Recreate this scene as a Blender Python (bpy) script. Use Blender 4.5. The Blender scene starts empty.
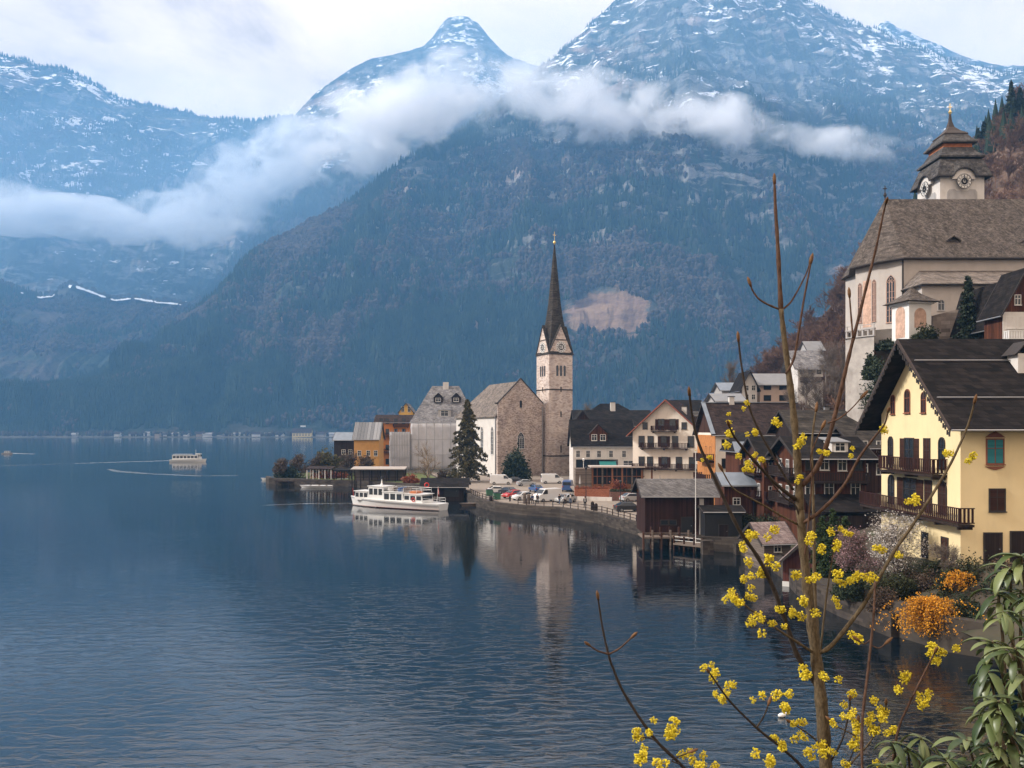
import bpy, bmesh, math, random
import numpy as np
from mathutils import Vector, Matrix
random.seed(7)
RNG = np.random.default_rng(11)
S = bpy.context.scene
COL = S.collection
R = math.radians

# ---------------------------------------------------------------- camera, light, exposure
F, HY, CZ = 800.0, 430.0, 14.0            # focal length in pixels, horizon row, eye height
cam_d = bpy.data.cameras.new('camera')
cam = bpy.data.objects.new('camera', cam_d); COL.objects.link(cam)
cam_d.sensor_width = 36.0
cam_d.lens = 36.0 * F / 1024.0
cam_d.shift_y = (HY - 384.0) / 1024.0
cam_d.clip_start = 0.05
cam_d.clip_end = 30000.0
cam.location = (0, 0, CZ)
cam.rotation_euler = (R(90), 0, 0)
S.camera = cam
S.view_settings.view_transform = 'Standard'
S.view_settings.look = 'None'
S.view_settings.gamma = 1.0
S.view_settings.use_curve_mapping = False
S.view_settings.exposure = 0.66
S.render.engine = 'CYCLES'
cy = S.cycles
cy.max_bounces = 6; cy.diffuse_bounces = 2; cy.glossy_bounces = 2; cy.transmission_bounces = 2
cy.transparent_max_bounces = 6; cy.volume_bounces = 6
cy.volume_step_rate = 1.5; cy.volume_max_steps = 128
cy.caustics_reflective = False; cy.caustics_refractive = False
cy.sample_clamp_indirect = 4.0
cy.use_denoising = True

SUN_EL, SUN_AZ = R(34), R(-94)          # azimuth from +Y towards +X : sun on the left, a little behind the camera
world = bpy.data.worlds.new('World'); S.world = world
world.use_nodes = True
wn = world.node_tree; wn.nodes.clear()
def N(nt, t, **kw):
    n = nt.nodes.new(t)
    for k, v in kw.items():
        if k.startswith('i_'):
            n.inputs[k[2:].replace('_', ' ')].default_value = v
        else:
            setattr(n, k, v)
    return n
def ramp(nt, fac, stops, interp='LINEAR'):
    r = nt.nodes.new('ShaderNodeValToRGB'); r.color_ramp.interpolation = interp
    el = r.color_ramp.elements
    while len(el) > 1: el.remove(el[-1])
    for i, (p, c) in enumerate(stops):
        if not isinstance(c, (tuple, list)): c = (c, c, c)
        e = el[0] if i == 0 else el.new(p)
        e.position = p; e.color = (c[0], c[1], c[2], 1)
    nt.links.new(fac, r.inputs[0])
    return r.outputs[0]
def mixc(nt, fac, a, b, mode='MIX'):
    m = nt.nodes.new('ShaderNodeMix'); m.data_type = 'RGBA'; m.blend_type = mode
    for s, v in ((m.inputs[0], fac), (m.inputs[6], a), (m.inputs[7], b)):
        if isinstance(v, bpy.types.NodeSocket): nt.links.new(v, s)
        elif isinstance(v, (int, float)): s.default_value = v
        else: s.default_value = (v[0], v[1], v[2], 1)
    return m.outputs[2]
def mth(nt, op, a, b=None, c=None, clamp=False):
    m = nt.nodes.new('ShaderNodeMath'); m.operation = op; m.use_clamp = clamp
    for i, v in enumerate((a, b, c)):
        if v is None: continue
        if isinstance(v, bpy.types.NodeSocket): nt.links.new(v, m.inputs[i])
        else: m.inputs[i].default_value = v
    return m.outputs[0]
def noise(nt, vec, scale, detail=4, rough=0.55, dist=0.0):
    n = nt.nodes.new('ShaderNodeTexNoise')
    n.inputs['Scale'].default_value = scale; n.inputs['Detail'].default_value = detail
    n.inputs['Roughness'].default_value = rough; n.inputs['Distortion'].default_value = dist
    if vec is not None: nt.links.new(vec, n.inputs['Vector'])
    return n.outputs['Fac']
def mapping(nt, vec, scale=(1, 1, 1), rot=(0, 0, 0), loc=(0, 0, 0)):
    m = nt.nodes.new('ShaderNodeMapping')
    m.inputs['Scale'].default_value = scale; m.inputs['Rotation'].default_value = rot; m.inputs['Location'].default_value = loc
    nt.links.new(vec, m.inputs['Vector'])
    return m.outputs[0]

sky = N(wn, 'ShaderNodeTexSky', sky_type='NISHITA', sun_disc=False)
sky.sun_elevation = SUN_EL; sky.sun_rotation = SUN_AZ
tc = N(wn, 'ShaderNodeTexCoord')
bgA = N(wn, 'ShaderNodeBackground'); bgA.inputs['Strength'].default_value = 0.06
wn.links.new(sky.outputs[0], bgA.inputs['Color'])
# overcast cloud deck: projected onto a flat layer overhead
sep = N(wn, 'ShaderNodeSeparateXYZ'); wn.links.new(tc.outputs['Generated'], sep.inputs[0])
zz = mth(wn, 'ADD', mth(wn, 'MAXIMUM', sep.outputs[2], 0.0), 0.18)
cmb = N(wn, 'ShaderNodeCombineXYZ')
wn.links.new(mth(wn, 'DIVIDE', sep.outputs[0], zz), cmb.inputs[0])
wn.links.new(mth(wn, 'DIVIDE', sep.outputs[1], zz), cmb.inputs[1])
n1 = noise(wn, cmb.outputs[0], 1.5, 9, 0.62, 0.6)
ccol = ramp(wn, n1, [(0.34, (0.58, 0.455, 0.35)), (0.45, (0.85, 0.675, 0.53)), (0.56, (0.99, 0.79, 0.63)), (0.72, (1.05, 0.88, 0.72))])
bgB = N(wn, 'ShaderNodeBackground'); bgB.inputs['Strength'].default_value = 1.15
el = mth(wn, 'MAXIMUM', sep.outputs[2], 0.0)                      # overcast sky: brighter overhead than at the horizon
wn.links.new(ccol, bgB.inputs['Color'])
wn.links.new(mth(wn, 'ADD', 0.86, mth(wn, 'MULTIPLY', el, 0.75)), bgB.inputs['Strength'])
mxw = N(wn, 'ShaderNodeMixShader')
wn.links.new(ramp(wn, n1, [(0.3, 0.93), (0.6, 1.0)]), mxw.inputs[0])
wn.links.new(bgA.outputs[0], mxw.inputs[1]); wn.links.new(bgB.outputs[0], mxw.inputs[2])
wout = N(wn, 'ShaderNodeOutputWorld'); wn.links.new(mxw.outputs[0], wout.inputs[0])

sd = bpy.data.lights.new('sun', 'SUN'); sd.energy = 4.8; sd.angle = R(8); sd.color = (1.0, 0.95, 0.88)
sun = bpy.data.objects.new('sun', sd); COL.objects.link(sun)
sv = Vector((math.sin(SUN_AZ) * math.cos(SUN_EL), math.cos(SUN_AZ) * math.cos(SUN_EL), math.sin(SUN_EL)))
sun.rotation_euler = sv.to_track_quat('Z', 'Y').to_euler()
sun.location = (-60, -40, 120)

# ---------------------------------------------------------------- helpers
def at(px, py, Y):
    """world point seen at a pixel at distance Y"""
    return Vector(((px - 512.0) / F * Y, Y, CZ + (HY - py) / F * Y))
def gx(px, Y): return (px - 512.0) / F * Y
def gz(py, Y): return CZ + (HY - py) / F * Y

def tag(o, label=None, cat=None, group=None, kind=None):
    if label: o['label'] = label
    if cat: o['category'] = cat
    if group: o['group'] = group
    if kind: o['kind'] = kind
    return o
def empty(name, loc, rz=0, label=None, cat=None, group=None):
    o = bpy.data.objects.new(name, None); COL.objects.link(o)
    o.location = loc; o.rotation_euler = (0, 0, rz); o.empty_display_size = 0.3
    return tag(o, label, cat, group)
def copy_tree(o, parent=None):
    c = o.copy(); COL.objects.link(c); c.parent = parent
    for ch in [x for x in KIDS.get(o.name, [])]: 
        d = copy_tree(ch, c)
        KIDS.setdefault(c.name, []).append(d)
    return c
KIDS = {}

class MB:
    """collects faces, builds ONE mesh object"""
    def __init__(s): s.v = []; s.f = []; s.m = []; s.cur = 0
    def add(s, vs, fs):
        b = len(s.v); s.v += [tuple(v) for v in vs]
        s.f += [tuple(b + i for i in f) for f in fs]; s.m += [s.cur] * len(fs); return s
    def box(s, c, d, rz=0, taper=1.0):
        x, y, z = d[0] / 2, d[1] / 2, d[2] / 2
        ca, sa = math.cos(rz), math.sin(rz); vs = []
        for k, t in ((-1, 1.0), (1, taper)):
            for i, j in ((-1, -1), (1, -1), (1, 1), (-1, 1)):
                a, b_ = i * x * t, j * y * t
                vs.append((c[0] + a * ca - b_ * sa, c[1] + a * sa + b_ * ca, c[2] + k * z))
        return s.add(vs, [(0, 3, 2, 1), (4, 5, 6, 7), (0, 1, 5, 4), (1, 2, 6, 5), (2, 3, 7, 6), (3, 0, 4, 7)])
    def b2(s, x0, x1, y0, y1, z0, z1):
        return s.box(((x0 + x1) / 2, (y0 + y1) / 2, (z0 + z1) / 2), (abs(x1 - x0), abs(y1 - y0), abs(z1 - z0)))
    def tube(s, pts, rad, n=6, cap=True):
        pts = [Vector(p) for p in pts]
        if not hasattr(rad, '__len__'): rad = [rad] * len(pts)
        b = len(s.v); rings = []
        prev = None
        for i, p in enumerate(pts):
            d = (pts[min(i + 1, len(pts) - 1)] - pts[max(i - 1, 0)])
            d = d.normalized() if d.length > 1e-9 else Vector((0, 0, 1))
            if prev is None:
                u = d.orthogonal().normalized()
            else:
                u = (prev - d * prev.dot(d))
                u = u.normalized() if u.length > 1e-6 else d.orthogonal().normalized()
            prev = u; w = d.cross(u)
            rings.append([p + (u * math.cos(2 * math.pi * k / n) + w * math.sin(2 * math.pi * k / n)) * rad[i] for k in range(n)])
        vs = [q for r_ in rings for q in r_]; fs = []
        for i in range(len(pts) - 1):
            for k in range(n):
                a, b2_ = i * n + k, i * n + (k + 1) % n
                fs.append((a, b2_, b2_ + n, a + n))
        if cap:
            fs.append(tuple(reversed(range(n)))); fs.append(tuple((len(pts) - 1) * n + k for k in range(n)))
        return s.add(vs, fs)
    def lathe(s, c, prof, n=16, a0=0.0, sx=1, sy=1):
        vs = []; fs = []
        for r_, z in prof:
            for k in range(n):
                a = a0 + 2 * math.pi * k / n
                vs.append((c[0] + r_ * sx * math.cos(a), c[1] + r_ * sy * math.sin(a), c[2] + z))
        for i in range(len(prof) - 1):
            for k in range(n):
                a, b_ = i * n + k, i * n + (k + 1) % n
                fs.append((a, b_, b_ + n, a + n))
        fs.append(tuple(reversed(range(n)))); fs.append(tuple((len(prof) - 1) * n + k for k in range(n)))
        return s.add(vs, fs)
    def prism(s, poly, axis, a, b):
        """poly 2D points extruded along axis ('x','y','z') between a and b"""
        def P(p, t):
            if axis == 'x': return (t, p[0], p[1])
            if axis == 'y': return (p[0], t, p[1])
            return (p[0], p[1], t)
        n = len(poly)
        vs = [P(p, a) for p in poly] + [P(p, b) for p in poly]
        fs = [tuple(range(n)), tuple(reversed(range(n, 2 * n)))]
        for i in range(n):
            j = (i + 1) % n; fs.append((i, i + n, j + n, j))
        return s.add(vs, fs)
    def slab(s, quad, th):
        """quad (4 points) thickened downwards by th along its normal"""
        q = [Vector(p) for p in quad]
        nn = (q[1] - q[0]).cross(q[2] - q[0]).normalized()
        if nn.z < 0: nn = -nn
        return s.add([p for p in q] + [p - nn * th for p in q],
                     [(0, 1, 2, 3), (7, 6, 5, 4), (0, 4, 5, 1), (1, 5, 6, 2), (2, 6, 7, 3), (3, 7, 4, 0)])
    def build(s, name, mat, parent=None, smooth=False, bevel=0.0, fix=True):
        me = bpy.data.meshes.new(name); me.from_pydata(s.v, [], s.f)
        if isinstance(mat, (list, tuple)):
            for m_ in mat: me.materials.append(m_)
            me.polygons.foreach_set('material_index', s.m)
        elif mat: me.materials.append(mat)
        if fix:
            bm = bmesh.new(); bm.from_mesh(me); bmesh.ops.recalc_face_normals(bm, faces=bm.faces); bm.to_mesh(me); bm.free()
        if smooth: me.polygons.foreach_set('use_smooth', [True] * len(me.polygons))
        o = bpy.data.objects.new(name, me); COL.objects.link(o)
        if parent: o.parent = parent; KIDS.setdefault(parent.name, []).append(o)
        if bevel:
            md = o.modifiers.new('bevel', 'BEVEL'); md.width = bevel; md.segments = 2; md.limit_method = 'ANGLE'
        return o

def fastmesh(name, verts, faces, mat, parent=None, smooth=False, matidx=None):
    """verts (n,3) faces (m,k) numpy"""
    me = bpy.data.meshes.new(name)
    verts = np.ascontiguousarray(verts, dtype=np.float32); faces = np.ascontiguousarray(faces, dtype=np.int32)
    m, k = faces.shape
    me.vertices.add(len(verts)); me.vertices.foreach_set('co', verts.ravel())
    me.loops.add(m * k); me.loops.foreach_set('vertex_index', faces.ravel())
    me.polygons.add(m)
    me.polygons.foreach_set('loop_start', np.arange(0, m * k, k, dtype=np.int32))
    if isinstance(mat, (list, tuple)):
        for q in mat: me.materials.append(q)
    elif mat: me.materials.append(mat)
    if matidx is not None: me.polygons.foreach_set('material_index', np.ascontiguousarray(matidx, dtype=np.int32))
    me.polygons.foreach_set('use_smooth', np.full(m, smooth, dtype=bool))
    me.update(calc_edges=True)
    o = bpy.data.objects.new(name, me); COL.objects.link(o)
    if parent: o.parent = parent; KIDS.setdefault(parent.name, []).append(o)
    return o

# numpy value noise
_perm = np.random.default_rng(3).random((256, 256))
def vnoise(x, y):
    xi = np.floor(x).astype(int); yi = np.floor(y).astype(int)
    fx = x - xi; fy = y - yi
    fx = fx * fx * (3 - 2 * fx); fy = fy * fy * (3 - 2 * fy)
    a = _perm[xi & 255, yi & 255]; b = _perm[(xi + 1) & 255, yi & 255]
    c = _perm[xi & 255, (yi + 1) & 255]; d = _perm[(xi + 1) & 255, (yi + 1) & 255]
    return (a * (1 - fx) + b * fx) * (1 - fy) + (c * (1 - fx) + d * fx) * fy - 0.5
def fbm(x, y, o=5, g=0.5):
    s = 0; a = 1.0
    for i in range(o):
        s = s + a * vnoise(x * 2 ** i + 17.3 * i, y * 2 ** i + 9.1 * i); a *= g
    return s
def ridged(x, y, o=5, g=0.5):
    s = 0; a = 1.0
    for i in range(o):
        s = s + a * (0.5 - np.abs(vnoise(x * 2 ** i + 5.7 * i, y * 2 ** i + 3.3 * i)) * 2); a *= g
    return s

# ---------------------------------------------------------------- materials
MATS = {}
def newmat(name):
    m = bpy.data.materials.new(name); m.use_nodes = True
    nt = m.node_tree; p = nt.nodes['Principled BSDF']
    MATS[name] = m
    return m, nt, p
def simple(name, col, rough=0.8, var=0.15, scale=3.0, bump=0.0, metal=0.0, spec=0.3, detail=6, bscale=None, stretch=(1, 1, 1), dirt=None):
    m, nt, p = newmat(name)
    t = nt.nodes.new('ShaderNodeTexCoord')
    vec = mapping(nt, t.outputs['Object'], stretch)
    n = noise(nt, vec, scale, detail, 0.62)
    lo = tuple(c * (1 - var) for c in col); hi = tuple(min(1, c * (1 + var)) for c in col)
    c = ramp(nt, n, [(0.3, lo), (0.7, hi)])
    if dirt:
        n2 = noise(nt, mapping(nt, t.outputs['Object'], (1, 1, 0.35)), dirt[1], 6, 0.7)
        c = mixc(nt, mth(nt, 'MULTIPLY', ramp(nt, n2, [(0.5, 0.0), (0.72, 1.0)]), dirt[2]), c, dirt[0])
    nt.links.new(c, p.inputs['Base Color'])
    p.inputs['Roughness'].default_value = rough; p.inputs['Metallic'].default_value = metal
    p.inputs['Specular IOR Level'].default_value = spec
    if bump:
        b = nt.nodes.new('ShaderNodeBump'); b.inputs['Strength'].default_value = bump; b.inputs['Distance'].default_value = 0.05
        nt.links.new(noise(nt, vec, bscale or scale * 4, 5, 0.6), b.inputs['Height']); nt.links.new(b.outputs[0], p.inputs['Normal'])
    return m
# ================================================================ THE LANDSCAPE
def mountain_mat(name, snow_from, snow_amt, brown=0.5, rock_amt=0.5, snow_full=None):
    m, nt, p = newmat(name)
    t = nt.nodes.new('ShaderNodeTexCoord'); O = t.outputs['Object']
    g = nt.nodes.new('ShaderNodeNewGeometry')
    sp = nt.nodes.new('ShaderNodeSeparateXYZ'); nt.links.new(g.outputs['Normal'], sp.inputs[0])
    so = nt.nodes.new('ShaderNodeSeparateXYZ'); nt.links.new(O, so.inputs[0])
    nf = noise(nt, mapping(nt, O, (1, 1, 0.5)), 0.05, 5, 0.7)
    forest = ramp(nt, nf, [(0.35, (0.012, 0.02, 0.016)), (0.55, (0.035, 0.045, 0.033)), (0.75, (0.06, 0.06, 0.045))])
    nb = noise(nt, O, 0.0045, 6, 0.6, 0.5)
    bare = ramp(nt, noise(nt, mapping(nt, O, (1, 1, .5)), 0.06, 5, 0.7), [(0.35, (0.035, 0.028, 0.028)), (0.7, (0.13, 0.10, 0.095))])
    c = mixc(nt, mth(nt, 'MULTIPLY', ramp(nt, nb, [(0.47, 0.0), (0.6, 1.0)]), brown), forest, bare)
    # rock bands: strata that dip gently
    st = mapping(nt, O, (0.010, 0.010, 0.022), (R(14), R(28), 0))
    nr = noise(nt, st, 1.0, 9, 0.68, 0.6)
    steep = ramp(nt, sp.outputs[2], [(0.35, 1.0), (0.75, 0.15)])
    rc = ramp(nt, noise(nt, mapping(nt, O, (0.02, 0.02, 0.05)), 1.0, 8, 0.7), [(0.3, (0.11, 0.11, 0.12)), (0.55, (0.24, 0.23, 0.22)), (0.75, (0.36, 0.30, 0.26))])
    rk = mth(nt, 'MULTIPLY', mth(nt, 'MULTIPLY', ramp(nt, nr, [(0.5, 0.0), (0.58, 1.0)]), steep), rock_amt, clamp=True)
    rk = mth(nt, 'MULTIPLY', rk, ramp(nt, mth(nt, 'MULTIPLY', so.outputs[2], 1 / 800.0), [(0.25, .12), (.75, 1.0)]))
    c = mixc(nt, rk, c, rc)
    # warm rock slabs
    nw = noise(nt, mapping(nt, O, (0.0028, 0.0028, 0.007), (0, R(25), 0)), 1.0, 8, 0.62, 0.9)
    c = mixc(nt, mth(nt, 'MULTIPLY', ramp(nt, nw, [(0.585, 0.0), (0.625, 1.0)]), 0.4 * rock_amt), c, ramp(nt, nr, [(0.4, (0.20, 0.13, 0.10)), (0.6, (0.44, 0.31, 0.24))]))
    # bare ochre slabs on the lower cliff
    vd = nt.nodes.new('ShaderNodeVectorMath'); vd.operation = 'LENGTH'
    nt.links.new(mapping(nt, O, (1 / 105.0, 1 / 420.0, 1 / 62.0), (0, 0, 0), (-205 / 105.0, -1700 / 420.0, -262 / 62.0)), vd.inputs[0])
    oc = mth(nt, 'ADD', vd.outputs['Value'], mth(nt, 'MULTIPLY', mth(nt, 'SUBTRACT', nr, .5), 2.6))
    c = mixc(nt, ramp(nt, oc, [(0.80, .9), (1.0, 0.0)]), c, ramp(nt, noise(nt, mapping(nt, O, (.02, .02, .06), (0, R(20), 0)), 1.0, 8, .7), [(0.35, (0.16, 0.10, 0.08)), (0.6, (0.30, 0.20, 0.13))]))
    # snow on ledges and gullies
    ns = noise(nt, mapping(nt, O, (0.018, 0.018, 0.042), (R(20), R(-32), R(10))), 1.0, 10, 0.70, 0.5)
    ns2 = noise(nt, O, 0.0035, 4, 0.6)
    alt = mth(nt, 'MULTIPLY', mth(nt, 'SUBTRACT', so.outputs[2], snow_from), 1 / 700.0, clamp=True)
    thr = mth(nt, 'ADD', mth(nt, 'ADD', mth(nt, 'MULTIPLY', alt, snow_amt), mth(nt, 'MULTIPLY', ns2, 0.55)), mth(nt, 'MULTIPLY', ns, 1.0))
    thr = mth(nt, 'ADD', thr, mth(nt, 'MULTIPLY', sp.outputs[2], 0.16))
    sn = ramp(nt, mth(nt, 'MULTIPLY', thr, 0.5), [(0.492, 0.0), (0.506, 1.0)])
    sn = mth(nt, 'MULTIPLY', sn, ramp(nt, alt, [(0.0, 0.0), (0.05, 1.0)]))
    c = mixc(nt, sn, c, (0.86, 0.88, 0.92))
    nt.links.new(c, p.inputs['Base Color'])
    p.inputs['Roughness'].default_value = 0.95; p.inputs['Specular IOR Level'].default_value = 0.1
    b = nt.nodes.new('ShaderNodeBump'); b.inputs['Strength'].default_value = 0.9; b.inputs['Distance'].default_value = 14.0
    nt.links.new(noise(nt, O, 0.03, 8, 0.7), b.inputs['Height']); nt.links.new(b.outputs[0], p.inputs['Normal'])
    return m

def polyf(pts):
    xs = np.array([p[0] for p in pts], float); ys = np.array([p[1] for p in pts], float)
    return lambda q: np.interp(q, xs, ys)

GRIDS = {}
def terrain(name, ridge, Yr, Yf, mat, p0, p1, nc, nr, prof=1.0, amp=60.0, gully=1.0, back=500.0, seed=0, jag=0.10, wl=420.0, zf=-3.0, terr=0.0, kind='structure'):
    rf = polyf(ridge); yr = polyf(Yr); yf = polyf(Yf)
    px = np.linspace(p0, p1, nc)[:, None]
    t = np.concatenate([np.linspace(0, 1, nr) ** 0.9, 1 + np.linspace(0.06, 1, 14)])[None, :]
    tc_ = np.clip(t, 0, 1); tb = np.clip(t - 1, 0, 1)
    Y = yf(px) + (yr(px) - yf(px)) * tc_ + back * tb
    X = (px - 512) / F * Y
    Zr = CZ + (HY - rf(px)) / F * yr(px)
    P = prof if not callable(prof) else prof(px)
    Z = zf + (Zr - zf) * (tc_ ** P) * (1 - 0.65 * tb ** 1.3)
    m = np.clip(np.sin(np.pi * np.clip(tc_, 0, 1) ** 0.8), 0, 1) ** 0.7 * (tb <= 0) + jag * (tc_ > 0.97)
    m = np.maximum(m, jag * np.clip(tc_ * 4 - 0.2, 0, 1))
    d = 0.55 * gully * ridged(X / (wl * .22) + seed + fbm(X / wl, Z / 400, 3) * .8, Z / 1500 + Y / 2500, 4, 0.5) + ridged(X / wl + seed, Y / wl + seed * 2, 6, 0.52) * 0.8 + gully * ridged(X / (wl * .35) + 4 * seed, Y / (wl * 1.2) + Z / 900, 5, 0.5) * 0.45
    Z = Z + amp * m * d
    if terr:
        q = Z / terr + fbm(X / 300, Y / 300, 3) * 1.5
        Z = Z + m * terr * 0.38 * np.sin(2 * np.pi * q) / 2.0
    X = X + m * amp * 0.25 * fbm(Y / 130 + seed, Z / 90, 4)
    n2 = t.shape[1]
    X = X + 0 * t
    V = np.stack([X + 0 * Z, Y + 0 * Z, Z], -1)
    idx = np.arange(nc * n2).reshape(nc, n2)
    f = np.stack([idx[:-1, :-1], idx[1:, :-1], idx[1:, 1:], idx[:-1, 1:]], -1).reshape(-1, 4)
    o = fastmesh(name, V.reshape(-1, 3), f, mat, smooth=False)
    if kind: o['kind'] = kind
    GRIDS[name] = (V, nr)
    return o

M_far = mountain_mat('far mountain', 420, 0.06, 0.2, 1.0)
M_mid = mountain_mat('snowy mountain', 760, 0.08, 0.35, 1.25)
M_low = mountain_mat('forest hill', 3000, 0.0, 0.9, 0.25)

RA = [(-700, 60), (-300, 20), (-60, 35), (0, 54), (20, 60), (40, 66), (62, 67), (78, 76), (95, 84), (110, 96), (150, 106), (178, 112), (200, 117), (225, 119), (250, 124), (270, 121), (290, 119), (330, 125), (420, 140), (520, 160)]
terrain('mountain_wall', RA, [(-700, 3600), (520, 4000)], [(-700, 2500), (520, 2900)], M_far, -500, 520, 560, 230, 0.75, 120, 1.2, seed=1, jag=0.09, wl=520, terr=95)
RB = [(200, 150), (260, 128), (292, 119), (304, 106), (318, 92), (335, 80), (352, 68), (372, 59), (392, 56), (412, 52), (424, 47), (433, 38), (441, 25), (448, 19), (458, 17), (468, 18), (478, 24), (488, 36), (497, 47), (508, 57), (520, 62), (534, 66), (560, 74), (640, 90)]
terrain('mountain_peak', RB, [(200, 3900), (640, 3900)], [(200, 3000), (640, 3000)], M_far, 230, 640, 420, 220, 0.85, 110, 1.2, seed=2.7, jag=0.07, wl=480, terr=90)
RE = [(800, 90), (850, 70), (868, 40), (880, 24), (888, 21), (898, 29), (905, 30), (920, 38), (940, 46), (965, 58), (1000, 66), (1024, 66), (1100, 60), (1300, 120)]
terrain('distant_peak', RE, [(800, 4100), (1300, 4100)], [(800, 3300), (1300, 3300)], M_far, 800, 1300, 300, 90, 0.9, 90, 1.2, seed=4.2, jag=0.08, wl=400, terr=90)
RC2 = [(150, 330), (205, 296), (228, 268), (240, 250), (250, 231), (266, 214), (282, 199), (300, 186), (322, 172), (350, 160), (390, 140), (450, 110), (560, 80), (640, 60)]
terrain('mountain_shoulder', RC2, [(150, 2700), (640, 3500)], [(150, 2100), (640, 2700)], M_low, 150, 640, 330, 180, 0.9, 70, 1.1, seed=5.1, jag=0.12, wl=380)
RC = [(-900, 426), (-300, 424), (-60, 421), (0, 415), (30, 405), (62, 392), (100, 375), (135, 354), (166, 333), (195, 316), (220, 300), (236, 280), (252, 262), (270, 249), (290, 237), (310, 225), (332, 214), (352, 203), (380, 181), (400, 168), (418, 158), (450, 139), (480, 118), (510, 93), (530, 78), (545, 67), (560, 53), (578, 36), (596, 18), (612, 4), (622, -4), (645, -26), (690, -48), (730, -46), (770, -26), (800, -3), (815, 6), (830, 13), (845, 18), (862, 25), (880, 33), (905, 44), (930, 52), (950, 60), (975, 66), (1000, 71), (1024, 70), (1060, 80), (1150, 120), (1400, 260)]
terrain('mountain_front', RC, [(-900, 1750), (0, 1800), (220, 2150), (420, 2450), (620, 3000), (850, 3100), (1400, 3000)],
        [(-900, 1640), (300, 1560), (600, 1500), (1400, 1400)], M_mid, -900, 1400, 1100, 420, 0.93, 92, 1.25, seed=3.3, jag=0.10, wl=430, terr=70)
RA2 = [(-900, 250), (-400, 268), (-100, 276), (0, 283), (14, 288), (26, 293), (40, 296), (52, 295), (64, 287), (72, 284), (84, 288), (100, 294), (115, 299), (135, 297), (158, 301), (180, 303), (200, 312), (240, 330), (330, 390)]
terrain('valley_hill', RA2, [(-900, 2500), (330, 2600)], [(-900, 1660), (330, 1800)], M_low, -900, 330, 420, 160, 1.1, 60, 1.0, seed=6.4, jag=0.05, wl=330)

# snow field lying on the lip of the valley hill
def snow_strip():
    rf = polyf(RA2)
    vs = []; fs = []
    px = np.linspace(21, 182, 130)
    ok = []
    for i, p in enumerate(px):
        w = 0.7 + 1.5 * abs(fbm(np.array([p / 9.0]), np.array([1.5]), 3)[0]) * 2 + (2.2 if 55 < p < 100 else 0) * math.exp(-((p - 70) / 14) ** 2)
        gap = fbm(np.array([p / 9.0]), np.array([8.5]), 3)[0] < -0.2
        if gap: w = 0.15
        Y = 2545.0
        y = float(rf(p)) + 0.8
        a = at(p, y - w * 0.5, Y + 22); b = at(p, y + w * 0.5, Y - 40 - 5 * w)
        vs += [a, b, b + Vector((0, -1, -2.5)), a + Vector((0, 3, -2.5))]; ok.append(gap)
    for i in range(len(px) - 1):
        if ok[i] and ok[i + 1]: continue
        for k in range(4):
            a, b = i * 4 + k, i * 4 + (k + 1) % 4
            fs.append((a, b, b + 4, a + 4))
    mb = MB(); mb.add(vs, fs)
    o = mb.build('snow', simple('snow', (0.85, 0.88, 0.92), 0.9, 0.05, 0.02)); o['kind'] = 'structure'
snow_strip()

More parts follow.
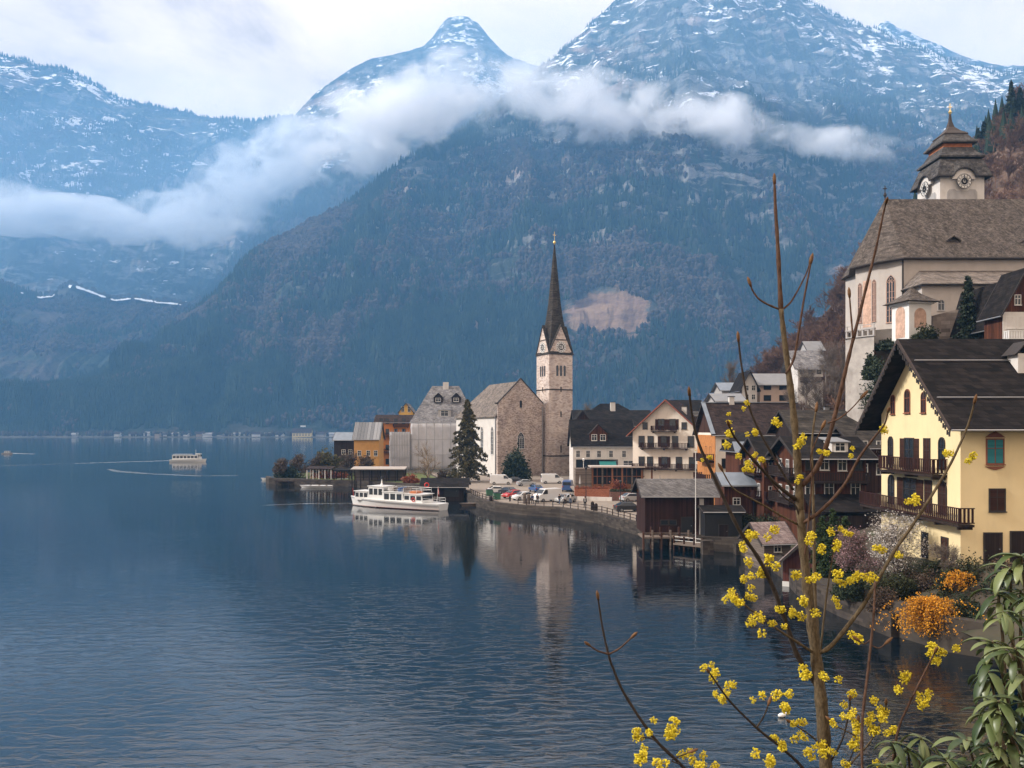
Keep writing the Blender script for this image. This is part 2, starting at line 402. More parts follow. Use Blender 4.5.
# ---- forests on the mountains : every stand is one mass
def forest(name, gname, n, hr, zmax, mats, seed, dens_wl=260.0, thr=-0.15, tmin=0.02, tmax=0.99, p_bare=0.35, umin=0, umax=1):
    V, nr = GRIDS[gname]
    r = np.random.default_rng(seed)
    nc = V.shape[0]
    u = (umin + (umax - umin) * r.random(n * 3)) * (nc - 1.001); t = (tmin + (tmax - tmin) * r.random(n * 3)) * (nr - 1.001)
    ui = u.astype(int); ti = t.astype(int)
    fu = (u - ui)[:, None]; ft = (t - ti)[:, None]
    P = (V[ui, ti] * (1 - fu) + V[ui + 1, ti] * fu) * (1 - ft) + (V[ui, ti + 1] * (1 - fu) + V[ui + 1, ti + 1] * fu) * ft
    msk = fbm(P[:, 0] / dens_wl, P[:, 1] / dens_wl + P[:, 2] / 200, 5, 0.6)
    e = np.clip((P[:, 2] - 0.55 * zmax) / (0.45 * zmax), 0, 1)
    oc = np.hypot((P[:, 0] - 205) / 105, (P[:, 2] - 262) / 62) + 0.5 * fbm(P[:, 0] / 30, P[:, 2] / 30, 3)
    keep = (oc > 0.95) & (msk > thr + e * 0.9 - 0.25 * r.random(n * 3)) & (P[:, 2] < zmax) & (P[:, 2] > 2)
    P = P[keep][:n]; n = len(P)
    kindn = fbm(P[:, 0] / 190 + 7, P[:, 1] / 190 + P[:, 2] / 250, 4)
    bare = (kindn + 0.35 * (r.random(n) - .5)) > (0.32 - p_bare)
    h = r.uniform(hr[0], hr[1], n) * np.where(bare, 0.72, 1.0); rad = h * np.where(bare, r.uniform(0.26, 0.42, n), r.uniform(0.13, 0.2, n))
    a = r.random(n) * 6.28
    K = 5
    ang = a[:, None] + np.arange(K)[None] * 2 * np.pi / K
    def ring(rr, zf):
        return np.stack([P[:, None, 0] + rr[:, None] * np.cos(ang), P[:, None, 1] + rr[:, None] * np.sin(ang), (P[:, 2] + zf)[:, None] + 0 * ang], -1)
    z0 = np.where(bare, h * 0.35, h * 0.06); z1 = np.where(bare, h * .68, h * 0.45)
    r0 = np.where(bare, rad * .8, rad); r1 = np.where(bare, rad * 0.95, rad * 0.62)
    top = np.stack([P[:, 0], P[:, 1], P[:, 2] + h], -1)[:, None]
    bot = np.stack([P[:, 0], P[:, 1], P[:, 2] - h * 0.2], -1)[:, None]
    vs = np.concatenate([bot, ring(r0, z0), ring(r1, z1), top], 1)            # 2K+2 verts
    nv = 2 * K + 2
    tri = []
    for k in range(K):
        k2 = (k + 1) % K
        tri += [(0, 1 + k2, 1 + k), (1 + k, 1 + k2, 1 + K + k2), (1 + k, 1 + K + k2, 1 + K + k), (1 + K + k, 1 + K + k2, nv - 1)]
    tri = np.array(tri)
    fs = (np.arange(n)[:, None, None] * nv + tri[None]).reshape(-1, 3)
    mi = np.repeat(np.where(bare, 1, 0), len(tri))
    o = fastmesh(name, vs.reshape(-1, 3), fs, mats, matidx=mi)
    o['kind'] = 'stuff'
    return o
def treemat(name, lo, hi, sc=0.02):
    m, nt, p = newmat(name)
    t = nt.nodes.new('ShaderNodeTexCoord')
    c = ramp(nt, noise(nt, t.outputs['Object'], sc, 6, 0.75), [(0.3, lo), (0.7, hi)])
    nt.links.new(c, p.inputs['Base Color']); p.inputs['Roughness'].default_value = 0.95; p.inputs['Specular IOR Level'].default_value = 0.1
    return m
MC = treemat('far conifers', (0.008, 0.018, 0.014), (0.035, 0.05, 0.032), 0.02)
MBR = treemat('far bare trees', (0.03, 0.024, 0.022), (0.085, 0.066, 0.056), 0.02)
for (nm, gname, n, hr, zm, sd_, kw) in [
        ('mountain_forest', 'mountain_front', 80000, (13, 27), 1150, 5, dict(p_bare=0.22, umin=0.35, umax=0.93)),
        ('lakeside_forest', 'mountain_front', 26000, (11, 22), 420, 15, dict(p_bare=0.30, thr=-0.75, tmin=.01, tmax=.24, umin=0.36, umax=0.80)),
        ('shoulder_forest', 'mountain_shoulder', 9000, (14, 27), 1100, 6, dict(p_bare=0.2, umax=.8)),
        ('valley_forest', 'valley_hill', 14000, (12, 24), 900, 7, dict(p_bare=0.32, umin=.68)),
        ('wall_forest', 'mountain_wall', 15000, (12, 24), 2000, 8, dict(p_bare=0.0, tmin=0.35, umin=.45, tmax=1.0)),
        ('peak_forest', 'mountain_peak', 3500, (10, 20), 1400, 9, dict(p_bare=0.0, tmin=0.4))]:
    o = forest(nm, gname, n, hr, zm, [MC, MBR], sd_, **kw)
    tag(o, None, None)
def ridge_trees(name, gname, n, seed, umin, umax, hr=(12, 24)):
    V, nr = GRIDS[gname]; r = np.random.default_rng(seed)
    nc = V.shape[0]
    return forest(name, gname, n, hr, 5000, [MC, MBR], seed, thr=-2, tmin=0.955, tmax=1.0, p_bare=-1, umin=umin, umax=umax)
ridge_trees('ridge_trees', 'mountain_wall', 900, 21, 0.45, 0.85)
ridge_trees('ridge_trees', 'mountain_front', 1500, 22, 0.46, 0.86, (9, 18))

# ---- haze: one closed box of even air
def haze_box():
    mb = MB(); mb.b2(-9000, 9000, -300, 4750, -30, 2080)
    m = bpy.data.materials.new('haze air'); m.use_nodes = True; nt = m.node_tree; nt.nodes.clear()
    v = nt.nodes.new('ShaderNodeVolumePrincipled')
    v.inputs['Color'].default_value = (0.22, 0.55, 1.0, 1); v.inputs['Density'].default_value = HAZE
    v.inputs['Anisotropy'].default_value = 0.0
    o_ = nt.nodes.new('ShaderNodeOutputMaterial'); nt.links.new(v.outputs[0], o_.inputs['Volume'])
    o = mb.build('haze', m); o['kind'] = 'stuff'
HAZE = 0.000165
haze_box()

# ---- cloud banks hanging on the slopes (soft lumps of vapour)
def cloud_mat():
    m = bpy.data.materials.new('cloud vapour'); m.use_nodes = True; nt = m.node_tree; nt.nodes.clear()
    t = nt.nodes.new('ShaderNodeTexCoord'); g = nt.nodes.new('ShaderNodeNewGeometry')
    ln = nt.nodes.new('ShaderNodeVectorMath'); ln.operation = 'LENGTH'; nt.links.new(t.outputs['Object'], ln.inputs[0])
    P = mapping(nt, g.outputs['Position'], (1, 1, 1.3))
    nz = noise(nt, P, 0.0088, 9, 0.64, 0.5)
    nl = noise(nt, P, 0.0024, 2, 0.5)
    nn = mth(nt, 'ADD', mth(nt, 'MULTIPLY', nz, 5.0), mth(nt, 'MULTIPLY', nl, 2.4))
    d = mth(nt, 'SUBTRACT', mth(nt, 'ADD', mth(nt, 'MULTIPLY', mth(nt, 'SUBTRACT', 1.0, ln.outputs['Value']), 1.7), nn), 4.12)
    d = mth(nt, 'MULTIPLY', d, 1.3, clamp=True)
    d = mth(nt, 'MULTIPLY', d, CLOUD)
    v = nt.nodes.new('ShaderNodeVolumePrincipled'); v.inputs['Color'].default_value = (0.97, 0.98, 1.0, 1)
    nt.links.new(d, v.inputs['Density']); v.inputs['Anisotropy'].default_value = 0.0
    o_ = nt.nodes.new('ShaderNodeOutputMaterial'); nt.links.new(v.outputs[0], o_.inputs['Volume'])
    return m
CLOUD = 0.0125
CM = cloud_mat()
CLOUDS = [  # px, py, Y, half width px, half height px, half depth m, tilt deg
    (10, 208, 2900, 85, 27, 220, -4), (95, 220, 2900, 85, 22, 200, -5), (185, 218, 2850, 70, 30, 230, 8),
    (245, 190, 2700, 62, 44, 230, 30), (300, 158, 2650, 75, 44, 230, 32), (365, 132, 2450, 80, 44, 230, 25),
    (440, 103, 2280, 92, 42, 230, 15), (520, 98, 2180, 92, 40, 200, -3), (590, 110, 2080, 80, 34, 170, -6), (592, 136, 2040, 22, 13, 60, 0),
    (660, 118, 2030, 85, 36, 170, 0), (725, 130, 2000, 65, 30, 150, -14), (868, 150, 2000, 72, 17, 130, -6), (812, 140, 2000, 46, 13, 110, -12)]
for (px, py, Y, hw, hh, hd, tl) in CLOUDS:
    mb = MB()
    bm = bmesh.new(); bmesh.ops.create_icosphere(bm, subdivisions=3, radius=1.0)
    me = bpy.data.meshes.new('cloud'); bm.to_mesh(me); bm.free(); me.materials.append(CM)
    o = bpy.data.objects.new('cloud', me); COL.objects.link(o)
    o.location = at(px, py, Y); o.scale = (hw / F * Y, hd, hh / F * Y); o.rotation_euler = (0, -R(tl), 0)
    o['kind'] = 'stuff'

# ---- thin mist lying under the clouds
def mist_mat():
    m = bpy.data.materials.new('thin mist'); m.use_nodes = True; nt = m.node_tree; nt.nodes.clear()
    t = nt.nodes.new('ShaderNodeTexCoord'); ln = nt.nodes.new('ShaderNodeVectorMath'); ln.operation = 'LENGTH'; nt.links.new(t.outputs['Object'], ln.inputs[0])
    nz = noise(nt, t.outputs['Object'], 2.6, 4, .6, .4)
    d = mth(nt, 'SUBTRACT', 1.0, mth(nt, 'ADD', ln.outputs['Value'], mth(nt, 'MULTIPLY', mth(nt, 'SUBTRACT', nz, .5), 1.2)), clamp=True)
    v = nt.nodes.new('ShaderNodeVolumePrincipled'); v.inputs['Color'].default_value = (0.42, 0.70, 1.0, 1)
    nt.links.new(mth(nt, 'MULTIPLY', d, MIST), v.inputs['Density'])
    o_ = nt.nodes.new('ShaderNodeOutputMaterial'); nt.links.new(v.outputs[0], o_.inputs['Volume'])
    return m
MIST = 0.0011
MM = mist_mat()
for (px, py, Y, hw, hh, hd) in [(60, 195, 2550, 330, 150, 330), (290, 190, 2500, 190, 120, 260), (760, 60, 2150, 420, 150, 230), (470, 70, 3000, 170, 90, 260)]:
    bm = bmesh.new(); bmesh.ops.create_icosphere(bm, subdivisions=3, radius=1.0)
    me = bpy.data.meshes.new('mist'); bm.to_mesh(me); bm.free(); me.materials.append(MM)
    o = bpy.data.objects.new('mist', me); COL.objects.link(o); o.location = at(px, py, Y); o.scale = (hw / F * Y, hd, hh / F * Y); o['kind'] = 'stuff'

# ---- lake
def water_mat():
    m, nt, p = newmat('lake water')
    g = nt.nodes.new('ShaderNodeNewGeometry'); Pn = g.outputs['Position']
    # wind streaks: where the water is ruffled
    patch = noise(nt, mapping(nt, Pn, (0.010, 0.016, 0), (0, 0, R(20)), (3.1, 0.6, 0)), 1.0, 3, 0.5, 0.6)
    sxy = nt.nodes.new('ShaderNodeSeparateXYZ'); nt.links.new(Pn, sxy.inputs[0])
    # swell of ripples running out from the near left shore
    near = mth(nt, 'SUBTRACT', 1.0, mth(nt, 'MULTIPLY', sxy.outputs[1], 1 / 78.0), clamp=True)
    ru = mth(nt, 'ADD', ramp(nt, patch, [(0.42, 0.10), (0.66, 0.42)]), mth(nt, 'MULTIPLY', mth(nt, 'MULTIPLY', near, 3.4), ramp(nt, noise(nt, mapping(nt, Pn, (.06, .09, 0), (0, 0, R(30))), 1.0, 3, .5), [(.35, .35), (.65, 1.0)])))
    h1 = noise(nt, mapping(nt, Pn, (0.60, 1.75, 0), (0, 0, R(-12))), 1.0, 3, 0.55, 0.4)
    h2 = noise(nt, mapping(nt, Pn, (1.6, 4.0, 0), (0, 0, R(10))), 1.0, 3, 0.6, 0.3)
    h3 = noise(nt, mapping(nt, Pn, (0.12, 0.3, 0), (0, 0, R(-25))), 1.0, 2, 0.5)
    h = mth(nt, 'ADD', mth(nt, 'ADD', mth(nt, 'ADD', mth(nt, 'MULTIPLY', h1, 0.03), mth(nt, 'MULTIPLY', ramp(nt, h1, [(.48, 0.0), (.60, 1.0)], 'EASE'), 0.028)), mth(nt, 'MULTIPLY', h2, 0.018)), mth(nt, 'MULTIPLY', h3, 0.05))
    h = mth(nt, 'MULTIPLY', h, ru)
    b = nt.nodes.new('ShaderNodeBump'); b.inputs['Strength'].default_value = 1.0; b.inputs['Distance'].default_value = WAVE
    nt.links.new(h, b.inputs['Height']); nt.links.new(b.outputs[0], p.inputs['Normal'])
    p.inputs['Base Color'].default_value = (0.002, 0.007, 0.012, 1)
    p.inputs['Roughness'].default_value = 0.05
    p.inputs['IOR'].default_value = 2.0
    p.inputs['Specular IOR Level'].default_value = 0.5
    return m
WAVE = 0.34
mb = MB()
mb.add([(-6000, -60, 0), (6000, -60, 0), (6000, 2600, 0), (-6000, 2600, 0)], [(0, 1, 2, 3)])
o = mb.build('lake', water_mat(), fix=False); o['kind'] = 'structure'
mb = MB()
mb.add([(-9000, -200, -8), (9000, -200, -8), (9000, 5000, -8), (-9000, 5000, -8)], [(0, 1, 2, 3)])
o = mb.build('ground', simple('lake bed', (0.06, 0.055, 0.045), 0.95)); o['kind'] = 'structure'
# ================================================================ MATERIALS OF THE TOWN
def roofmat(name, lo, hi, rows=3.0, lichen=None, rough=0.9, spec=0.12, cols=1.6):
    m, nt, p = newmat(name)
    t = nt.nodes.new('ShaderNodeTexCoord'); s = nt.nodes.new('ShaderNodeSeparateXYZ'); nt.links.new(t.outputs['Object'], s.inputs[0])
    c = nt.nodes.new('ShaderNodeCombineXYZ')
    nt.links.new(mth(nt, 'ADD', s.outputs[0], s.outputs[1]), c.inputs[0]); nt.links.new(mth(nt, 'MULTIPLY', s.outputs[2], 1.4), c.inputs[1])
    b = nt.nodes.new('ShaderNodeTexBrick'); nt.links.new(c.outputs[0], b.inputs['Vector'])
    b.inputs['Scale'].default_value = rows; b.inputs['Mortar Size'].default_value = 0.03; b.inputs['Brick Width'].default_value = cols; b.inputs['Row Height'].default_value = 0.9
    b.inputs['Color1'].default_value = (*lo, 1); b.inputs['Color2'].default_value = (*hi, 1); b.inputs['Mortar'].default_value = (lo[0] * .4, lo[1] * .4, lo[2] * .4, 1)
    n = noise(nt, t.outputs['Object'], 0.7, 8, 0.72)
    col = mixc(nt, 1.0, b.outputs[0], ramp(nt, n, [(0.3, 0.55), (0.7, 1.5)]), 'MULTIPLY')
    if lichen:
        col = mixc(nt, mth(nt, 'MULTIPLY', ramp(nt, noise(nt, t.outputs['Object'], 1.9, 8, 0.75), [(0.52, 0.0), (0.66, 1.0)]), 0.7), col, lichen)
    nt.links.new(col, p.inputs['Base Color']); p.inputs['Roughness'].default_value = rough; p.inputs['Specular IOR Level'].default_value = spec
    bp = nt.nodes.new('ShaderNodeBump'); bp.inputs['Strength'].default_value = 0.6; bp.inputs['Distance'].default_value = 0.05
    nt.links.new(b.outputs['Fac'], bp.inputs['Height']); bp.invert = True; nt.links.new(bp.outputs[0], p.inputs['Normal'])
    return m
def stonemat(name, cols, scale=1.2, w=0.8, h=0.35, mortar=(0.25, 0.21, 0.18), patch=True):
    m, nt, p = newmat(name)
    t = nt.nodes.new('ShaderNodeTexCoord'); s = nt.nodes.new('ShaderNodeSeparateXYZ'); nt.links.new(t.outputs['Object'], s.inputs[0])
    c = nt.nodes.new('ShaderNodeCombineXYZ')
    nt.links.new(mth(nt, 'ADD', s.outputs[0], s.outputs[1]), c.inputs[0]); nt.links.new(s.outputs[2], c.inputs[1])
    b = nt.nodes.new('ShaderNodeTexBrick'); nt.links.new(c.outputs[0], b.inputs['Vector'])
    b.inputs['Scale'].default_value = scale; b.inputs['Mortar Size'].default_value = 0.02; b.inputs['Brick Width'].default_value = w; b.inputs['Row Height'].default_value = h
    b.inputs['Color1'].default_value = (0, 0, 0, 1); b.inputs['Color2'].default_value = (1, 1, 1, 1); b.inputs['Mortar'].default_value = (0.5, 0.5, 0.5, 1); b.offset = 0.43
    n = noise(nt, mapping(nt, t.outputs['Object'], (1, 1, 1.6)), 1.1, 6, 0.7)
    f = mth(nt, 'ADD', mth(nt, 'MULTIPLY', b.outputs['Color'], 0.55), mth(nt, 'MULTIPLY', n, 0.5))
    col = ramp(nt, f, [(0.15 + 0.75 * i / (len(cols) - 1), cc) for i, cc in enumerate(cols)])
    col = mixc(nt, mth(nt, 'MULTIPLY', b.outputs['Fac'], 0.6), col, mortar)
    if patch:
        col = mixc(nt, 1.0, col, ramp(nt, noise(nt, mapping(nt, t.outputs['Object'], (1, 1, .6)), 0.35, 5, 0.65), [(0.3, (0.75, 0.72, 0.74)), (0.7, (1.25, 1.2, 1.16))]), 'MULTIPLY')
    nt.links.new(col, p.inputs['Base Color']); p.inputs['Roughness'].default_value = 0.9; p.inputs['Specular IOR Level'].default_value = 0.2
    bp = nt.nodes.new('ShaderNodeBump'); bp.inputs['Strength'].default_value = 0.5; bp.inputs['Distance'].default_value = 0.06
    nt.links.new(f, bp.inputs['Height']); nt.links.new(bp.outputs[0], p.inputs['Normal'])
    return m
def woodmat(name, lo, hi, plank=0.18, vertical=True, rough=0.8, xonly=False):
    m, nt, p = newmat(name)
    t = nt.nodes.new('ShaderNodeTexCoord'); s = nt.nodes.new('ShaderNodeSeparateXYZ'); nt.links.new(t.outputs['Object'], s.inputs[0])
    q = s.outputs[0] if xonly else (mth(nt, 'ADD', s.outputs[0], s.outputs[1]) if vertical else s.outputs[2])
    q = mth(nt, 'DIVIDE', q, plank); fr = mth(nt, 'FRACT', q); fl = mth(nt, 'FLOOR', q)
    wn_ = nt.nodes.new('ShaderNodeTexWhiteNoise'); wn_.noise_dimensions = '1D'; nt.links.new(fl, wn_.inputs['W'])
    n = noise(nt, mapping(nt, t.outputs['Object'], (3, 3, .6) if vertical else (.6, .6, 3)), 1.3, 7, 0.7)
    f = mth(nt, 'ADD', mth(nt, 'MULTIPLY', wn_.outputs[0], 0.45), mth(nt, 'MULTIPLY', n, 0.6))
    c = ramp(nt, f, [(0.15, lo), (0.85, hi)])
    gap = ramp(nt, fr, [(0.0, 0.0), (0.07, 1.0), (0.93, 1.0), (1.0, 0.0)])
    c = mixc(nt, gap, tuple(x * .3 for x in lo), c)
    nt.links.new(c, p.inputs['Base Color']); p.inputs['Roughness'].default_value = rough; p.inputs['Specular IOR Level'].default_value = 0.12
    return m
WHITE = simple('white plaster', (0.60, 0.565, 0.53), 0.85, 0.07, 0.6, 0.15, dirt=((0.36, 0.33, 0.30), 0.8, 0.45))
CREAM = simple('cream plaster', (0.76, 0.68, 0.59), 0.85, 0.06, 0.6, 0.15, dirt=((0.46, 0.38, 0.31), 0.8, 0.4))
CHURCHW = simple('old church plaster', (0.44, 0.395, 0.36), 0.9, 0.10, 0.5, 0.2, dirt=((0.36, 0.31, 0.27), 0.5, 0.55))
YELLOW = simple('yellow plaster', (0.76, 0.61, 0.35), 0.85, 0.05, 0.5, 0.15, dirt=((0.50, 0.40, 0.24), 0.6, 0.35))
ORANGE = simple('orange plaster', (0.50, 0.18, 0.035), 0.85, 0.08, 0.6, 0.1, dirt=((0.36, 0.16, 0.06), 0.8, 0.3))
PINK = simple('beige plaster', (0.50, 0.38, 0.31), 0.85, 0.08, 0.6, 0.1)
GREYP = simple('grey plaster', (0.38, 0.36, 0.35), 0.85, 0.1, 0.6, 0.2, dirt=((0.18, 0.17, 0.16), 0.8, 0.5))
CONC = simple('old concrete', (0.055, 0.045, 0.036), 0.92, 0.2, 0.8, 0.4, dirt=((0.07, 0.06, 0.05), 0.7, 0.7))
PAVE = simple('pale paving', (0.24, 0.20, 0.165), 0.9, 0.12, 0.35, 0.2, dirt=((0.22, 0.19, 0.17), 0.25, 0.5))
GRASS = simple('spring grass', (0.085, 0.105, 0.03), 0.95, 0.4, 0.8, 0.5)
EARTH = simple('earth and leaf litter', (0.085, 0.06, 0.042), 0.95, 0.4, 0.6, 0.6)
ROCK = simple('cliff rock', (0.13, 0.11, 0.095), 0.95, 0.4, 0.25, 0.8, dirt=((0.07, 0.055, 0.04), 0.3, 0.7))
SHING = roofmat('weathered shingle roof', (0.055, 0.045, 0.039), (0.115, 0.095, 0.082), 3.6, lichen=(0.21, 0.18, 0.16), cols=.9)
SHING2 = roofmat('mossy grey shingle roof', (0.12, 0.10, 0.09), (0.22, 0.185, 0.16), 2.6, lichen=(0.07, 0.06, 0.045), cols=1.0)
DARKROOF = roofmat('dark shingle roof', (0.007, 0.006, 0.006), (0.020, 0.016, 0.015), 2.4)
BROWNROOF = roofmat('brown tiled roof', (0.024, 0.016, 0.015), (0.05, 0.034, 0.03), 3.2)
GREYROOF = roofmat('grey slate roof', (0.13, 0.125, 0.13), (0.24, 0.23, 0.23), 2.4)
METALROOF = simple('blue grey sheet metal', (0.20, 0.23, 0.27), 0.5, 0.15, 0.8, 0.0, metal=0.2)
LIGHTROOF = simple('pale sheet metal', (0.20, 0.20, 0.205), 0.5, 0.1, 0.8)
STONE = stonemat('church rubble stone', [(0.18, 0.14, 0.12), (0.33, 0.27, 0.235), (0.46, 0.39, 0.345), (0.54, 0.48, 0.43)], 2.0, 0.9, 0.45)
TSTONE = stonemat('tower ashlar', [(0.30, 0.235, 0.205), (0.48, 0.40, 0.35), (0.60, 0.53, 0.48), (0.60, 0.54, 0.49)], 1.7, 1.1, 0.5)
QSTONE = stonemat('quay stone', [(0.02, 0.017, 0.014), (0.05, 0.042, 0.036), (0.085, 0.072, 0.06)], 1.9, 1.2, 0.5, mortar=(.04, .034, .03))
WOOD = woodmat('brown boards', (0.024, 0.013, 0.010), (0.085, 0.042, 0.03))
REDWOOD = woodmat('red brown boards', (0.024, 0.009, 0.005), (0.125, 0.045, 0.024))
DARKWOOD = woodmat('dark stained boards', (0.016, 0.011, 0.010), (0.045, 0.03, 0.026))
GREYWOOD = woodmat('weathered planks', (0.07, 0.055, 0.046), (0.20, 0.16, 0.135), 0.22, False)
BALC = woodmat('balcony wood', (0.018, 0.008, 0.007), (0.05, 0.02, 0.016), 0.16)
TRIM = simple('dark trim', (0.03, 0.024, 0.022), 0.7, 0.2, 3)
RED_TRIM = simple('red brown window surround', (0.20, 0.07, 0.04), 0.7, 0.15, 3)
WFRAME = simple('white frame', (0.62, 0.60, 0.57), 0.6, 0.05, 3)
TEAL = woodmat('teal shutter', (0.03, 0.16, 0.19), (0.05, 0.24, 0.27), 0.09, False)
BRSH = woodmat('brown shutter', (0.025, 0.011, 0.008), (0.06, 0.026, 0.018), 0.12, False)
METAL = simple('steel', (0.30, 0.30, 0.31), 0.4, 0.1, 3, metal=0.7)
POLEW = simple('white paint', (0.70, 0.69, 0.67), 0.5, 0.05, 3)
BLACK = simple('black paint', (0.018, 0.018, 0.02), 0.5, 0.2, 3)
GOLD = simple('gilded copper', (0.75, 0.55, 0.22), 0.35, 0.1, 3, metal=0.9)
def glass(name, col=(0.018, 0.022, 0.028), rough=0.08):
    m, nt, p = newmat(name)
    p.inputs['Base Color'].default_value = (*col, 1); p.inputs['Roughness'].default_value = rough; p.inputs['Specular IOR Level'].default_value = 0.6
    return m
GLASS = glass('dark window glass')

# ================================================================ BUILDERS
WCACHE = {}
THETA = {'F': 0.0, 'L': -math.pi / 2, 'R': math.pi / 2, 'B': math.pi}
def _wmeshes(w, h, style, arch, frame_m):
    key = (round(w, 2), round(h, 2), style, arch, frame_m.name)
    if key in WCACHE: return WCACHE[key]
    b = 0.09 if w > 0.7 else 0.06
    def opening(w_, h_, n=8):
        pts = [(-w_ / 2, -h_ / 2), (w_ / 2, -h_ / 2)]
        if arch == 'round':
            r_ = w_ / 2; pts += [(r_ * math.cos(a), h_ / 2 - r_ + r_ * math.sin(a)) for a in np.linspace(0, math.pi, n)]
        elif arch == 'gothic':
            r_ = w_; zc = h_ / 2 - r_ * 0.87
            pts += [(-w_ / 2 + r_ * math.cos(a), zc + r_ * math.sin(a)) for a in np.linspace(0, math.pi / 3, 5)]
            pts += [(w_ / 2 - r_ * math.cos(a), zc + r_ * math.sin(a)) for a in np.linspace(math.pi / 3, 0, 5)[1:]]
        else: pts += [(w_ / 2, h_ / 2), (-w_ / 2, h_ / 2)]
        return pts
    fr = MB()
    outer, inner = opening(w + 2 * b, h + 2 * b), opening(w, h)
    n = len(outer)
    for y0, y1 in ((-0.07, 0.0),):
        vs = [(p[0], y0, p[1]) for p in outer] + [(p[0], y0, p[1]) for p in inner] + [(p[0], y1, p[1]) for p in outer] + [(p[0], y1, p[1]) for p in inner]
        fs = []
        for i in range(n):
            j = (i + 1) % n
            fs += [(i, j, n + j, n + i), (i, 2 * n + i, 2 * n + j, j), (n + i, n + j, 3 * n + j, 3 * n + i)]
        fr.add(vs, fs)
    if style in ('cross', 'shut'):
        fr.b2(-0.03, 0.03, -0.055, -0.025, -h / 2, h / 2); fr.b2(-w / 2, w / 2, -0.054, -0.026, h * 0.12, h * 0.12 + 0.05)
    if style == 'tracery':
        for k in (-1, 1): fr.b2(k * w / 6 - 0.05, k * w / 6 + 0.05, -0.055, -0.025, -h / 2, h / 2 - w * 0.7)
        for k in range(1, 6): fr.b2(-w / 2, w / 2, -0.045, -0.03, -h / 2 + h * k * .13 - .02, -h / 2 + h * k * .13 + .02)
        for cx_, cz_ in ((-w * .2, h / 2 - w * .75), (w * .2, h / 2 - w * .75), (0, h / 2 - w * .42)):
            ring = [(cx_ + w * .17 * math.cos(a), -0.04, cz_ + w * .17 * math.sin(a)) for a in np.linspace(0, 2 * math.pi, 11)]
            fr.tube(ring, 0.035, 4, False)
    if style != 'bare': fr.b2(-w / 2 - b - .05, w / 2 + b + .05, -0.14, -0.072, -h / 2 - b - .06, -h / 2 - b + .02)
    pn = MB(); pn.prism([(p[0], p[1]) for p in inner], 'y', -0.02, 0.01)
    sh = MB(); sh.b2(-w * .27, w * .27, -0.05, 0.0, -h / 2 - .03, h / 2 + .03)
    f_o = fr.build('window', frame_m); p_o = pn.build('pane', GLASS); s_o = sh.build('shutter', BRSH)
    ms = (f_o.data, p_o.data, s_o.data)
    for o in (f_o, p_o, s_o): bpy.data.objects.remove(o)
    WCACHE[key] = ms
    return ms
def link(name, me, parent, loc=(0, 0, 0), rz=0.0, label=None):
    o = bpy.data.objects.new(name, me); COL.objects.link(o); o.parent = parent
    KIDS.setdefault(parent.name, []).append(o)
    o.location = loc; o.rotation_euler = (0, 0, rz)
    if label: o['label'] = label
    return o
def window(root, face, pos, w, h, style='cross', arch=None, frame=None, shut=None, closed=None, label=None):
    """pos = local point on the wall face"""
    fm, pm, sm = _wmeshes(w, h, style, arch, frame or WFRAME)
    o = link('window', fm, root, pos, THETA[face] if isinstance(face, str) else face, label)
    if closed:
        mb = MB(); mb.b2(-w / 2, w / 2, -0.045, 0.0, -h / 2, h / 2); mb.build('shutter', closed, o)
    else: link('pane', pm, o)
    if shut:
        for s in (-1, 1):
            q = link('shutter', sm, o, (s * (w / 2 + 0.1 + w * .27), 0, 0))
            if shut is not BRSH:
                q.data = sm.copy(); q.data.materials[0] = shut
    return o
def balcony(root, face, c, L, depth, z, hr=1.0, mat=None, planks=True, supports=True, label=None):
    """c = (x,y) middle of the balcony on the wall"""
    mat = mat or BALC
    th = THETA[face] if isinstance(face, str) else face
    mb = MB(); mb.b2(-L / 2, L / 2, -depth, 0, -0.16, 0)
    o = mb.build('balcony', DARKWOOD, root); o.location = (c[0], c[1], z); o.rotation_euler = (0, 0, th)
    if label: o['label'] = label
    r = MB()
    r.b2(-L / 2, L / 2, -depth - .02, -depth + .05, hr - .07, hr)
    r.b2(-L / 2, L / 2, -depth, -depth + .04, 0.08, 0.16)
    for s in (-1, 1):
        r.b2(s * L / 2 - .04, s * L / 2 + .04, -depth, 0, hr - .07, hr); r.b2(s * L / 2 - .03, s * L / 2 + .03, -depth, 0, .08, .16)
    nb = max(4, int(L / 0.26))
    for i in range(nb + 1):
        x = -L / 2 + L * i / nb
        r.b2(x - .075, x + .075, -depth + .005, -depth + .035, 0.1, hr - .06)
    for s in (-1, 1):
        k = max(2, int(depth / 0.26))
        for i in range(k):
            y = -depth + (i + .5) * depth / k
            r.b2(s * L / 2 - .015, s * L / 2 + .015, y - .075, y + .075, .1, hr - .06)
    r.build('railing', mat, o)
    if supports:
        s_ = MB()
        for i in range(max(2, int(L / 2.5))):
            x = -L / 2 + .3 + (L - .6) * i / (max(2, int(L / 2.5)) - 1)
            s_ = MB(); s_.b2(x - .08, x + .08, -depth + .1, 0, -0.36, -0.162); s_.build('bracket', DARKWOOD, o)
    return o
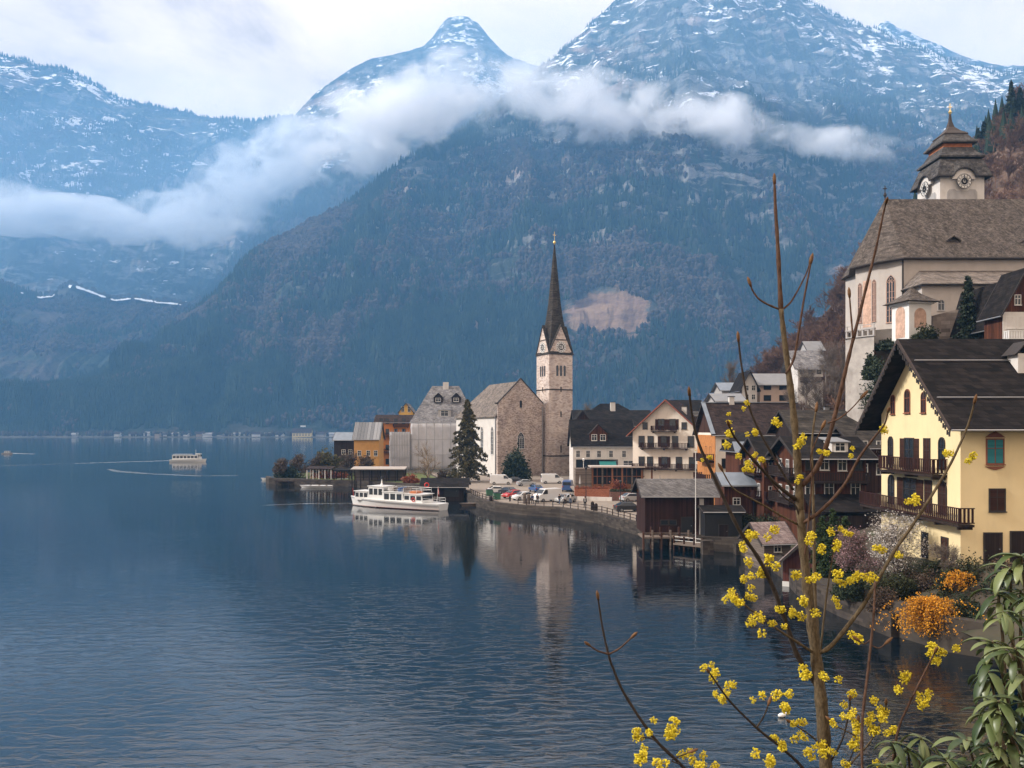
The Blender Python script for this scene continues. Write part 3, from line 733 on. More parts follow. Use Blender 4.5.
def house(name, label, cat, loc, w, d, he, hr, wall, roof, ridge='x', rz=0.0, over=0.6, th=0.18, group=None, z0=-2.0, gable_mat=None, gz_=None, hip=0.0, barge=None, chimney=None, flash=None):
    """local: x width, front wall at y=0, back wall at y=d, ground z=0. he eaves, hr ridge"""
    root = empty(name, loc, rz, label, cat, group)
    mb = MB(); x0, x1 = -w / 2, w / 2
    if ridge == 'x':
        poly = [(0, z0), (d, z0), (d, he), (d / 2, hr if not hip else he), (0, he)]
        if hip: poly = [(0, z0), (d, z0), (d, he), (0, he)]
        mb.prism(poly, 'x', x0, x1)
    else:
        poly = [(x0, z0), (x1, z0), (x1, he), (0, hr), (x0, he)]
        if hip: poly = [(x0, z0), (x1, z0), (x1, he), (x0, he)]
        mb.prism(poly, 'y', 0, d)
    mb.build('wall', wall, root)
    if gable_mat:
        g = MB(); zb = gz_ if gz_ is not None else he
        if ridge == 'x':
            for x_, s in ((x0, -1), (x1, 1)):
                k = (hr - zb) / (hr - he) if zb >= he else 1.0
                base = [(d / 2 - d / 2 * min(k, 1), zb), (d / 2 + d / 2 * min(k, 1), zb)]
                pl = base + ([(d, he)] if zb < he else []) + [(d / 2, hr)] + ([(0, he)] if zb < he else [])
                g.prism(pl, 'x', x_ + s * 0.005, x_ + s * 0.06)
        else:
            k = (hr - zb) / (hr - he) if zb >= he else 1.0
            pl = [(-w / 2 * min(k, 1), zb), (w / 2 * min(k, 1), zb)] + ([(w / 2, he)] if zb < he else []) + [(0, hr)] + ([(-w / 2, he)] if zb < he else [])
            g.prism(pl, 'y', -0.06, -0.005)
        g.build('gable_cladding', gable_mat, root)
    rb = MB(); e = 0.02
    if ridge == 'x':
        s = (hr - he) / (d / 2); zo = he - s * over
        if hip:
            hp = hip
            a, b_, c, dd = (x0 - over, -over, zo), (x1 + over, -over, zo), (x1 + over, d + over, zo), (x0 - over, d + over, zo)
            r0, r1 = (x0 + hp, d / 2, hr), (x1 - hp, d / 2, hr)
            vs = [a, b_, c, dd, r0, r1] + [(q[0], q[1], q[2] - th) for q in (a, b_, c, dd)]
            rb.add(vs, [(0, 1, 5, 4), (1, 2, 5), (2, 3, 4, 5), (3, 0, 4), (0, 6, 7, 1), (1, 7, 8, 2), (2, 8, 9, 3), (3, 9, 6, 0), (6, 9, 8, 7)])
        else:
            rb.prism([(-over, zo + e), (d / 2, hr + e), (d / 2, hr + th * 1.3), (-over, zo + th)], 'x', x0 - over, x1 + over)
            rb.prism([(d + over, zo + e), (d / 2, hr + e), (d / 2, hr + th * 1.3), (d + over, zo + th)], 'x', x0 - over, x1 + over)
    else:
        s = (hr - he) / (w / 2); zo = he - s * over
        if hip:
            a, b_, c, dd = (x0 - over, -over, zo), (x1 + over, -over, zo), (x1 + over, d + over, zo), (x0 - over, d + over, zo)
            r0, r1 = (0, hip, hr), (0, d - hip, hr)
            vs = [a, b_, c, dd, r0, r1] + [(q[0], q[1], q[2] - th) for q in (a, b_, c, dd)]
            rb.add(vs, [(0, 1, 4), (1, 2, 5, 4), (2, 3, 5), (3, 0, 4, 5), (0, 6, 7, 1), (1, 7, 8, 2), (2, 8, 9, 3), (3, 9, 6, 0), (6, 9, 8, 7)])
        else:
            rb.prism([(x0 - over, zo + e), (0, hr + e), (0, hr + th * 1.3), (x0 - over, zo + th)], 'y', -over, d + over)
            rb.prism([(x1 + over, zo + e), (0, hr + e), (0, hr + th * 1.3), (x1 + over, zo + th)], 'y', -over, d + over)
    rf = rb.build('roof', roof, root)
    if not hip:
        # verge boards and ridge cap as trim of the roof
        vb = MB(); bm_ = barge or TRIM
        if ridge == 'x':
            for x_ in (x0 - over - .05, x1 + over + .05):
                for q in ([(-over, zo - .08), (d / 2, hr - .08), (d / 2, hr + th * 1.3 + .02), (-over, zo + th + .02)], [(d + over, zo - .08), (d / 2, hr - .08), (d / 2, hr + th * 1.3 + .02), (d + over, zo + th + .02)]):
                    vb.prism(q, 'x', x_ - .04, x_ + .04)
                vb.build('bargeboard', bm_, rf); vb = MB()
        else:
            for y_ in (-over - .05, d + over + .05):
                for sg in (-1, 1):
                    vb.prism([(sg * (w / 2 + over), zo - .08), (0, hr - .08), (0, hr + th * 1.3 + .02), (sg * (w / 2 + over), zo + th + .02)], 'y', y_ - .04, y_ + .04)
                vb.build('bargeboard', bm_, rf); vb = MB()
    if ridge == 'x':
        gt = MB(); gt.tube([(x0 - over, -over - .07, zo + .06), (x1 + over, -over - .07, zo + .06)], 0.075, 5); gt.build('gutter', METAL, rf)
    else:
        gt = MB()
        gt.tube([(x0 - over - .07, -over, zo + .06), (x0 - over - .07, d + over, zo + .06)], 0.075, 5); gt.build('gutter', METAL, rf)
    for (cx_, cy_, cw, ch, cm) in (chimney or []):
        zc = hr - s * (abs(cy_ - d / 2) if ridge == 'x' else abs(cx_)) + 0.02
        c_ = MB(); c_.b2(cx_ - cw / 2, cx_ + cw / 2, cy_ - cw / 2, cy_ + cw / 2, zc - 0.9, zc + ch)
        co = c_.build('chimney', cm, root)
        c2 = MB(); c2.b2(cx_ - cw / 2 - .1, cx_ + cw / 2 + .1, cy_ - cw / 2 - .1, cy_ + cw / 2 + .1, zc + ch + .002, zc + ch + .12); c2.build('chimney_cap', TRIM, co)
    root['w'] = w; root['d'] = d
    return root
def fpos(root, face, u, z):
    w, d = root['w'], root['d']
    return {'F': (u, 0.0, z), 'B': (u, d, z), 'L': (-w / 2, u, z), 'R': (w / 2, u, z)}[face]
def win(root, face, u, z, w, h, **k): return window(root, face, fpos(root, face, u, z), w, h, **k)
def door(root, face, u, w, h, mat, z=0.0, label=None):
    mb = MB(); mb.b2(-w / 2, w / 2, -.05, .0, 0, h); o = mb.build('door', mat, root); o.location = fpos(root, face, u, z); o.rotation_euler = (0, 0, THETA[face])
    f = MB(); f.b2(-w / 2 - .09, -w / 2, -.08, 0, 0, h + .09); f.b2(w / 2, w / 2 + .09, -.08, 0, 0, h + .09); f.b2(-w / 2, w / 2, -.08, 0, h, h + .09); f.build('door_frame', TRIM, o)
    k = MB(); k.lathe((w * .38, -.09, h * .48), [(.035, -.035), (.045, 0), (.035, .035)], 6); k.build('handle', METAL, o)
    if label: o['label'] = label
    return o
def dormer(root, x, y, z, w, h, dep, wall, roof, face='F', pitch=0.5, wn=1, flat=False):
    """dormer box: front bottom middle at local (x,y,z), running back by dep"""
    th = THETA[face]
    r = w * pitch
    mb = MB()
    poly = [(-w / 2, 0), (w / 2, 0), (w / 2, h), (0, h + r), (-w / 2, h)] if not flat else [(-w / 2, 0), (w / 2, 0), (w / 2, h), (-w / 2, h)]
    mb.prism(poly, 'y', 0, dep)
    o = mb.build('dormer', wall, root); o.location = (x, y, z); o.rotation_euler = (0, 0, th)
    rb = MB(); ov = .22
    if flat:
        rb.slab([(-w / 2 - ov, -ov, h + .02), (w / 2 + ov, -ov, h + .02), (w / 2 + ov, dep + .6, h + .5), (-w / 2 - ov, dep + .6, h + .5)], .12)
    else:
        for s in (-1, 1):
            rb.prism([(s * (w / 2 + ov), h - ov * 2 * pitch + .02), (0, h + r + .02), (0, h + r + .16), (s * (w / 2 + ov), h - ov * 2 * pitch + .12)], 'y', -ov, dep)
    rb.build('dormer_roof', roof, o)
    for i in range(wn):
        u = (i - (wn - 1) / 2) * w / wn
        fm, pm, sm = _wmeshes(w / wn * .55, h * .72, 'cross', None, WFRAME)
        q = bpy.data.objects.new('dormer_window', fm); COL.objects.link(q); q.parent = o; q.location = (u, -0.01, h * .5)
        KIDS.setdefault(o.name, []).append(q)
        mb = MB(); ww, hh = w / wn * .275, h * .36; mb.b2(u - ww, u + ww, -.03, .01, h * .5 - hh, h * .5 + hh); mb.build('dormer_pane', GLASS, o)
    return o
# ================================================================ TOWN GROUND
SHORE = [(-62.5, 207), (-66, 216), (-63, 235), (-50, 262), (-30, 300), (140, 420), (260, 330), (160, 60), (60, 14), (18, 6), (17, 20), (22, 34), (25.2, 41.5), (27.6, 47), (27.3, 50.5), (26, 54), (25.0, 60), (24.6, 68), (26.0, 76), (26.5, 83),
         (26.8, 91), (22.5, 93.5), (19.2, 97), (17.2, 106), (13.3, 120), (8.0, 128), (2.0, 132), (-2.5, 137), (-6.0, 146), (-8.5, 158), (-14.5, 174), (-24, 186), (-38, 197), (-50, 201)]
def inpoly(x, y, poly):
    c = np.zeros(x.shape, bool); n = len(poly)
    for i in range(n):
        x1, y1 = poly[i]; x2, y2 = poly[(i + 1) % n]
        t = ((y1 > y) != (y2 > y)) & (x < (x2 - x1) * (y - y1) / (y2 - y1 + 1e-12) + x1)
        c ^= t
    return c
def sdist(x, y, poly):
    d = np.full(x.shape, 1e9); n = len(poly)
    for i in range(n):
        x1, y1 = poly[i]; x2, y2 = poly[(i + 1) % n]
        dx, dy = x2 - x1, y2 - y1
        t = np.clip(((x - x1) * dx + (y - y1) * dy) / (dx * dx + dy * dy), 0, 1)
        d = np.minimum(d, np.hypot(x - x1 - t * dx, y - y1 - t * dy))
    return np.where(inpoly(x, y, poly), d, -d)
def ground_h(X, Y):
    sd = sdist(X, Y, SHORE)
    base = 1.5
    # the bank climbs on the right, steeper towards the church terrace
    k = np.clip((X - 22 - np.maximum(0, Y - 95) * 0.42) / 10, 0, 1)
    rise = np.clip(sd - 5, 0, 60) * 0.33 * k
    near = np.clip((75 - Y) / 20, 0, 1)
    rise = rise + near * np.clip(sd - 1.0, 0, 6) * 0.62
    rise = np.minimum(rise, 16 + 0 * rise)
    bump = fbm(X / 7, Y / 7, 3) * 0.25 * k
    z = base + rise + bump
    z = np.where(Y < 72, np.minimum(z, 4.6 + bump), z)
    z = np.where(sd < 0.0, np.maximum(-4, base - 3.5 + sd * 0.4), z)
    return z, sd
def shore_ground():
    x = np.concatenate([np.arange(-75, 60, 1.0), np.arange(60, 270, 5.0)]); y = np.concatenate([np.arange(4, 150, 1.0), np.arange(150, 430, 4.0)])
    X, Y = np.meshgrid(x, y, indexing='ij')
    Z, sd = ground_h(X, Y)
    V = np.stack([X, Y, Z], -1).reshape(-1, 3)
    nx, ny = len(x), len(y)
    idx = np.arange(nx * ny).reshape(nx, ny)
    f = np.stack([idx[:-1, :-1], idx[1:, :-1], idx[1:, 1:], idx[:-1, 1:]], -1).reshape(-1, 4)
    s = sd.reshape(-1)
    keep = (s[f] > -0.0).all(1)
    m, nt, p = newmat('town ground')
    g = nt.nodes.new('ShaderNodeNewGeometry'); sx = nt.nodes.new('ShaderNodeSeparateXYZ'); nt.links.new(g.outputs['Position'], sx.inputs[0])
    c = ramp(nt, noise(nt, g.outputs['Position'], 0.5, 6, 0.7), [(0.3, (0.028, 0.023, 0.015)), (0.7, (0.075, 0.055, 0.037))])
    c = mixc(nt, ramp(nt, noise(nt, g.outputs['Position'], 0.12, 4, 0.6), [(0.45, 0.0), (0.6, 1.0)]), c, (0.035, 0.042, 0.018))
    nt.links.new(c, p.inputs['Base Color']); p.inputs['Roughness'].default_value = 0.95
    o = fastmesh('town_ground', V, f[keep], m, smooth=True); o['kind'] = 'structure'
shore_ground()
def gh(x, y):
    z, _ = ground_h(np.array([float(x)]), np.array([float(y)])); return float(z[0])
# quay: masonry edge along the water
def strip(name, pts, zt, zb, th, mat, kind='structure', label=None, cat=None, cap=None):
    mb = MB(); pts = [Vector((p[0], p[1], 0)) for p in pts]
    L, Rr = [], []
    for i, p in enumerate(pts):
        d = (pts[min(i + 1, len(pts) - 1)] - pts[max(i - 1, 0)]).normalized(); n = Vector((-d.y, d.x, 0))
        L.append(p + n * th / 2); Rr.append(p - n * th / 2)
    zt_ = zt if hasattr(zt, '__len__') else [zt] * len(pts)
    vs = []; fs = []
    for i in range(len(pts)):
        vs += [(L[i].x, L[i].y, zb), (Rr[i].x, Rr[i].y, zb), (Rr[i].x, Rr[i].y, zt_[i]), (L[i].x, L[i].y, zt_[i])]
    for i in range(len(pts) - 1):
        for k in range(4):
            a, b = i * 4 + k, i * 4 + (k + 1) % 4; fs.append((a, b, b + 4, a + 4))
    fs.append((0, 1, 2, 3)); e = (len(pts) - 1) * 4; fs.append((e, e + 3, e + 2, e + 1))
    mb.add(vs, fs); o = mb.build(name, mat)
    if kind: o['kind'] = kind
    return tag(o, label, cat)
i0 = 14
quay_pts = SHORE[15:] + [SHORE[0], SHORE[1]]
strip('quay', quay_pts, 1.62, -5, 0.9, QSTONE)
# paved market place with a step up behind
def sheet(name, poly, z, mat, kind='structure'):
    mb = MB(); mb.add([(p[0], p[1], z) for p in poly] + [(p[0], p[1], z - .3) for p in poly],
        [tuple(range(len(poly)))] + [(i, i + len(poly), (i + 1) % len(poly) + len(poly), (i + 1) % len(poly)) for i in range(len(poly))])
    o = mb.build(name, mat); o['kind'] = kind; return o
sheet('pavement', [(-8.0, 158), (-5.4, 146), (-2.0, 137.6), (2.3, 132.6), (8.2, 128.6), (13.8, 120.4), (17.7, 106.4), (19.6, 98), (32, 98), (56, 140), (70, 232), (-24, 232)], 1.66, PAVE)
sheet('lawn', [(-8.8, 159), (-25, 232), (-60, 232), (-62, 218), (-49, 202.5), (-38, 198.5), (-24, 188), (-14.8, 176)], 1.56, GRASS)

# ================================================================ LUTHERAN CHURCH
TH = 0.455
def lutheran():
    Y0 = 218.0; cx_ = gx(542.5, 219.5)
    root = empty('church', (cx_, 219.0, 1.6), TH, 'stone lakeside church with steep grey gable roof beside a slender spired tower', 'church')
    W, D = 13.7, 29.0
    zf = 16.8; zr = 25.6
    mb = MB(); mb.prism([(-W, -2), (0, -2), (0, zf), (-W / 2, zr), (-W, zf)], 'y', 0.0, 0.6)     # front gable core
    mb.prism([(-W, -2), (0, -2), (0, zf + 2.7), (-W / 2, zr + 0.55), (-W, zf + 2.7)], 'y', -0.35, 0.0)
    mb.build('gable_wall', STONE, root)
    mb = MB(); mb.b2(-W + .02, -.02, 0.6, D, -2, zf); mb.build('wall', WHITE, root)
    rb = MB(); o_ = .6; s = (zr - zf) / (W / 2)
    a, b, c, d = (-W - o_, .05, zf - s * o_), (o_ * .2, .05, zf - s * .2 * o_), (o_ * .2, D + o_, zf - s * .2 * o_), (-W - o_, D + o_, zf - s * o_)
    r0, r1 = (-W / 2, .05, zr), (-W / 2, D - 9.0, zr)
    rb.add([a, b, c, d, r0, r1] + [(q[0], q[1], q[2] - .2) for q in (a, b, c, d)],
           [(0, 1, 4), (1, 2, 5, 4), (2, 3, 5), (3, 0, 4, 5), (0, 6, 7, 1), (1, 7, 8, 2), (2, 8, 9, 3), (3, 9, 6, 0), (6, 9, 8, 7)])
    rb.build('roof', SHING2, root)
    cp = MB()                                                        # dark coping on the gable
    for sg in (0, 1):
        x_ = -W if sg == 0 else 0
        cp.prism([(x_, zf + 2.72), (-W / 2, zr + .57), (-W / 2, zr + .85), (x_, zf + 3.0)], 'y', -.5, .12)
    cp.b2(-W - .7, -W + .1, -.5, .12, zf + 2.5, zf + 2.9)
    cp.build('coping', TRIM, root)
    window(root, 'F', (-W / 2, -.36, 9.6), 1.9, 4.4, style='tracery', arch='gothic')
    window(root, 'F', (-W / 2, -.36, 19.4), .7, 2.0, style='bare', arch='round', frame=STONE)
    for i, y in enumerate((3.2, 10.0, 16.8, 23.6)):
        window(root, 'L', (-W + .01, y, 9.6), 1.6, 7.5, style='tracery', arch='gothic')
    dp = MB(); dp.tube([(-W - .12, .9, zf - .4), (-W - .12, .9, 0)], .14, 6); dp.build('downpipe', METAL, root)
    dp = MB(); dp.tube([(-.3, -.45, zf + 2), (-.3, -.45, 0)], .14, 6); dp.build('downpipe', METAL, root)
    return root
lutheran()
def lutheran_tower():
    w = 7.3; Yc = 217.0
    root = empty('church_tower', (gx(549.2, Yc), Yc, 1.6), TH, 'slender square stone tower with clocks and tall dark needle spire by the lake', 'tower')
    ze = 33.2; zg = 40.8
    mb = MB(); mb.b2(0, w, 0, w, -2, ze)
    mb.build('shaft', TSTONE, root)
    for z in (5.2, 23.3):
        st = MB(); st.b2(-.12, w + .12, -.12, w + .12, z, z + .28); st.build('string_course', TRIM, root)
    for i in range(4):                                                # gables with clocks
        a = i * math.pi / 2
        g = MB(); g.prism([(-w / 2, ze + .002), (w / 2, ze + .002), (0, zg)], 'y', -w / 2, -w / 2 + .5)
        go = g.build('gable', TSTONE, root); go.location = (w / 2, w / 2, 0); go.rotation_euler = (0, 0, a)
        c = MB(); c.prism([(1.55 * math.cos(t), ze + 1.9 + 1.55 * math.sin(t)) for t in np.linspace(0, 2 * math.pi, 21)[:-1]], 'y', -w / 2 - .1, -w / 2)
        c.build('clock_face', WFRAME, go)
        h = MB()
        for k in range(12):
            t = k * math.pi / 6; h.box((1.25 * math.cos(t), -w / 2 - .13, ze + 1.9 + 1.25 * math.sin(t)), (.22, .05, .22))
        ring = [(0.75 * math.cos(t), -w / 2 - .12, ze + 1.9 + .75 * math.sin(t)) for t in np.linspace(0, 2 * math.pi, 19)]
        h.tube(ring, .13, 4, False)
        h.b2(-.07, .07, -w / 2 - .17, -w / 2 - .12, ze + 1.2, ze + 2.9); h.b2(-.7, .1, -w / 2 - .2, -w / 2 - .18, ze + 1.82, ze + 1.98)
        h.build('clock_hands', BLACK, go)
        hd = MB(); hd.b2(-2.1, 2.1, -w / 2 - .15, -w / 2, ze + 3.75, ze + 3.95); hd.build('clock_surround', TRIM, go)
        cp = MB()
        for sg in (-1, 1):
            cp.prism([(sg * (w / 2 + .15), ze - .15), (0, zg + .15), (0, zg + .5), (sg * (w / 2 + .35), ze - .15)], 'y', -w / 2 - .2, -w / 2 + .62)
        cp.build('gable_roof', SHINGD, go)
        fc = 'FRBL'[i]
        pos = {'F': (w / 2, 0), 'R': (w, w / 2), 'B': (w / 2, w), 'L': (0, w / 2)}[fc]
        tx, ty = {'F': (1, 0), 'R': (0, 1), 'B': (1, 0), 'L': (0, 1)}[fc]
        for k in (-1, 0, 1):
            window(root, fc, (pos[0] + tx * k * 1.15, pos[1] + ty * k * 1.15, ze - 4.6), .72, 2.9, style='bare', arch='round', frame=TSTONE)
        for z, hh in ((ze - 9.7, 1.4), (ze - 16.5, 1.6), (7.2, 2.0)):
            window(root, fc, (pos[0], pos[1], z), .42, hh, style='bare', frame=TSTONE)
    # spire : flared foot, eight sided needle
    sp = MB(); prof = []
    n = 8
    def sec(z, r, sq):
        out = []
        for k in range(n):
            a = math.pi / 4 * k + math.pi / 4
            if k % 2 == 0: rr = r * sq                                 # corners
            else: rr = r
            out.append((w / 2 + rr * math.cos(a), w / 2 + rr * math.sin(a), z))
        return out
    secs = [(ze - .2, 3.8, 1.43), (ze + 3, 3.15, 1.34), (ze + 6, 2.75, 1.22), (ze + 9.5, 2.35, 1.08), (ze + 14, 1.85, 1.0), (ze + 20, 1.22, 1.0), (ze + 26, .62, 1.0), (ze + 30.6, .14, 1.0)]
    vs = []; fs = []
    for z, r, q in secs: vs += sec(z, r, q)
    for i in range(len(secs) - 1):
        for k in range(n):
            a, b = i * n + k, i * n + (k + 1) % n; fs.append((a, b, b + n, a + n))
    fs.append(tuple(range(n))); fs.append(tuple((len(secs) - 1) * n + k for k in range(n)))
    sp.add(vs, fs); so = sp.build('spire', SHINGD, root)
    k = MB(); k.lathe((w / 2, w / 2, ze + 31.2), [(.1, -.6), (.3, -.3), (.42, 0), (.3, .3), (.08, .5)], 10); k.build('finial_ball', GOLD, so)
    k = MB(); k.tube([(w / 2, w / 2, ze + 31.6), (w / 2, w / 2, ze + 34.2)], .06, 5); k.b2(w / 2 - .5, w / 2 + .5, w / 2 - .05, w / 2 + .05, ze + 33.2, ze + 33.33); k.build('cross', GOLD, so)
SHINGD = roofmat('dark spire shingle', (0.03, 0.026, 0.023), (0.065, 0.055, 0.047), 2.0)
lutheran_tower()

# ================================================================ PARISH CHURCH ON THE TERRACE
def parish():
    Yf = 112.0; zb = 27.2
    root = empty('church', (0, 0, 0), 0, 'large pale church with huge brown shingle roof and polygonal choir on the terrace', 'church')
    xB = gx(903, Yf); xR = 92.0; Yb = 126.5
    P = [(xR, Yf), (xB, Yf), (gx(879, 114.8), 114.8), (gx(855.5, 118.6), 118.6), (gx(856, 122.5), 122.5), (xB - 2, Yb), (xR, Yb)]
    ze, zr = 38.3, 48.4
    mb = MB(); mb.prism(P, 'z', zb - 6, ze); mb.build('wall', CHURCHW, root)
    # roof
    ov = .75; E = [(xR, Yf - ov), (xB - .3, Yf - ov), (P[2][0] - .6, P[2][1] - .8), (P[3][0] - .85, P[3][1] - .25), (P[4][0] - .8, P[4][1] + .4), (xB - 2.3, Yb + ov), (xR, Yb + ov)]
    ap = (gx(885, 119.2), 119.2, zr); re = (xR, 119.2, zr)
    vs = [(p[0], p[1], ze - .25) for p in E] + [ap, re] + [(p[0], p[1], ze - .5) for p in E]
    fs = [(0, 1, 7, 8), (1, 2, 7), (2, 3, 7), (3, 4, 7), (4, 5, 7), (5, 6, 8, 7), (0, 8, 6)]
    for i in range(6): fs.append((i, 9 + i, 10 + i, i + 1))
    fs.append(tuple(range(9, 16)))
    rb = MB(); rb.add(vs, fs); ro = rb.build('roof', SHING, root)
    g = MB(); g.tube([(p[0] - .05, p[1] - .05, ze - .42) for p in E[:6]], .13, 6); g.build('gutter', TRIM, ro)
    g = MB(); g.tube([(ap[0], ap[1], zr - .3), (ap[0], ap[1], zr + 2.0)], .07, 6); g.lathe((ap[0], ap[1], zr + .6), [(.08, -.4), (.26, 0), (.08, .4)], 8)
    g.b2(ap[0] - .3, ap[0] + .3, ap[1] - .04, ap[1] + .04, zr + 1.5, zr + 1.62); g.build('finial', TRIM, ro)
    for px_, py_ in ((953, 242), (1026, 244)):                       # little roof hatches
        Yh = 113.3; x_ = gx(px_, Yh); z_ = gz(py_, Yh) - .4
        d = MB(); d.b2(x_ - .55, x_ + .55, Yh, Yh + 1.6, z_ - .4, z_ + .55); do = d.build('roof_hatch', DARKWOOD, ro)
        d = MB()
        for s in (-1, 1): d.prism([(x_ + s * 1.0, z_ + .45), (x_, z_ + 1.15), (x_, z_ + 1.3), (x_ + s * 1.05, z_ + .6)], 'y', Yh - .35, Yh + 2.0)
        d.build('hatch_roof', SHING, do)
    # choir windows on the slanting faces
    def on_face(a, b, t, z, w, h, **k):
        A, B = Vector((*P[a], 0)), Vector((*P[b], 0)); d = (A - B).normalized()
        th = math.atan2(d.y, d.x); q = B + (A - B) * t
        nrm = Vector((math.sin(th), -math.cos(th), 0)) * .01
        return window(root, th, (q.x + nrm.x, q.y + nrm.y, z), w, h, **k)
    zc = gz(298, 113.4)
    on_face(1, 2, .5, zc - .1, 1.15, 6.6, style='tracery', arch='gothic', frame=RED_BAND)
    on_face(2, 3, .80, zc + .0, .55, 6.0, style='tracery', arch='gothic', frame=RED_BAND)
    on_face(2, 3, .20, zc + .0, .6, 5.8, style='tracery', arch='gothic', frame=RED_BAND)
    # faded fresco between the windows
    A, B = Vector((*P[2], 0)), Vector((*P[3], 0)); d = (A - B).normalized(); th = math.atan2(d.y, d.x); q = B + (A - B) * .5
    f = MB(); f.b2(-.75, .75, -.03, 0, -3.4, 3.4); fo = f.build('fresco', FRESCO, root); fo.location = (q.x, q.y, zc - .3); fo.rotation_euler = (0, 0, th)
    # plinth band
    pl = MB(); pts = [(p[0], p[1], zb) for p in P[:5]]
    pl.tube([(p[0] - .02, p[1] - .02, zb + .5) for p in P[:5]], .3, 4); pl.build('plinth', GREYP, root)
    dp = MB(); dp.tube([(xB - .1, Yf - .15, ze - .5), (xB - .1, Yf - .15, zb)], .12, 6); dp.build('downpipe', TRIM, root)
    # side aisle with lean-to shingle roof
    ya = 107.6; xa = gx(922, ya)
    mb = MB(); mb.prism([(xR, ya), (xa, ya), (xB + .6, Yf + .0), (xR, Yf)], 'z', zb - 6, 34.0); mb.build('aisle_wall', CHURCHW, root)
    zt = 36.3; zl = 33.55
    q = [(xR, ya - .7, zl), (xa - .4, ya - .7, zl), (xB - .3, Yf - .02, zl), (xB + 2.3, Yf - .02, zt), (xR, Yf - .02, zt)]
    rb = MB(); rb.add(q + [(a, b, c - .22) for a, b, c in q], [(0, 1, 3, 4), (1, 2, 3), (9, 8, 6, 5), (8, 7, 6), (0, 5, 6, 1), (1, 6, 7, 2), (2, 7, 8, 3), (3, 8, 9, 4), (4, 9, 5, 0)])
    rb.build('aisle_roof', SHING2, root)
    g = MB(); g.tube([(xR, ya - .8, zl - .1), (xa - .45, ya - .8, zl - .1), (xB - .35, Yf - .2, zl - .1)], .11, 6); g.build('gutter', TRIM, root)
    for px_, py_, w, h, ar in ((941, 305, .8, 1.35, 'round'), (984, 303, 1.3, 2.2, 'gothic')):
        window(root, 'F', (gx(px_, ya), ya - .01, gz(py_, ya)), w, h, style='cross', arch=ar, frame=(GREYP if ar == 'round' else RED_BAND))
    return root
RED_BAND = simple('faded red painted band', (0.42, 0.27, 0.21), 0.9, 0.15, 2)
FRESCO = simple('faded fresco', (0.50, 0.33, 0.25), 0.9, 0.35, 1.4, detail=8)
parish()
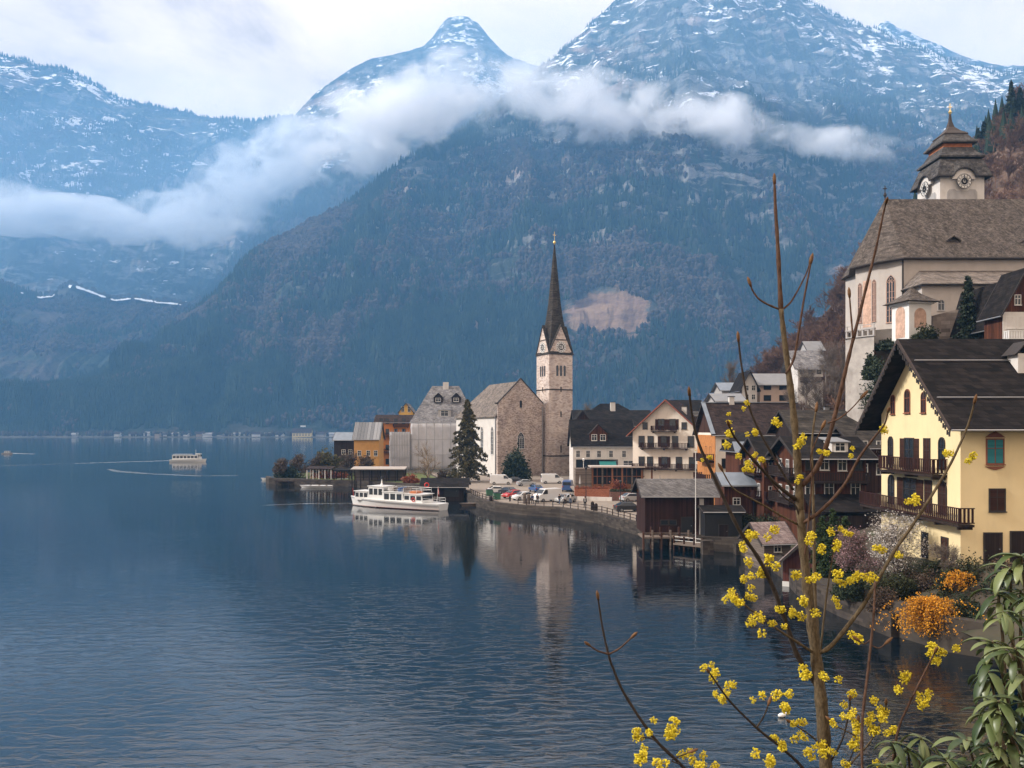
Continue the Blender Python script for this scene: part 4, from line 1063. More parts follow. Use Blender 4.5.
def parish_tower():
    Y0 = 130.0; x0 = gx(940, Y0); w = 7.2; x1 = x0 + w
    root = empty('church_tower', (x0 + w / 2, Y0 + w / 2, 0), 0, 'baroque clock tower with tiered pagoda roof rising behind the terrace church', 'tower')
    h2 = w / 2
    zwall = gz(172, Y0)
    mb = MB(); mb.b2(-h2, h2, -h2, h2, 36, gz(163, Y0)); mb.build('wall', WHITE, root)
    nb = MB()
    for a in range(4):
        pass
    # skirt roof with raised eyebrow over each clock
    zs = gz(176, Y0)                                                 # skirt eave
    zt = gz(160, Y0)
    ov = .82; N_ = 24
    for i in range(4):
        a = i * math.pi / 2
        vs = []; fs = []
        top_r = h2 - .15
        for k in range(N_ + 1):
            u = -1 + 2 * k / N_
            x_e = u * (h2 + ov); x_t = u * top_r
            br = max(0, math.sqrt(max(0, 1.95 ** 2 - x_e ** 2)) - .62)
            up = .35 * abs(u) ** 6
            vs += [(x_e, -(h2 + ov), zs + br - up * 0), (x_t, -(top_r), zt + .25), (x_e, -(h2 + ov), zs + br - .22), (x_t, -top_r, zt - .1)]
        for k in range(N_):
            b = k * 4
            fs += [(b, b + 4, b + 5, b + 1), (b + 2, b + 3, b + 7, b + 6), (b, b + 2, b + 6, b + 4)]
        m_ = MB(); m_.add(vs, fs); o = m_.build('skirt_roof', TROOF, root); o.rotation_euler = (0, 0, a)
        t_ = MB(); t_.tube([(v[0], v[1] - .02, v[2]) for v in vs[2::4]], .12, 5); t_.build('eaves_trim', TRIM, o)
        # clock
        zc = gz(182.3, Y0)
        c = MB(); c.prism([(1.15 * math.cos(t), zc + 1.15 * math.sin(t)) for t in np.linspace(0, 2 * math.pi, 25)[:-1]], 'y', -h2 - .12, -h2)
        co = c.build('clock_face', WFRAME, root); co.rotation_euler = (0, 0, a)
        h = MB()
        for k in range(12):
            t = k * math.pi / 6; h.box((.95 * math.cos(t), -h2 - .14, zc + .95 * math.sin(t)), (.15, .03, .15))
        for rr, tk in ((1.16, .05), (.72, .035)):
            h.tube([(rr * math.cos(t), -h2 - .13, zc + rr * math.sin(t)) for t in np.linspace(0, 2 * math.pi, 25)], tk, 4, False)
        h.tube([(.4 * math.cos(t), -h2 - .13, zc + .4 * math.sin(t)) for t in np.linspace(0, 2 * math.pi, 17)], .18, 4, False)
        h.b2(-.04, .04, -h2 - .2, -h2 - .15, zc, zc + .85); h.b2(-.1, .6, -h2 - .2, -h2 - .17, zc - .04, zc + .04)
        h.build('clock_hands', BLACK, co)
        pn = MB(); r_ = h2 - 1.15
        pn.prism([(-r_, zc - 3.6), (r_, zc - 3.6), (r_, zc - 1.6), (r_ - .35, zc - 1.15), (1.25, zc - 1.1), (.9, zc - 1.38), (-.9, zc - 1.38), (-1.25, zc - 1.1), (-r_ + .35, zc - 1.15), (-r_, zc - 1.6)], 'y', -h2 - .04, -h2)
        po = pn.build('painted_panel', GREYP, root); po.rotation_euler = (0, 0, a)
        # plain wall above the skirt eave, seen through the eyebrow arch
        ar = MB(); ar.prism([(1.85 * math.cos(t), zs - .72 + 1.85 * math.sin(t)) for t in np.linspace(.05, math.pi - .05, 15)], 'y', -h2 - ov + .3, -h2 + .5)
        ao = ar.build('clock_niche', WHITE, root); ao.rotation_euler = (0, 0, a)
        co.location = (ov * 0, 0, 0)
        for q in (co,):
            q.location = Vector((math.sin(a) * (ov - .3), -math.cos(a) * (ov - .3), 0))
    def sq(mb_, secs, n=4):
        vs = []; fs = []
        for z, r in secs:
            for k in range(4):
                a = math.pi / 4 + k * math.pi / 2; vs.append((r * 1.4142 * math.cos(a), r * 1.4142 * math.sin(a), z))
        for i in range(len(secs) - 1):
            for k in range(4):
                a, b = i * 4 + k, i * 4 + (k + 1) % 4; fs.append((a, b, b + 4, a + 4))
        fs.append((3, 2, 1, 0)); e = (len(secs) - 1) * 4; fs.append((e, e + 1, e + 2, e + 3))
        mb_.add(vs, fs); return mb_
    z = lambda py: gz(py, Y0 + 3.0)
    sq(MB(), [(z(163), 3.7), (z(161.5), 3.73), (z(156.5), 2.9), (z(151), 2.45)]).build('middle_roof', TROOF, root)
    sq(MB(), [(z(153), 2.35), (z(146.5), 2.35)]).build('lantern_wall', COPPER, root)
    sq(MB(), [(z(147.2), 2.95), (z(145.8), 2.98), (z(141), 2.3), (z(137), 1.9)]).build('upper_roof', TROOF, root)
    sq(MB(), [(z(138), 1.72), (z(135), 1.7)]).build('lantern_neck', DARKWOOD, root)
    sq(MB(), [(z(136.6), 1.95), (z(135.6), 1.95), (z(131.5), 1.15), (z(126.5), .48), (z(120), .22), (z(112), .1)]).build('onion_cap', CAPM, root)
    k = MB(); k.lathe((0, 0, z(111)), [(.1, -.4), (.3, 0), (.1, .4)], 10); k.tube([(0, 0, z(111)), (0, 0, z(102))], .06, 5); k.b2(-.35, .35, -.04, .04, z(106), z(106) + .12)
    k.build('finial', GOLD, root)
TROOF = roofmat('tower shingles', (0.045, 0.042, 0.042), (0.09, 0.083, 0.08), 2.6, lichen=(0.19, 0.175, 0.165))
COPPER = simple('orange brown boards', (0.33, 0.12, 0.05), 0.8, 0.3, 2)
CAPM = simple('brown copper', (0.05, 0.036, 0.028), 0.6, 0.3, 1.5)
parish_tower()
# terrace under the church: rock mass with retaining walls
def terrace():
    mb = MB()
    top = 27.25
    P = [(120, 104.5), (gx(893, 104.5), 104.5), (gx(850, 108), 108), (gx(846, 112), 112), (gx(848, 124), 124), (72, 150), (120, 150)]
    mb.prism(P, 'z', 4, top); o = mb.build('cliff', ROCK); o['kind'] = 'structure'
terrace()
mb = MB(); w0, w1 = gx(847, 106.6), gx(873, 104.6)
root = empty('retaining_wall', (0, 0, 0), 0, 'tall whitish retaining wall with arcaded parapet below the terrace church', 'wall')
wp = [(gx(847.5, 112), 112), (gx(847, 106.8), 106.8), (gx(874, 103.6), 103.6)]
mb = MB()
vs = []; fs = []
for (x, y) in wp: vs += [(x, y, 12), (x, y, 26.2), (x + .3, y + 1.2, 26.2), (x + .3, y + 1.2, 12)]
for i in range(2):
    for k in range(4): a, b = i * 4 + k, i * 4 + (k + 1) % 4; fs.append((a, b, b + 4, a + 4))
fs += [(0, 1, 2, 3), (8, 11, 10, 9)]
mb.add(vs, fs); mb.build('wall', simple('lime washed rubble', (0.40, 0.365, 0.335), 0.9, 0.25, 0.7, 0.5, dirt=((0.20, 0.17, 0.15), 0.5, 0.8)), root)
mb = MB()
for i in range(2):
    A, B = Vector((*wp[i], 0)), Vector((*wp[i + 1], 0)); L = (B - A).length; n = max(2, int(L / .75))
    d = (B - A).normalized(); nn = Vector((d.y, -d.x, 0)); th = math.atan2(d.y, d.x)
    for k in range(n + 1):
        q = A + (B - A) * k / n
        mb.box((q.x, q.y, 26.2 + .45), (.22, .3, .9), th)
    q = (A + B) / 2
    mb.box((q.x, q.y, 26.2 + .98), (L + .3, .42, .18), th); mb.box((q.x, q.y, 26.2 + .06), (L + .2, .38, .14), th)
    mb.box((q.x, q.y, 26.2 + 1.55), (L + .3, .1, .08), th)
    for k in range(n // 2 + 1):
        q = A + (B - A) * k / (n // 2); mb.box((q.x, q.y, 26.2 + 1.3), (.07, .07, .5), th)
mb.build('parapet', GREYP, root)

# small chapel in front of the choir
def chapel():
    Y = 101.0; xa = gx(898.5, Y); xc = gx(912, Y); 
    w, d = 3.1, 3.1; 
    root = empty('chapel', (gx(917, Y), Y + 1.0, 0), 0, 'small white chapel with pointed shingle roof and frescoed niches before the choir', 'chapel')
    th = R(20)
    zb_, ze = gz(345, Y), gz(304, Y)
    mb = MB(); mb.b2(-1.6, 1.6, -1.3, 1.9, zb_ - 4, ze); b = mb.build('wall', POLEW, root)
    c = MB(); c.b2(-1.85, 1.85, -1.55, 2.15, ze + .002, ze + .25); c.build('cornice', POLEW, root)
    r = MB()
    vs = []
    for z, s in ((ze + .26, 2.45), (ze + .8, 1.6), (ze + 1.4, .8), (ze + 2.35, .08)):
        vs += [(-s, -s + .3, z), (s, -s + .3, z), (s, s + .3, z), (-s, s + .3, z)]
    fs = [(3, 2, 1, 0), (12, 13, 14, 15)]
    for i in range(3):
        for k in range(4): a, b_ = i * 4 + k, i * 4 + (k + 1) % 4; fs.append((a, b_, b_ + 4, a + 4))
    r.add(vs, fs); r.build('roof', SHING, root)
    for face, pos in (('F', (0, -1.31, (zb_ + ze) / 2 + .8)), ('L', (-1.61, .3, (zb_ + ze) / 2 + .4))):
        n = MB(); hh = 1.25 if face == 'F' else 2.0
        n.prism([(-.85, -hh), (.85, -hh)] + [(.85 * math.cos(t), hh - .85 + .85 * math.sin(t)) for t in np.linspace(0, math.pi, 9)], 'y', -.03, 0)
        o = n.build('niche_painting', FRESCO, root); o.location = pos; o.rotation_euler = (0, 0, THETA[face])
    root.rotation_euler = (0, 0, R(12))
chapel()
# boundary wall of the churchyard
strip('churchyard_wall', [(gx(932, 103), 103), (gx(955, 102.5), 102.5), (gx(985, 102), 102), (gx(1060, 101), 101)], [gz(316, 103), gz(310, 102.5), gz(311, 102), gz(316, 101)], 22, .6, stonemat('churchyard rubble', [(0.10, 0.085, 0.075), (0.24, 0.205, 0.18), (0.38, 0.34, 0.31)], 1.0, .9, .5),
      kind=None, label='weathered grey stone churchyard wall between the small chapel and the fir tree', cat='wall')
# ================================================================ HOUSES
def HP(name, label, cat, pl, pr, Y, zb, ye, yr, wall, roof, d=9.0, **k):
    """house whose front wall spans the pixels pl..pr at distance Y; eaves row ye, ridge row yr"""
    w = gx(pr, Y) - gx(pl, Y); he = gz(ye, Y) - zb
    yd = Y + (d / 2 if k.get('ridge', 'x') == 'x' else 0); hr = gz(yr, yd) - zb
    return house(name, label, cat, (gx((pl + pr) / 2, Y), Y, zb), w, d, he, hr, wall, roof, **k)
GB = 'houses of the lakeside town'
# --- hotel with three balconies
r = house('hotel', 'cream gabled hotel with three tiers of dark wooden balconies facing the market place', 'hotel', (gx(666, 150), 150, 1.5), 12.6, 15, 12.2, 18.0, CREAM, BROWNROOF, ridge='y', rz=-0.36, over=1.0, group=GB, barge=simple('red brown verge', (0.22, 0.07, 0.045), 0.7, 0.1, 2), chimney=[(2.5, 6, .9, 1.3, WHITE)])
for z, L, us in ((5.2, 12.4, (-4.6, -3.0, -0.3, 2.4, 4.8)), (9.1, 8.8, (-4.6, -2.9, -0.4, 1.7, 4.6)), (12.3, 4.6, (-0.9, 1.2))):
    balcony(r, 'F', (-0.3 if L < 12 else 0, 0), L, 1.2, z)
    for u in us: win(r, 'F', u, z + 1.25, 1.0, 1.9, shut=BRSH if u in (-0.9, 1.2, -0.3, -0.4) else None, frame=TRIM)
for u in (-4.9, 4.2): win(r, 'F', u * .8, 13.3, .8, 1.1, frame=TRIM)
for u in (-4.5, -1.5, 1.5, 4.5): win(r, 'F', u, 2.0, 1.3, 1.9, frame=TRIM)
for z in (2.2, 6.4, 10.2):
    for u in (2.5, 6.0, 9.5, 13): win(r, 'R', u, z, 1.0, 1.6, frame=TRIM); win(r, 'L', u, z, 1.0, 1.6, frame=TRIM)
d_ = dormer(r, 6.3, 7, 12.4, 2.6, 1.3, 3.6, REDWOOD, BROWNROOF, 'R')
# --- white building beside the tower
r = HP('guest_house', 'long white building with dark roof and red brown gabled dormer beside the church tower', 'house', 573, 634.5, 174, 1.6, 445.5, 420.5, WHITE, DARKROOF, d=11, over=.4, group=GB)
for px_ in (578, 588, 599, 611, 624): win(r, 'F', gx(px_, 174) - gx(603.75, 174), gz(454, 174) - 1.6, .75, 1.35)
o = dormer(r, gx(599, 174) - gx(603.75, 174), .9, gz(441.5, 174) - 1.6, 3.8, 1.7, 4.5, REDWOOD, BROWNROOF, wn=2)
mb = MB(); mb.b2(-6.0, 3.0, -.06, 0, 3.9, 6.0); q = mb.build('shop_window', GLASS, r)
mb = MB()
for k in range(7): mb.b2(-6.0 + k * 1.5 - .06, -6.0 + k * 1.5 + .06, -.1, -.06, 3.9, 6.0)
mb.build('mullion', TRIM, q)
mb = MB(); mb.slab([(-1.0, -1.7, 4.5), (2.6, -1.7, 4.5), (2.6, -.12, 5.6), (-1.0, -.12, 5.6)], .06); mb.build('awning', simple('green awning', (0.02, 0.16, 0.15), 0.8, 0.1, 2), r)
for u in (5.3,): win(r, 'F', u, 4.9, 2.0, 1.6)
mb = MB(); mb.tube([(6.5, -.12, 8.8), (6.5, -.12, 0)], .1, 6); mb.build('downpipe', METAL, r)
# --- dark roofed houses behind
r = HP('dark_roofed_house', 'dark broad roofed house behind the white building with a white chimney', 'house', 577, 652, 200, 2, 425, 411, DARKWOOD, DARKROOF, d=15, over=.8, group=GB, chimney=[(0.5, 7.5, 1.2, 2.2, WHITE)])
for u in (-6, -3, 3, 6): win(r, 'F', u, 9, 1, 1.4)
r = HP('dark_roofed_house', 'low hipped black roof peeping over the roofs between the tower and the hotel', 'house', 590, 634, 216, 2, 413, 403.5, DARKWOOD, DARKROOF, d=12, over=.9, hip=3.5, group=GB)
for u in (-3, 3): win(r, 'F', u, 12, 1, 1.4)
dormer(r, 4.2, -.2, 14.6, 3.2, 1.1, 3.5, LIGHTROOF, LIGHTROOF, flat=True)
r = HP('side_building', 'dark narrow gabled house standing right behind the stone tower', 'house', 573, 592, 190, 2, 424, 411, WOOD, DARKROOF, d=9, ridge='y', over=.5, group=GB)
for u in (-1.2, 1.2): win(r, 'F', u, 12.0, .8, 1.2)
# --- sheeted building with the great grey roof
r = house('grand_house', 'tall house with pale slate roof and dormers wrapped in white scaffold sheeting', 'house', (gx(443, 250), 250, 1.5), 20.0, 20, 15.3, 26.8, WHITE, GREYROOF, over=.5, hip=5.6, group=GB)
fr_ = MB()
for px_, py_, ww, hh in ((438, 402, 2.3, 1.2), (456, 402, 2.3, 1.2)):
    dormer(r, gx(px_ - .0, 254) - gx(443, 250), 4.6, gz(py_, 254) - 1.5, ww * 1.2, hh * 1.2, 5, DARKWOOD, DARKROOF, wn=1)
dormer(r, gx(444.5, 251) - gx(443, 250), 1.2, gz(417, 251) - 1.5, 4.1, 2.3, 5, GREYP, GREYROOF, wn=1, flat=True)
c_ = MB(); c_.b2(-.8, 1.0, 9.0, 10.2, 25.4, 28.0); co = c_.build('chimney', WHITE, r)
SHEET = simple('white scaffold sheeting', (0.50, 0.49, 0.51), 0.6, 0.12, 0.35, 0.2, dirt=((0.36, 0.35, 0.37), 0.5, 0.6))
def sheeting(x0, x1, y, z0, z1, root, side=4.0):
    V = []; Fc = []; n = 26; m = 10
    pts = [(x0, y + side)] + [(x0 + .0, y)] 
    path = []
    for i in range(7): path.append((x0, y + side * (1 - i / 6)))
    for i in range(1, n + 1): path.append((x0 + (x1 - x0) * i / n, y))
    for i, (x, yy) in enumerate(path):
        for j in range(m + 1):
            z = z0 + (z1 - z0) * j / m; b = .10 * math.sin(i * 1.9 + j * .7) + .09 * math.sin(j * 2.9)
            V.append((x - (b if i < 7 else 0), yy + (b if i >= 7 else 0), z))
    for i in range(len(path) - 1):
        for j in range(m):
            a = i * (m + 1) + j; Fc.append((a, a + m + 1, a + m + 2, a + 1))
    k = MB(); k.add(V, Fc); o = k.build('scaffold_sheeting', SHEET, root, smooth=True)
    md = o.modifiers.new('thick', 'SOLIDIFY'); md.thickness = .05
    p = MB()
    for i in range(0, 9):
        x = x0 + (x1 - x0) * i / 8; p.tube([(x, y - .22, z0 - 1), (x, y - .22, z1 + .8)], .05, 5)
    for z in (z0 + (z1 - z0) * .33, z0 + (z1 - z0) * .66, z1): p.tube([(x0 - .2, y - .22, z), (x1, y - .22, z)], .05, 5)
    p.build('scaffold_poles', METAL, root)
sheeting(-10, 9.9, -1.0, 0.0, 14.6, r)
sheeting(gx(389.5, 248) - gx(443, 250), -10.1, -2.0, 0.0, gz(432, 248) - 1.5, r)
mb = MB(); mb.b2(gx(390, 248) - gx(443, 250), -10.1, -1.6, 6, 0, gz(433.5, 248) - 1.5); mb.build('annex', WHITE, r)
# --- orange houses
r = HP('orange_house', 'orange plastered house with dark flat roof and stacked balconies beside the white sheeting', 'house', 376, 412, 262, 1.5, 422, 415.5, ORANGE, BROWNROOF, d=10, over=.8, group=GB)
for z in (5.4, 10.6): balcony(r, 'F', (-3.2, 0), 4.6, 2.0, z)
for z in (5.4, 10.6):
    for u in (2, 5.5): win(r, 'L', u, z + 1.1, 1.1, 2.0, frame=TRIM)
for z in (2.2, 6.8, 12.0, 15.4):
    for u in (-4.2, -2.2, .6, 3.2): win(r, 'F', u, z, 1.0, 1.6, frame=TRIM)
balcony(r, 'F', (2.4, 0), 5, 1.2, 13.6)
r = HP('attic_house', 'yellow ochre attic gable rising behind the orange house roof', 'house', 399, 413, 275, 1.5, 412, 403.5, simple('ochre plaster', (0.70, 0.42, 0.10), 0.85, 0.08, 1), GREYROOF, d=10, ridge='y', over=.4, group=GB)
win(r, 'F', -1.1, 19.6, .9, 1.7); win(r, 'F', 1.1, 19.6, .9, 1.7)
r = HP('cottage', 'ochre cottage with pale ribbed metal roof left of the orange house', 'house', 354, 379, 224, 1.5, 438.5, 423, simple('dull ochre plaster', (0.50, 0.26, 0.08), 0.85, 0.1, 1), woodmat('ribbed metal roof', (0.10, 0.105, 0.115), (0.34, 0.34, 0.35), .9, xonly=True), d=8, over=.4, group=GB)
for u in (-2, .5, 2.6): win(r, 'F', u, 6, .9, 1.4)
r = HP('dark_cottage', 'low dark shed roofed cottage beyond the olive green tree', 'house', 334, 353, 236, 1.5, 440, 433, DARKWOOD, METALROOF, d=8, over=.4, group=GB)
win(r, 'F', 0, 6, 1.0, 1.3); win(r, 'F', 2.0, 6, 1.0, 1.3)
# --- cream building with the broad brown roof
r = house('town_house', 'cream walled town house under a broad dark brown roof, orange wooden side with balconies', 'house', (gx(761, 125), 125, 1.6), 14.2, 12, 12.0, 16.6, CREAM, BROWNROOF, over=.7, group=GB, gable_mat=WOOD, chimney=[(-3, 6, .8, 1.2, WHITE)])
for u in (-5.6, -2.4, .8, 4.0):
    for z in (4.0, 7.2, 10.2): win(r, 'F', u, z, .95, 1.35, frame=TRIM)
mb = MB(); mb.b2(-7.16, -7.1, 0.0, 12, 0, 11.6); mb.build('side_cladding', simple('orange larch boards', (0.42, 0.17, 0.05), 0.8, 0.2, 2), r)
for z in (4.4, 7.6): balcony(r, 'L', (-7.16, 4.5), 8, 1.5, z)
for z in (5.5, 8.7): win(r, 'L', 3, z, 1, 1.9, frame=TRIM); win(r, 'L', 6, z, 1, 1.9, frame=TRIM)
mb = MB(); mb.slab([(-7.95, -.75, 11.52), (-7.3, -.75, 11.52), (-7.3, 6, 16.75), (-7.95, 6, 16.75)], .08); mb.v = [(a, b, c + .28) for a, b, c in mb.v]; mb.build('verge_flashing', METALROOF, r)
mb = MB(); mb.b2(-7.9, 7.9, 5.75, 6.25, 16.86, 16.96); mb.build('ridge_flashing', METALROOF, r)
# --- chalets of the shore
r = HP('wooden_chalet', 'narrow red brown wooden chalet with grey roof and open galleries left of the blossom trunk', 'house', 764, 791, 99, 2.2, 456, 438, REDWOOD, DARKROOF, d=8, over=.8, group=GB, gable_mat=WOOD)
for z in (3.2, 6.2): balcony(r, 'F', (0, 0), 3.3, 1.0, z)
for z in (4.2, 7.2): win(r, 'F', -.7, z, .7, 1.2, frame=WFRAME); win(r, 'F', .8, z, .7, 1.2)
for z in (3.2, 6.2): balcony(r, 'L', (-r['w'] / 2, 4), 6.5, 1.0, z)
for z in (4.3, 7.3):
    for u in (2, 5.5): win(r, 'L', u, z, .9, 1.4)
door(r, 'F', 0, .95, 1.95, DARKWOOD)
r = HP('wooden_chalet', 'wide dark chalet with white dormer, long black balcony and red brown boards', 'house', 801, 866, 88, 3.2, 456, 438.5, REDWOOD, DARKROOF, d=8.5, over=.9, group=GB)
dormer(r, gx(842, 88) - gx(833.5, 88), .55, gz(455, 88.3) - 3.2 + .3, 1.8, 1.15, 3, WHITE, LIGHTROOF, flat=True)
balcony(r, 'F', (0, 0), 7.0, 1.3, gz(482, 87) - 3.2, mat=DARKWOOD)
for z in (2.6, 5.6):
    balcony(r, 'L', (-r['w'] / 2, 4.2), 7.0, 1.1, z, mat=DARKWOOD)
    for u in (1.8, 4.2, 6.6): win(r, 'L', u, z + 1.1, .8, 1.3, frame=WFRAME)
for u, h, m in ((.95, 1.35, WFRAME), (-1.0, 1.2, WFRAME), (-2.6, 1.2, TRIM), (2.7, 1.2, TRIM)): win(r, 'F', u, gz(464, 88) - 3.2, .85, h, frame=m)
for u in (-2.6, -.5, 2.4): win(r, 'F', u, gz(489, 88) - 3.2, .9, 1.2, frame=WFRAME)
mb = MB(); mb.slab([(-3.4, -3.0, gz(512, 85) - 3.2), (4.2, -3.0, gz(512, 85) - 3.2), (4.2, -.03, gz(494, 88) - 3.2), (-3.4, -.03, gz(494, 88) - 3.2)], .15); mb.build('lean_to_roof', DARKROOF, r)
mb = MB(); mb.b2(-3.2, 4.0, -2.7, -.1, -3, gz(516, 85) - 3.2); mb.build('lean_to', DARKWOOD, r)
r = HP('wooden_chalet', 'chalet with weathered brown roof above the wide dark chalet', 'house', 797, 856, 104, 5, 430, 411.5, DARKWOOD, SHINGD, d=8.5, over=.9, group=GB, chimney=[(1.8, 4.6, .6, .8, LIGHTROOF)])
for u in (-2.5, 0, 2.5): win(r, 'F', u, 6.2, .9, 1.2, frame=TRIM)
r = HP('wooden_chalet', 'brown chalet tucked between the pale trunk and the yellow house eaves', 'house', 858, 886, 98, 5, 446, 428, WOOD, SHINGD, d=9, over=.8, group=GB)
for z in (4.2, 7.0):
    for u in (-1.0, 1.0): win(r, 'F', u, z, .8, 1.2)
balcony(r, 'F', (0, 0), 3.2, 1.0, 5.6)
r = HP('wooden_chalet', 'small gabled dark wooden house with grey lean-to beside the cream wall', 'house', 741, 764, 111, 2.0, 447, 434, REDWOOD, DARKROOF, d=8, ridge='y', over=.7, group=GB)
for z in (4.2, 7.4):
    for u in (-.8, .8): win(r, 'F', u, z, .7, 1.1, frame=WFRAME)
balcony(r, 'F', (0, 0), 3.0, 1.0, 5.9)
mb = MB(); mb.slab([(-2.8, -1.6, 8.9), (.6, -1.6, 8.9), (.6, -.02, 10.4), (-2.8, -.02, 10.4)], .12); mb.build('lean_to_roof', METALROOF, r)
r = HP('wooden_chalet', 'red brown wooden house with dark galleries right behind the metal roofed shed', 'house', 789, 806, 93, 2.6, 470, 452, REDWOOD, DARKROOF, d=7, over=.5, group=GB)
for z in (2.0, 4.6): balcony(r, 'F', (0, 0), 1.9, .9, z); win(r, 'F', 0, z + 1, .8, 1.1)
r = HP('boat_shed', 'red brown board shed with grey sheet metal roof on a white base', 'shed', 724.5, 767.5, 102, 2.0, 484.5, 474, REDWOOD, METALROOF, d=5, over=.5)
mb = MB(); mb.b2(-r['w'] / 2 - .03, r['w'] / 2 + .03, -.05, 5.05, 0, .9); mb.build('base', WHITE, r)
door(r, 'F', 1.5, 1.0, 1.9, WOOD, z=1.0)
win(r, 'F', -1.2, 2.9, .8, .8)
# --- long dark boathouse on the quay
r = HP('boathouse', 'long dark timber boathouse with grey ribbed roof and open lakeside porch on the quay', 'boathouse', 645, 714, 96, 1.6, 495, 480.5, woodmat('old dark red boards', (0.016, 0.008, 0.007), (0.05, 0.022, 0.018), .2), roofmat('old grey tile', (0.085, 0.08, 0.08), (0.15, 0.14, 0.138), 3.0, cols=.8), d=6.5, over=.55, gable_mat=REDWOOD, z0=-.15)
win(r, 'F', -1.8, 1.3, .8, .5, style='bare', frame=TRIM); win(r, 'F', -.8, 1.3, .8, .5, style='bare', frame=TRIM)
door(r, 'F', .9, 1.3, 1.9, BLACK)
mb = MB(); mb.b2(2.35, 2.85, -.3, .2, -.1, 4.2); mb.build('pillar', GREYP, r)
mb = MB(); mb.b2(3.1, 3.9, -.12, 0, 1.8, 2.7); mb.build('notice_board', POLEW, r)
for k in range(4):
    mb = MB(); mb.tube([(-3.6 + k * 1.1, -1.0, -4), (-3.6 + k * 1.1, -1.0, .9)], .12, 6); mb.build('mooring_post', WOOD, r)
# --- upper houses on the slope
r = HP('hillside_house', 'beige hillside house with long pale metal roof above the town', 'house', 760, 789, 190, 12, 383.5, 374.5, PINK, LIGHTROOF, d=8, over=.8, group=GB, z0=-12)
for u in (-1.7, 2.0): win(r, 'F', u, gz(387, 190) - 12, 1.6, 1.2, frame=TRIM, style='bare'); win(r, 'F', u, gz(398, 190) - 12, 1.6, 1.2, frame=TRIM, style='bare')
r = HP('hillside_house', 'small white gabled house with steep black roof left of the beige one', 'house', 742, 757, 186, 12, 386, 371.5, WHITE, DARKROOF, d=8, ridge='y', over=.7, group=GB, z0=-12)
for z in (gz(388, 186) - 12, gz(397, 186) - 12): win(r, 'F', -.6, z, .7, 1.1); win(r, 'F', .9, z, .7, 1.1)
r = HP('hillside_house', 'low house with bluish grey roof beyond the broad brown roof', 'house', 722, 740, 196, 12, 390, 383.5, GREYP, METALROOF, d=8, over=.6, group=GB, z0=-12)
win(r, 'F', 0, 8, 1.0, 1.2)
r = HP('hillside_house', 'flat wide house with whitish roof just above the broad brown ridge', 'house', 717, 744, 170, 10, 401, 394.5, GREYP, LIGHTROOF, d=9, over=.6, group=GB, z0=-10)
win(r, 'F', -2, 7, 1.0, 1.2)
r = HP('hillside_house', 'white gabled house half hidden by bare trees below the church wall', 'house', 798, 823, 205, 15, 366, 351.5, WHITE, GREYROOF, d=9, ridge='x', over=1.1, group=GB, z0=-12)
for u in (-2.2, 0, 2.2): win(r, 'F', u, gz(371, 205) - 15, .9, 1.2, frame=TRIM)
balcony(r, 'F', (0, 0), 5.5, 1.1, gz(381, 205) - 15)
r = HP('hillside_house', 'topmost small grey house among bare trees on the slope', 'house', 808, 824, 226, 22, 350, 342, GREYP, LIGHTROOF, d=7, over=.4, group=GB, z0=-12)
win(r, 'F', -1, gz(346, 226) - 22 - 2, .9, 1.1); win(r, 'F', 1, gz(346, 226) - 22 - 2, .9, 1.1)
r = HP('hillside_house', 'dark roofed house between the hotel roof and the brown roof', 'house', 671, 703, 178, 4, 411, 401, GREYP, DARKROOF, d=9, over=.6, group=GB, z0=-8)
win(r, 'F', -1.5, 10, 1, 1.2); win(r, 'F', 1.5, 10, 1, 1.2)
# --- right edge above the yellow house
r = HP('gabled_house', 'dark red wooden house with white lower floor at the right edge below the church', 'house', 1003, 1045, 86, gz(352, 86), 309, 270, REDWOOD, DARKROOF, d=3.4, ridge='y', over=.5, group=GB, z0=-10)
mb = MB(); mb.b2(-r['w'] / 2 - .05, r['w'] / 2, -.06, 0, -3, 4.3); mb.build('lower_wall', WHITE, r)
balcony(r, 'F', (0, 0), 4.4, 1.0, 1.2, mat=POLEW)
for u in (-1.5, -.3, .9): win(r, 'F', u, 3.2, .8, 1.2)
for u in (-.7, .7): win(r, 'F', u, 5.6, .6, 1.0, frame=WFRAME)
r = HP('gabled_house', 'black gabled roof of the shed peeping beside the fir tree', 'shed', 990, 1006, 95, gz(345, 95), 310, 284, DARKWOOD, DARKROOF, d=7, ridge='y', over=.8, z0=-10)
win(r, 'F', 0, 3.2, .8, 1.0)
# --- the yellow house
YX, YY, YZ = 31.4, 56.0, 5.2
r = house('yellow_house', 'pale yellow house with dark steep roof and two brown wooden balconies on its gable', 'house', (YX + 12, YY, YZ), 24, 12, 10.1, 15.6, YELLOW, DARKROOF, over=1.5, th=.2, z0=-5, group=GB, barge=simple('carved verge board', (0.05, 0.035, 0.03), 0.8, 0.2, 2))
YH = r
for u in (9.9, 5.0): win(r, 'L', u, 10.9, .62 if u > 9 else .6, 1.5, frame=RED_TRIM, arch='round', style='cross')
win(r, 'L', 7.5, 11.1, .75, 1.75, frame=RED_TRIM, arch='round', style='cross')
for u in (10.3, 2.4): win(r, 'L', u, 7.15, .72, 2.1, frame=TRIM, arch='round', style='cross')
win(r, 'L', 7.2, 6.95, 1.35, 2.3, frame=TRIM, shut=BRSH); win(r, 'L', 4.5, 6.95, .8, 2.3, frame=TRIM, closed=BRSH)
win(r, 'L', 10.2, 3.95, .9, 2.2, frame=TRIM, arch='round'); win(r, 'L', 7.1, 3.85, 1.9, 2.2, frame=TRIM, shut=BRSH)
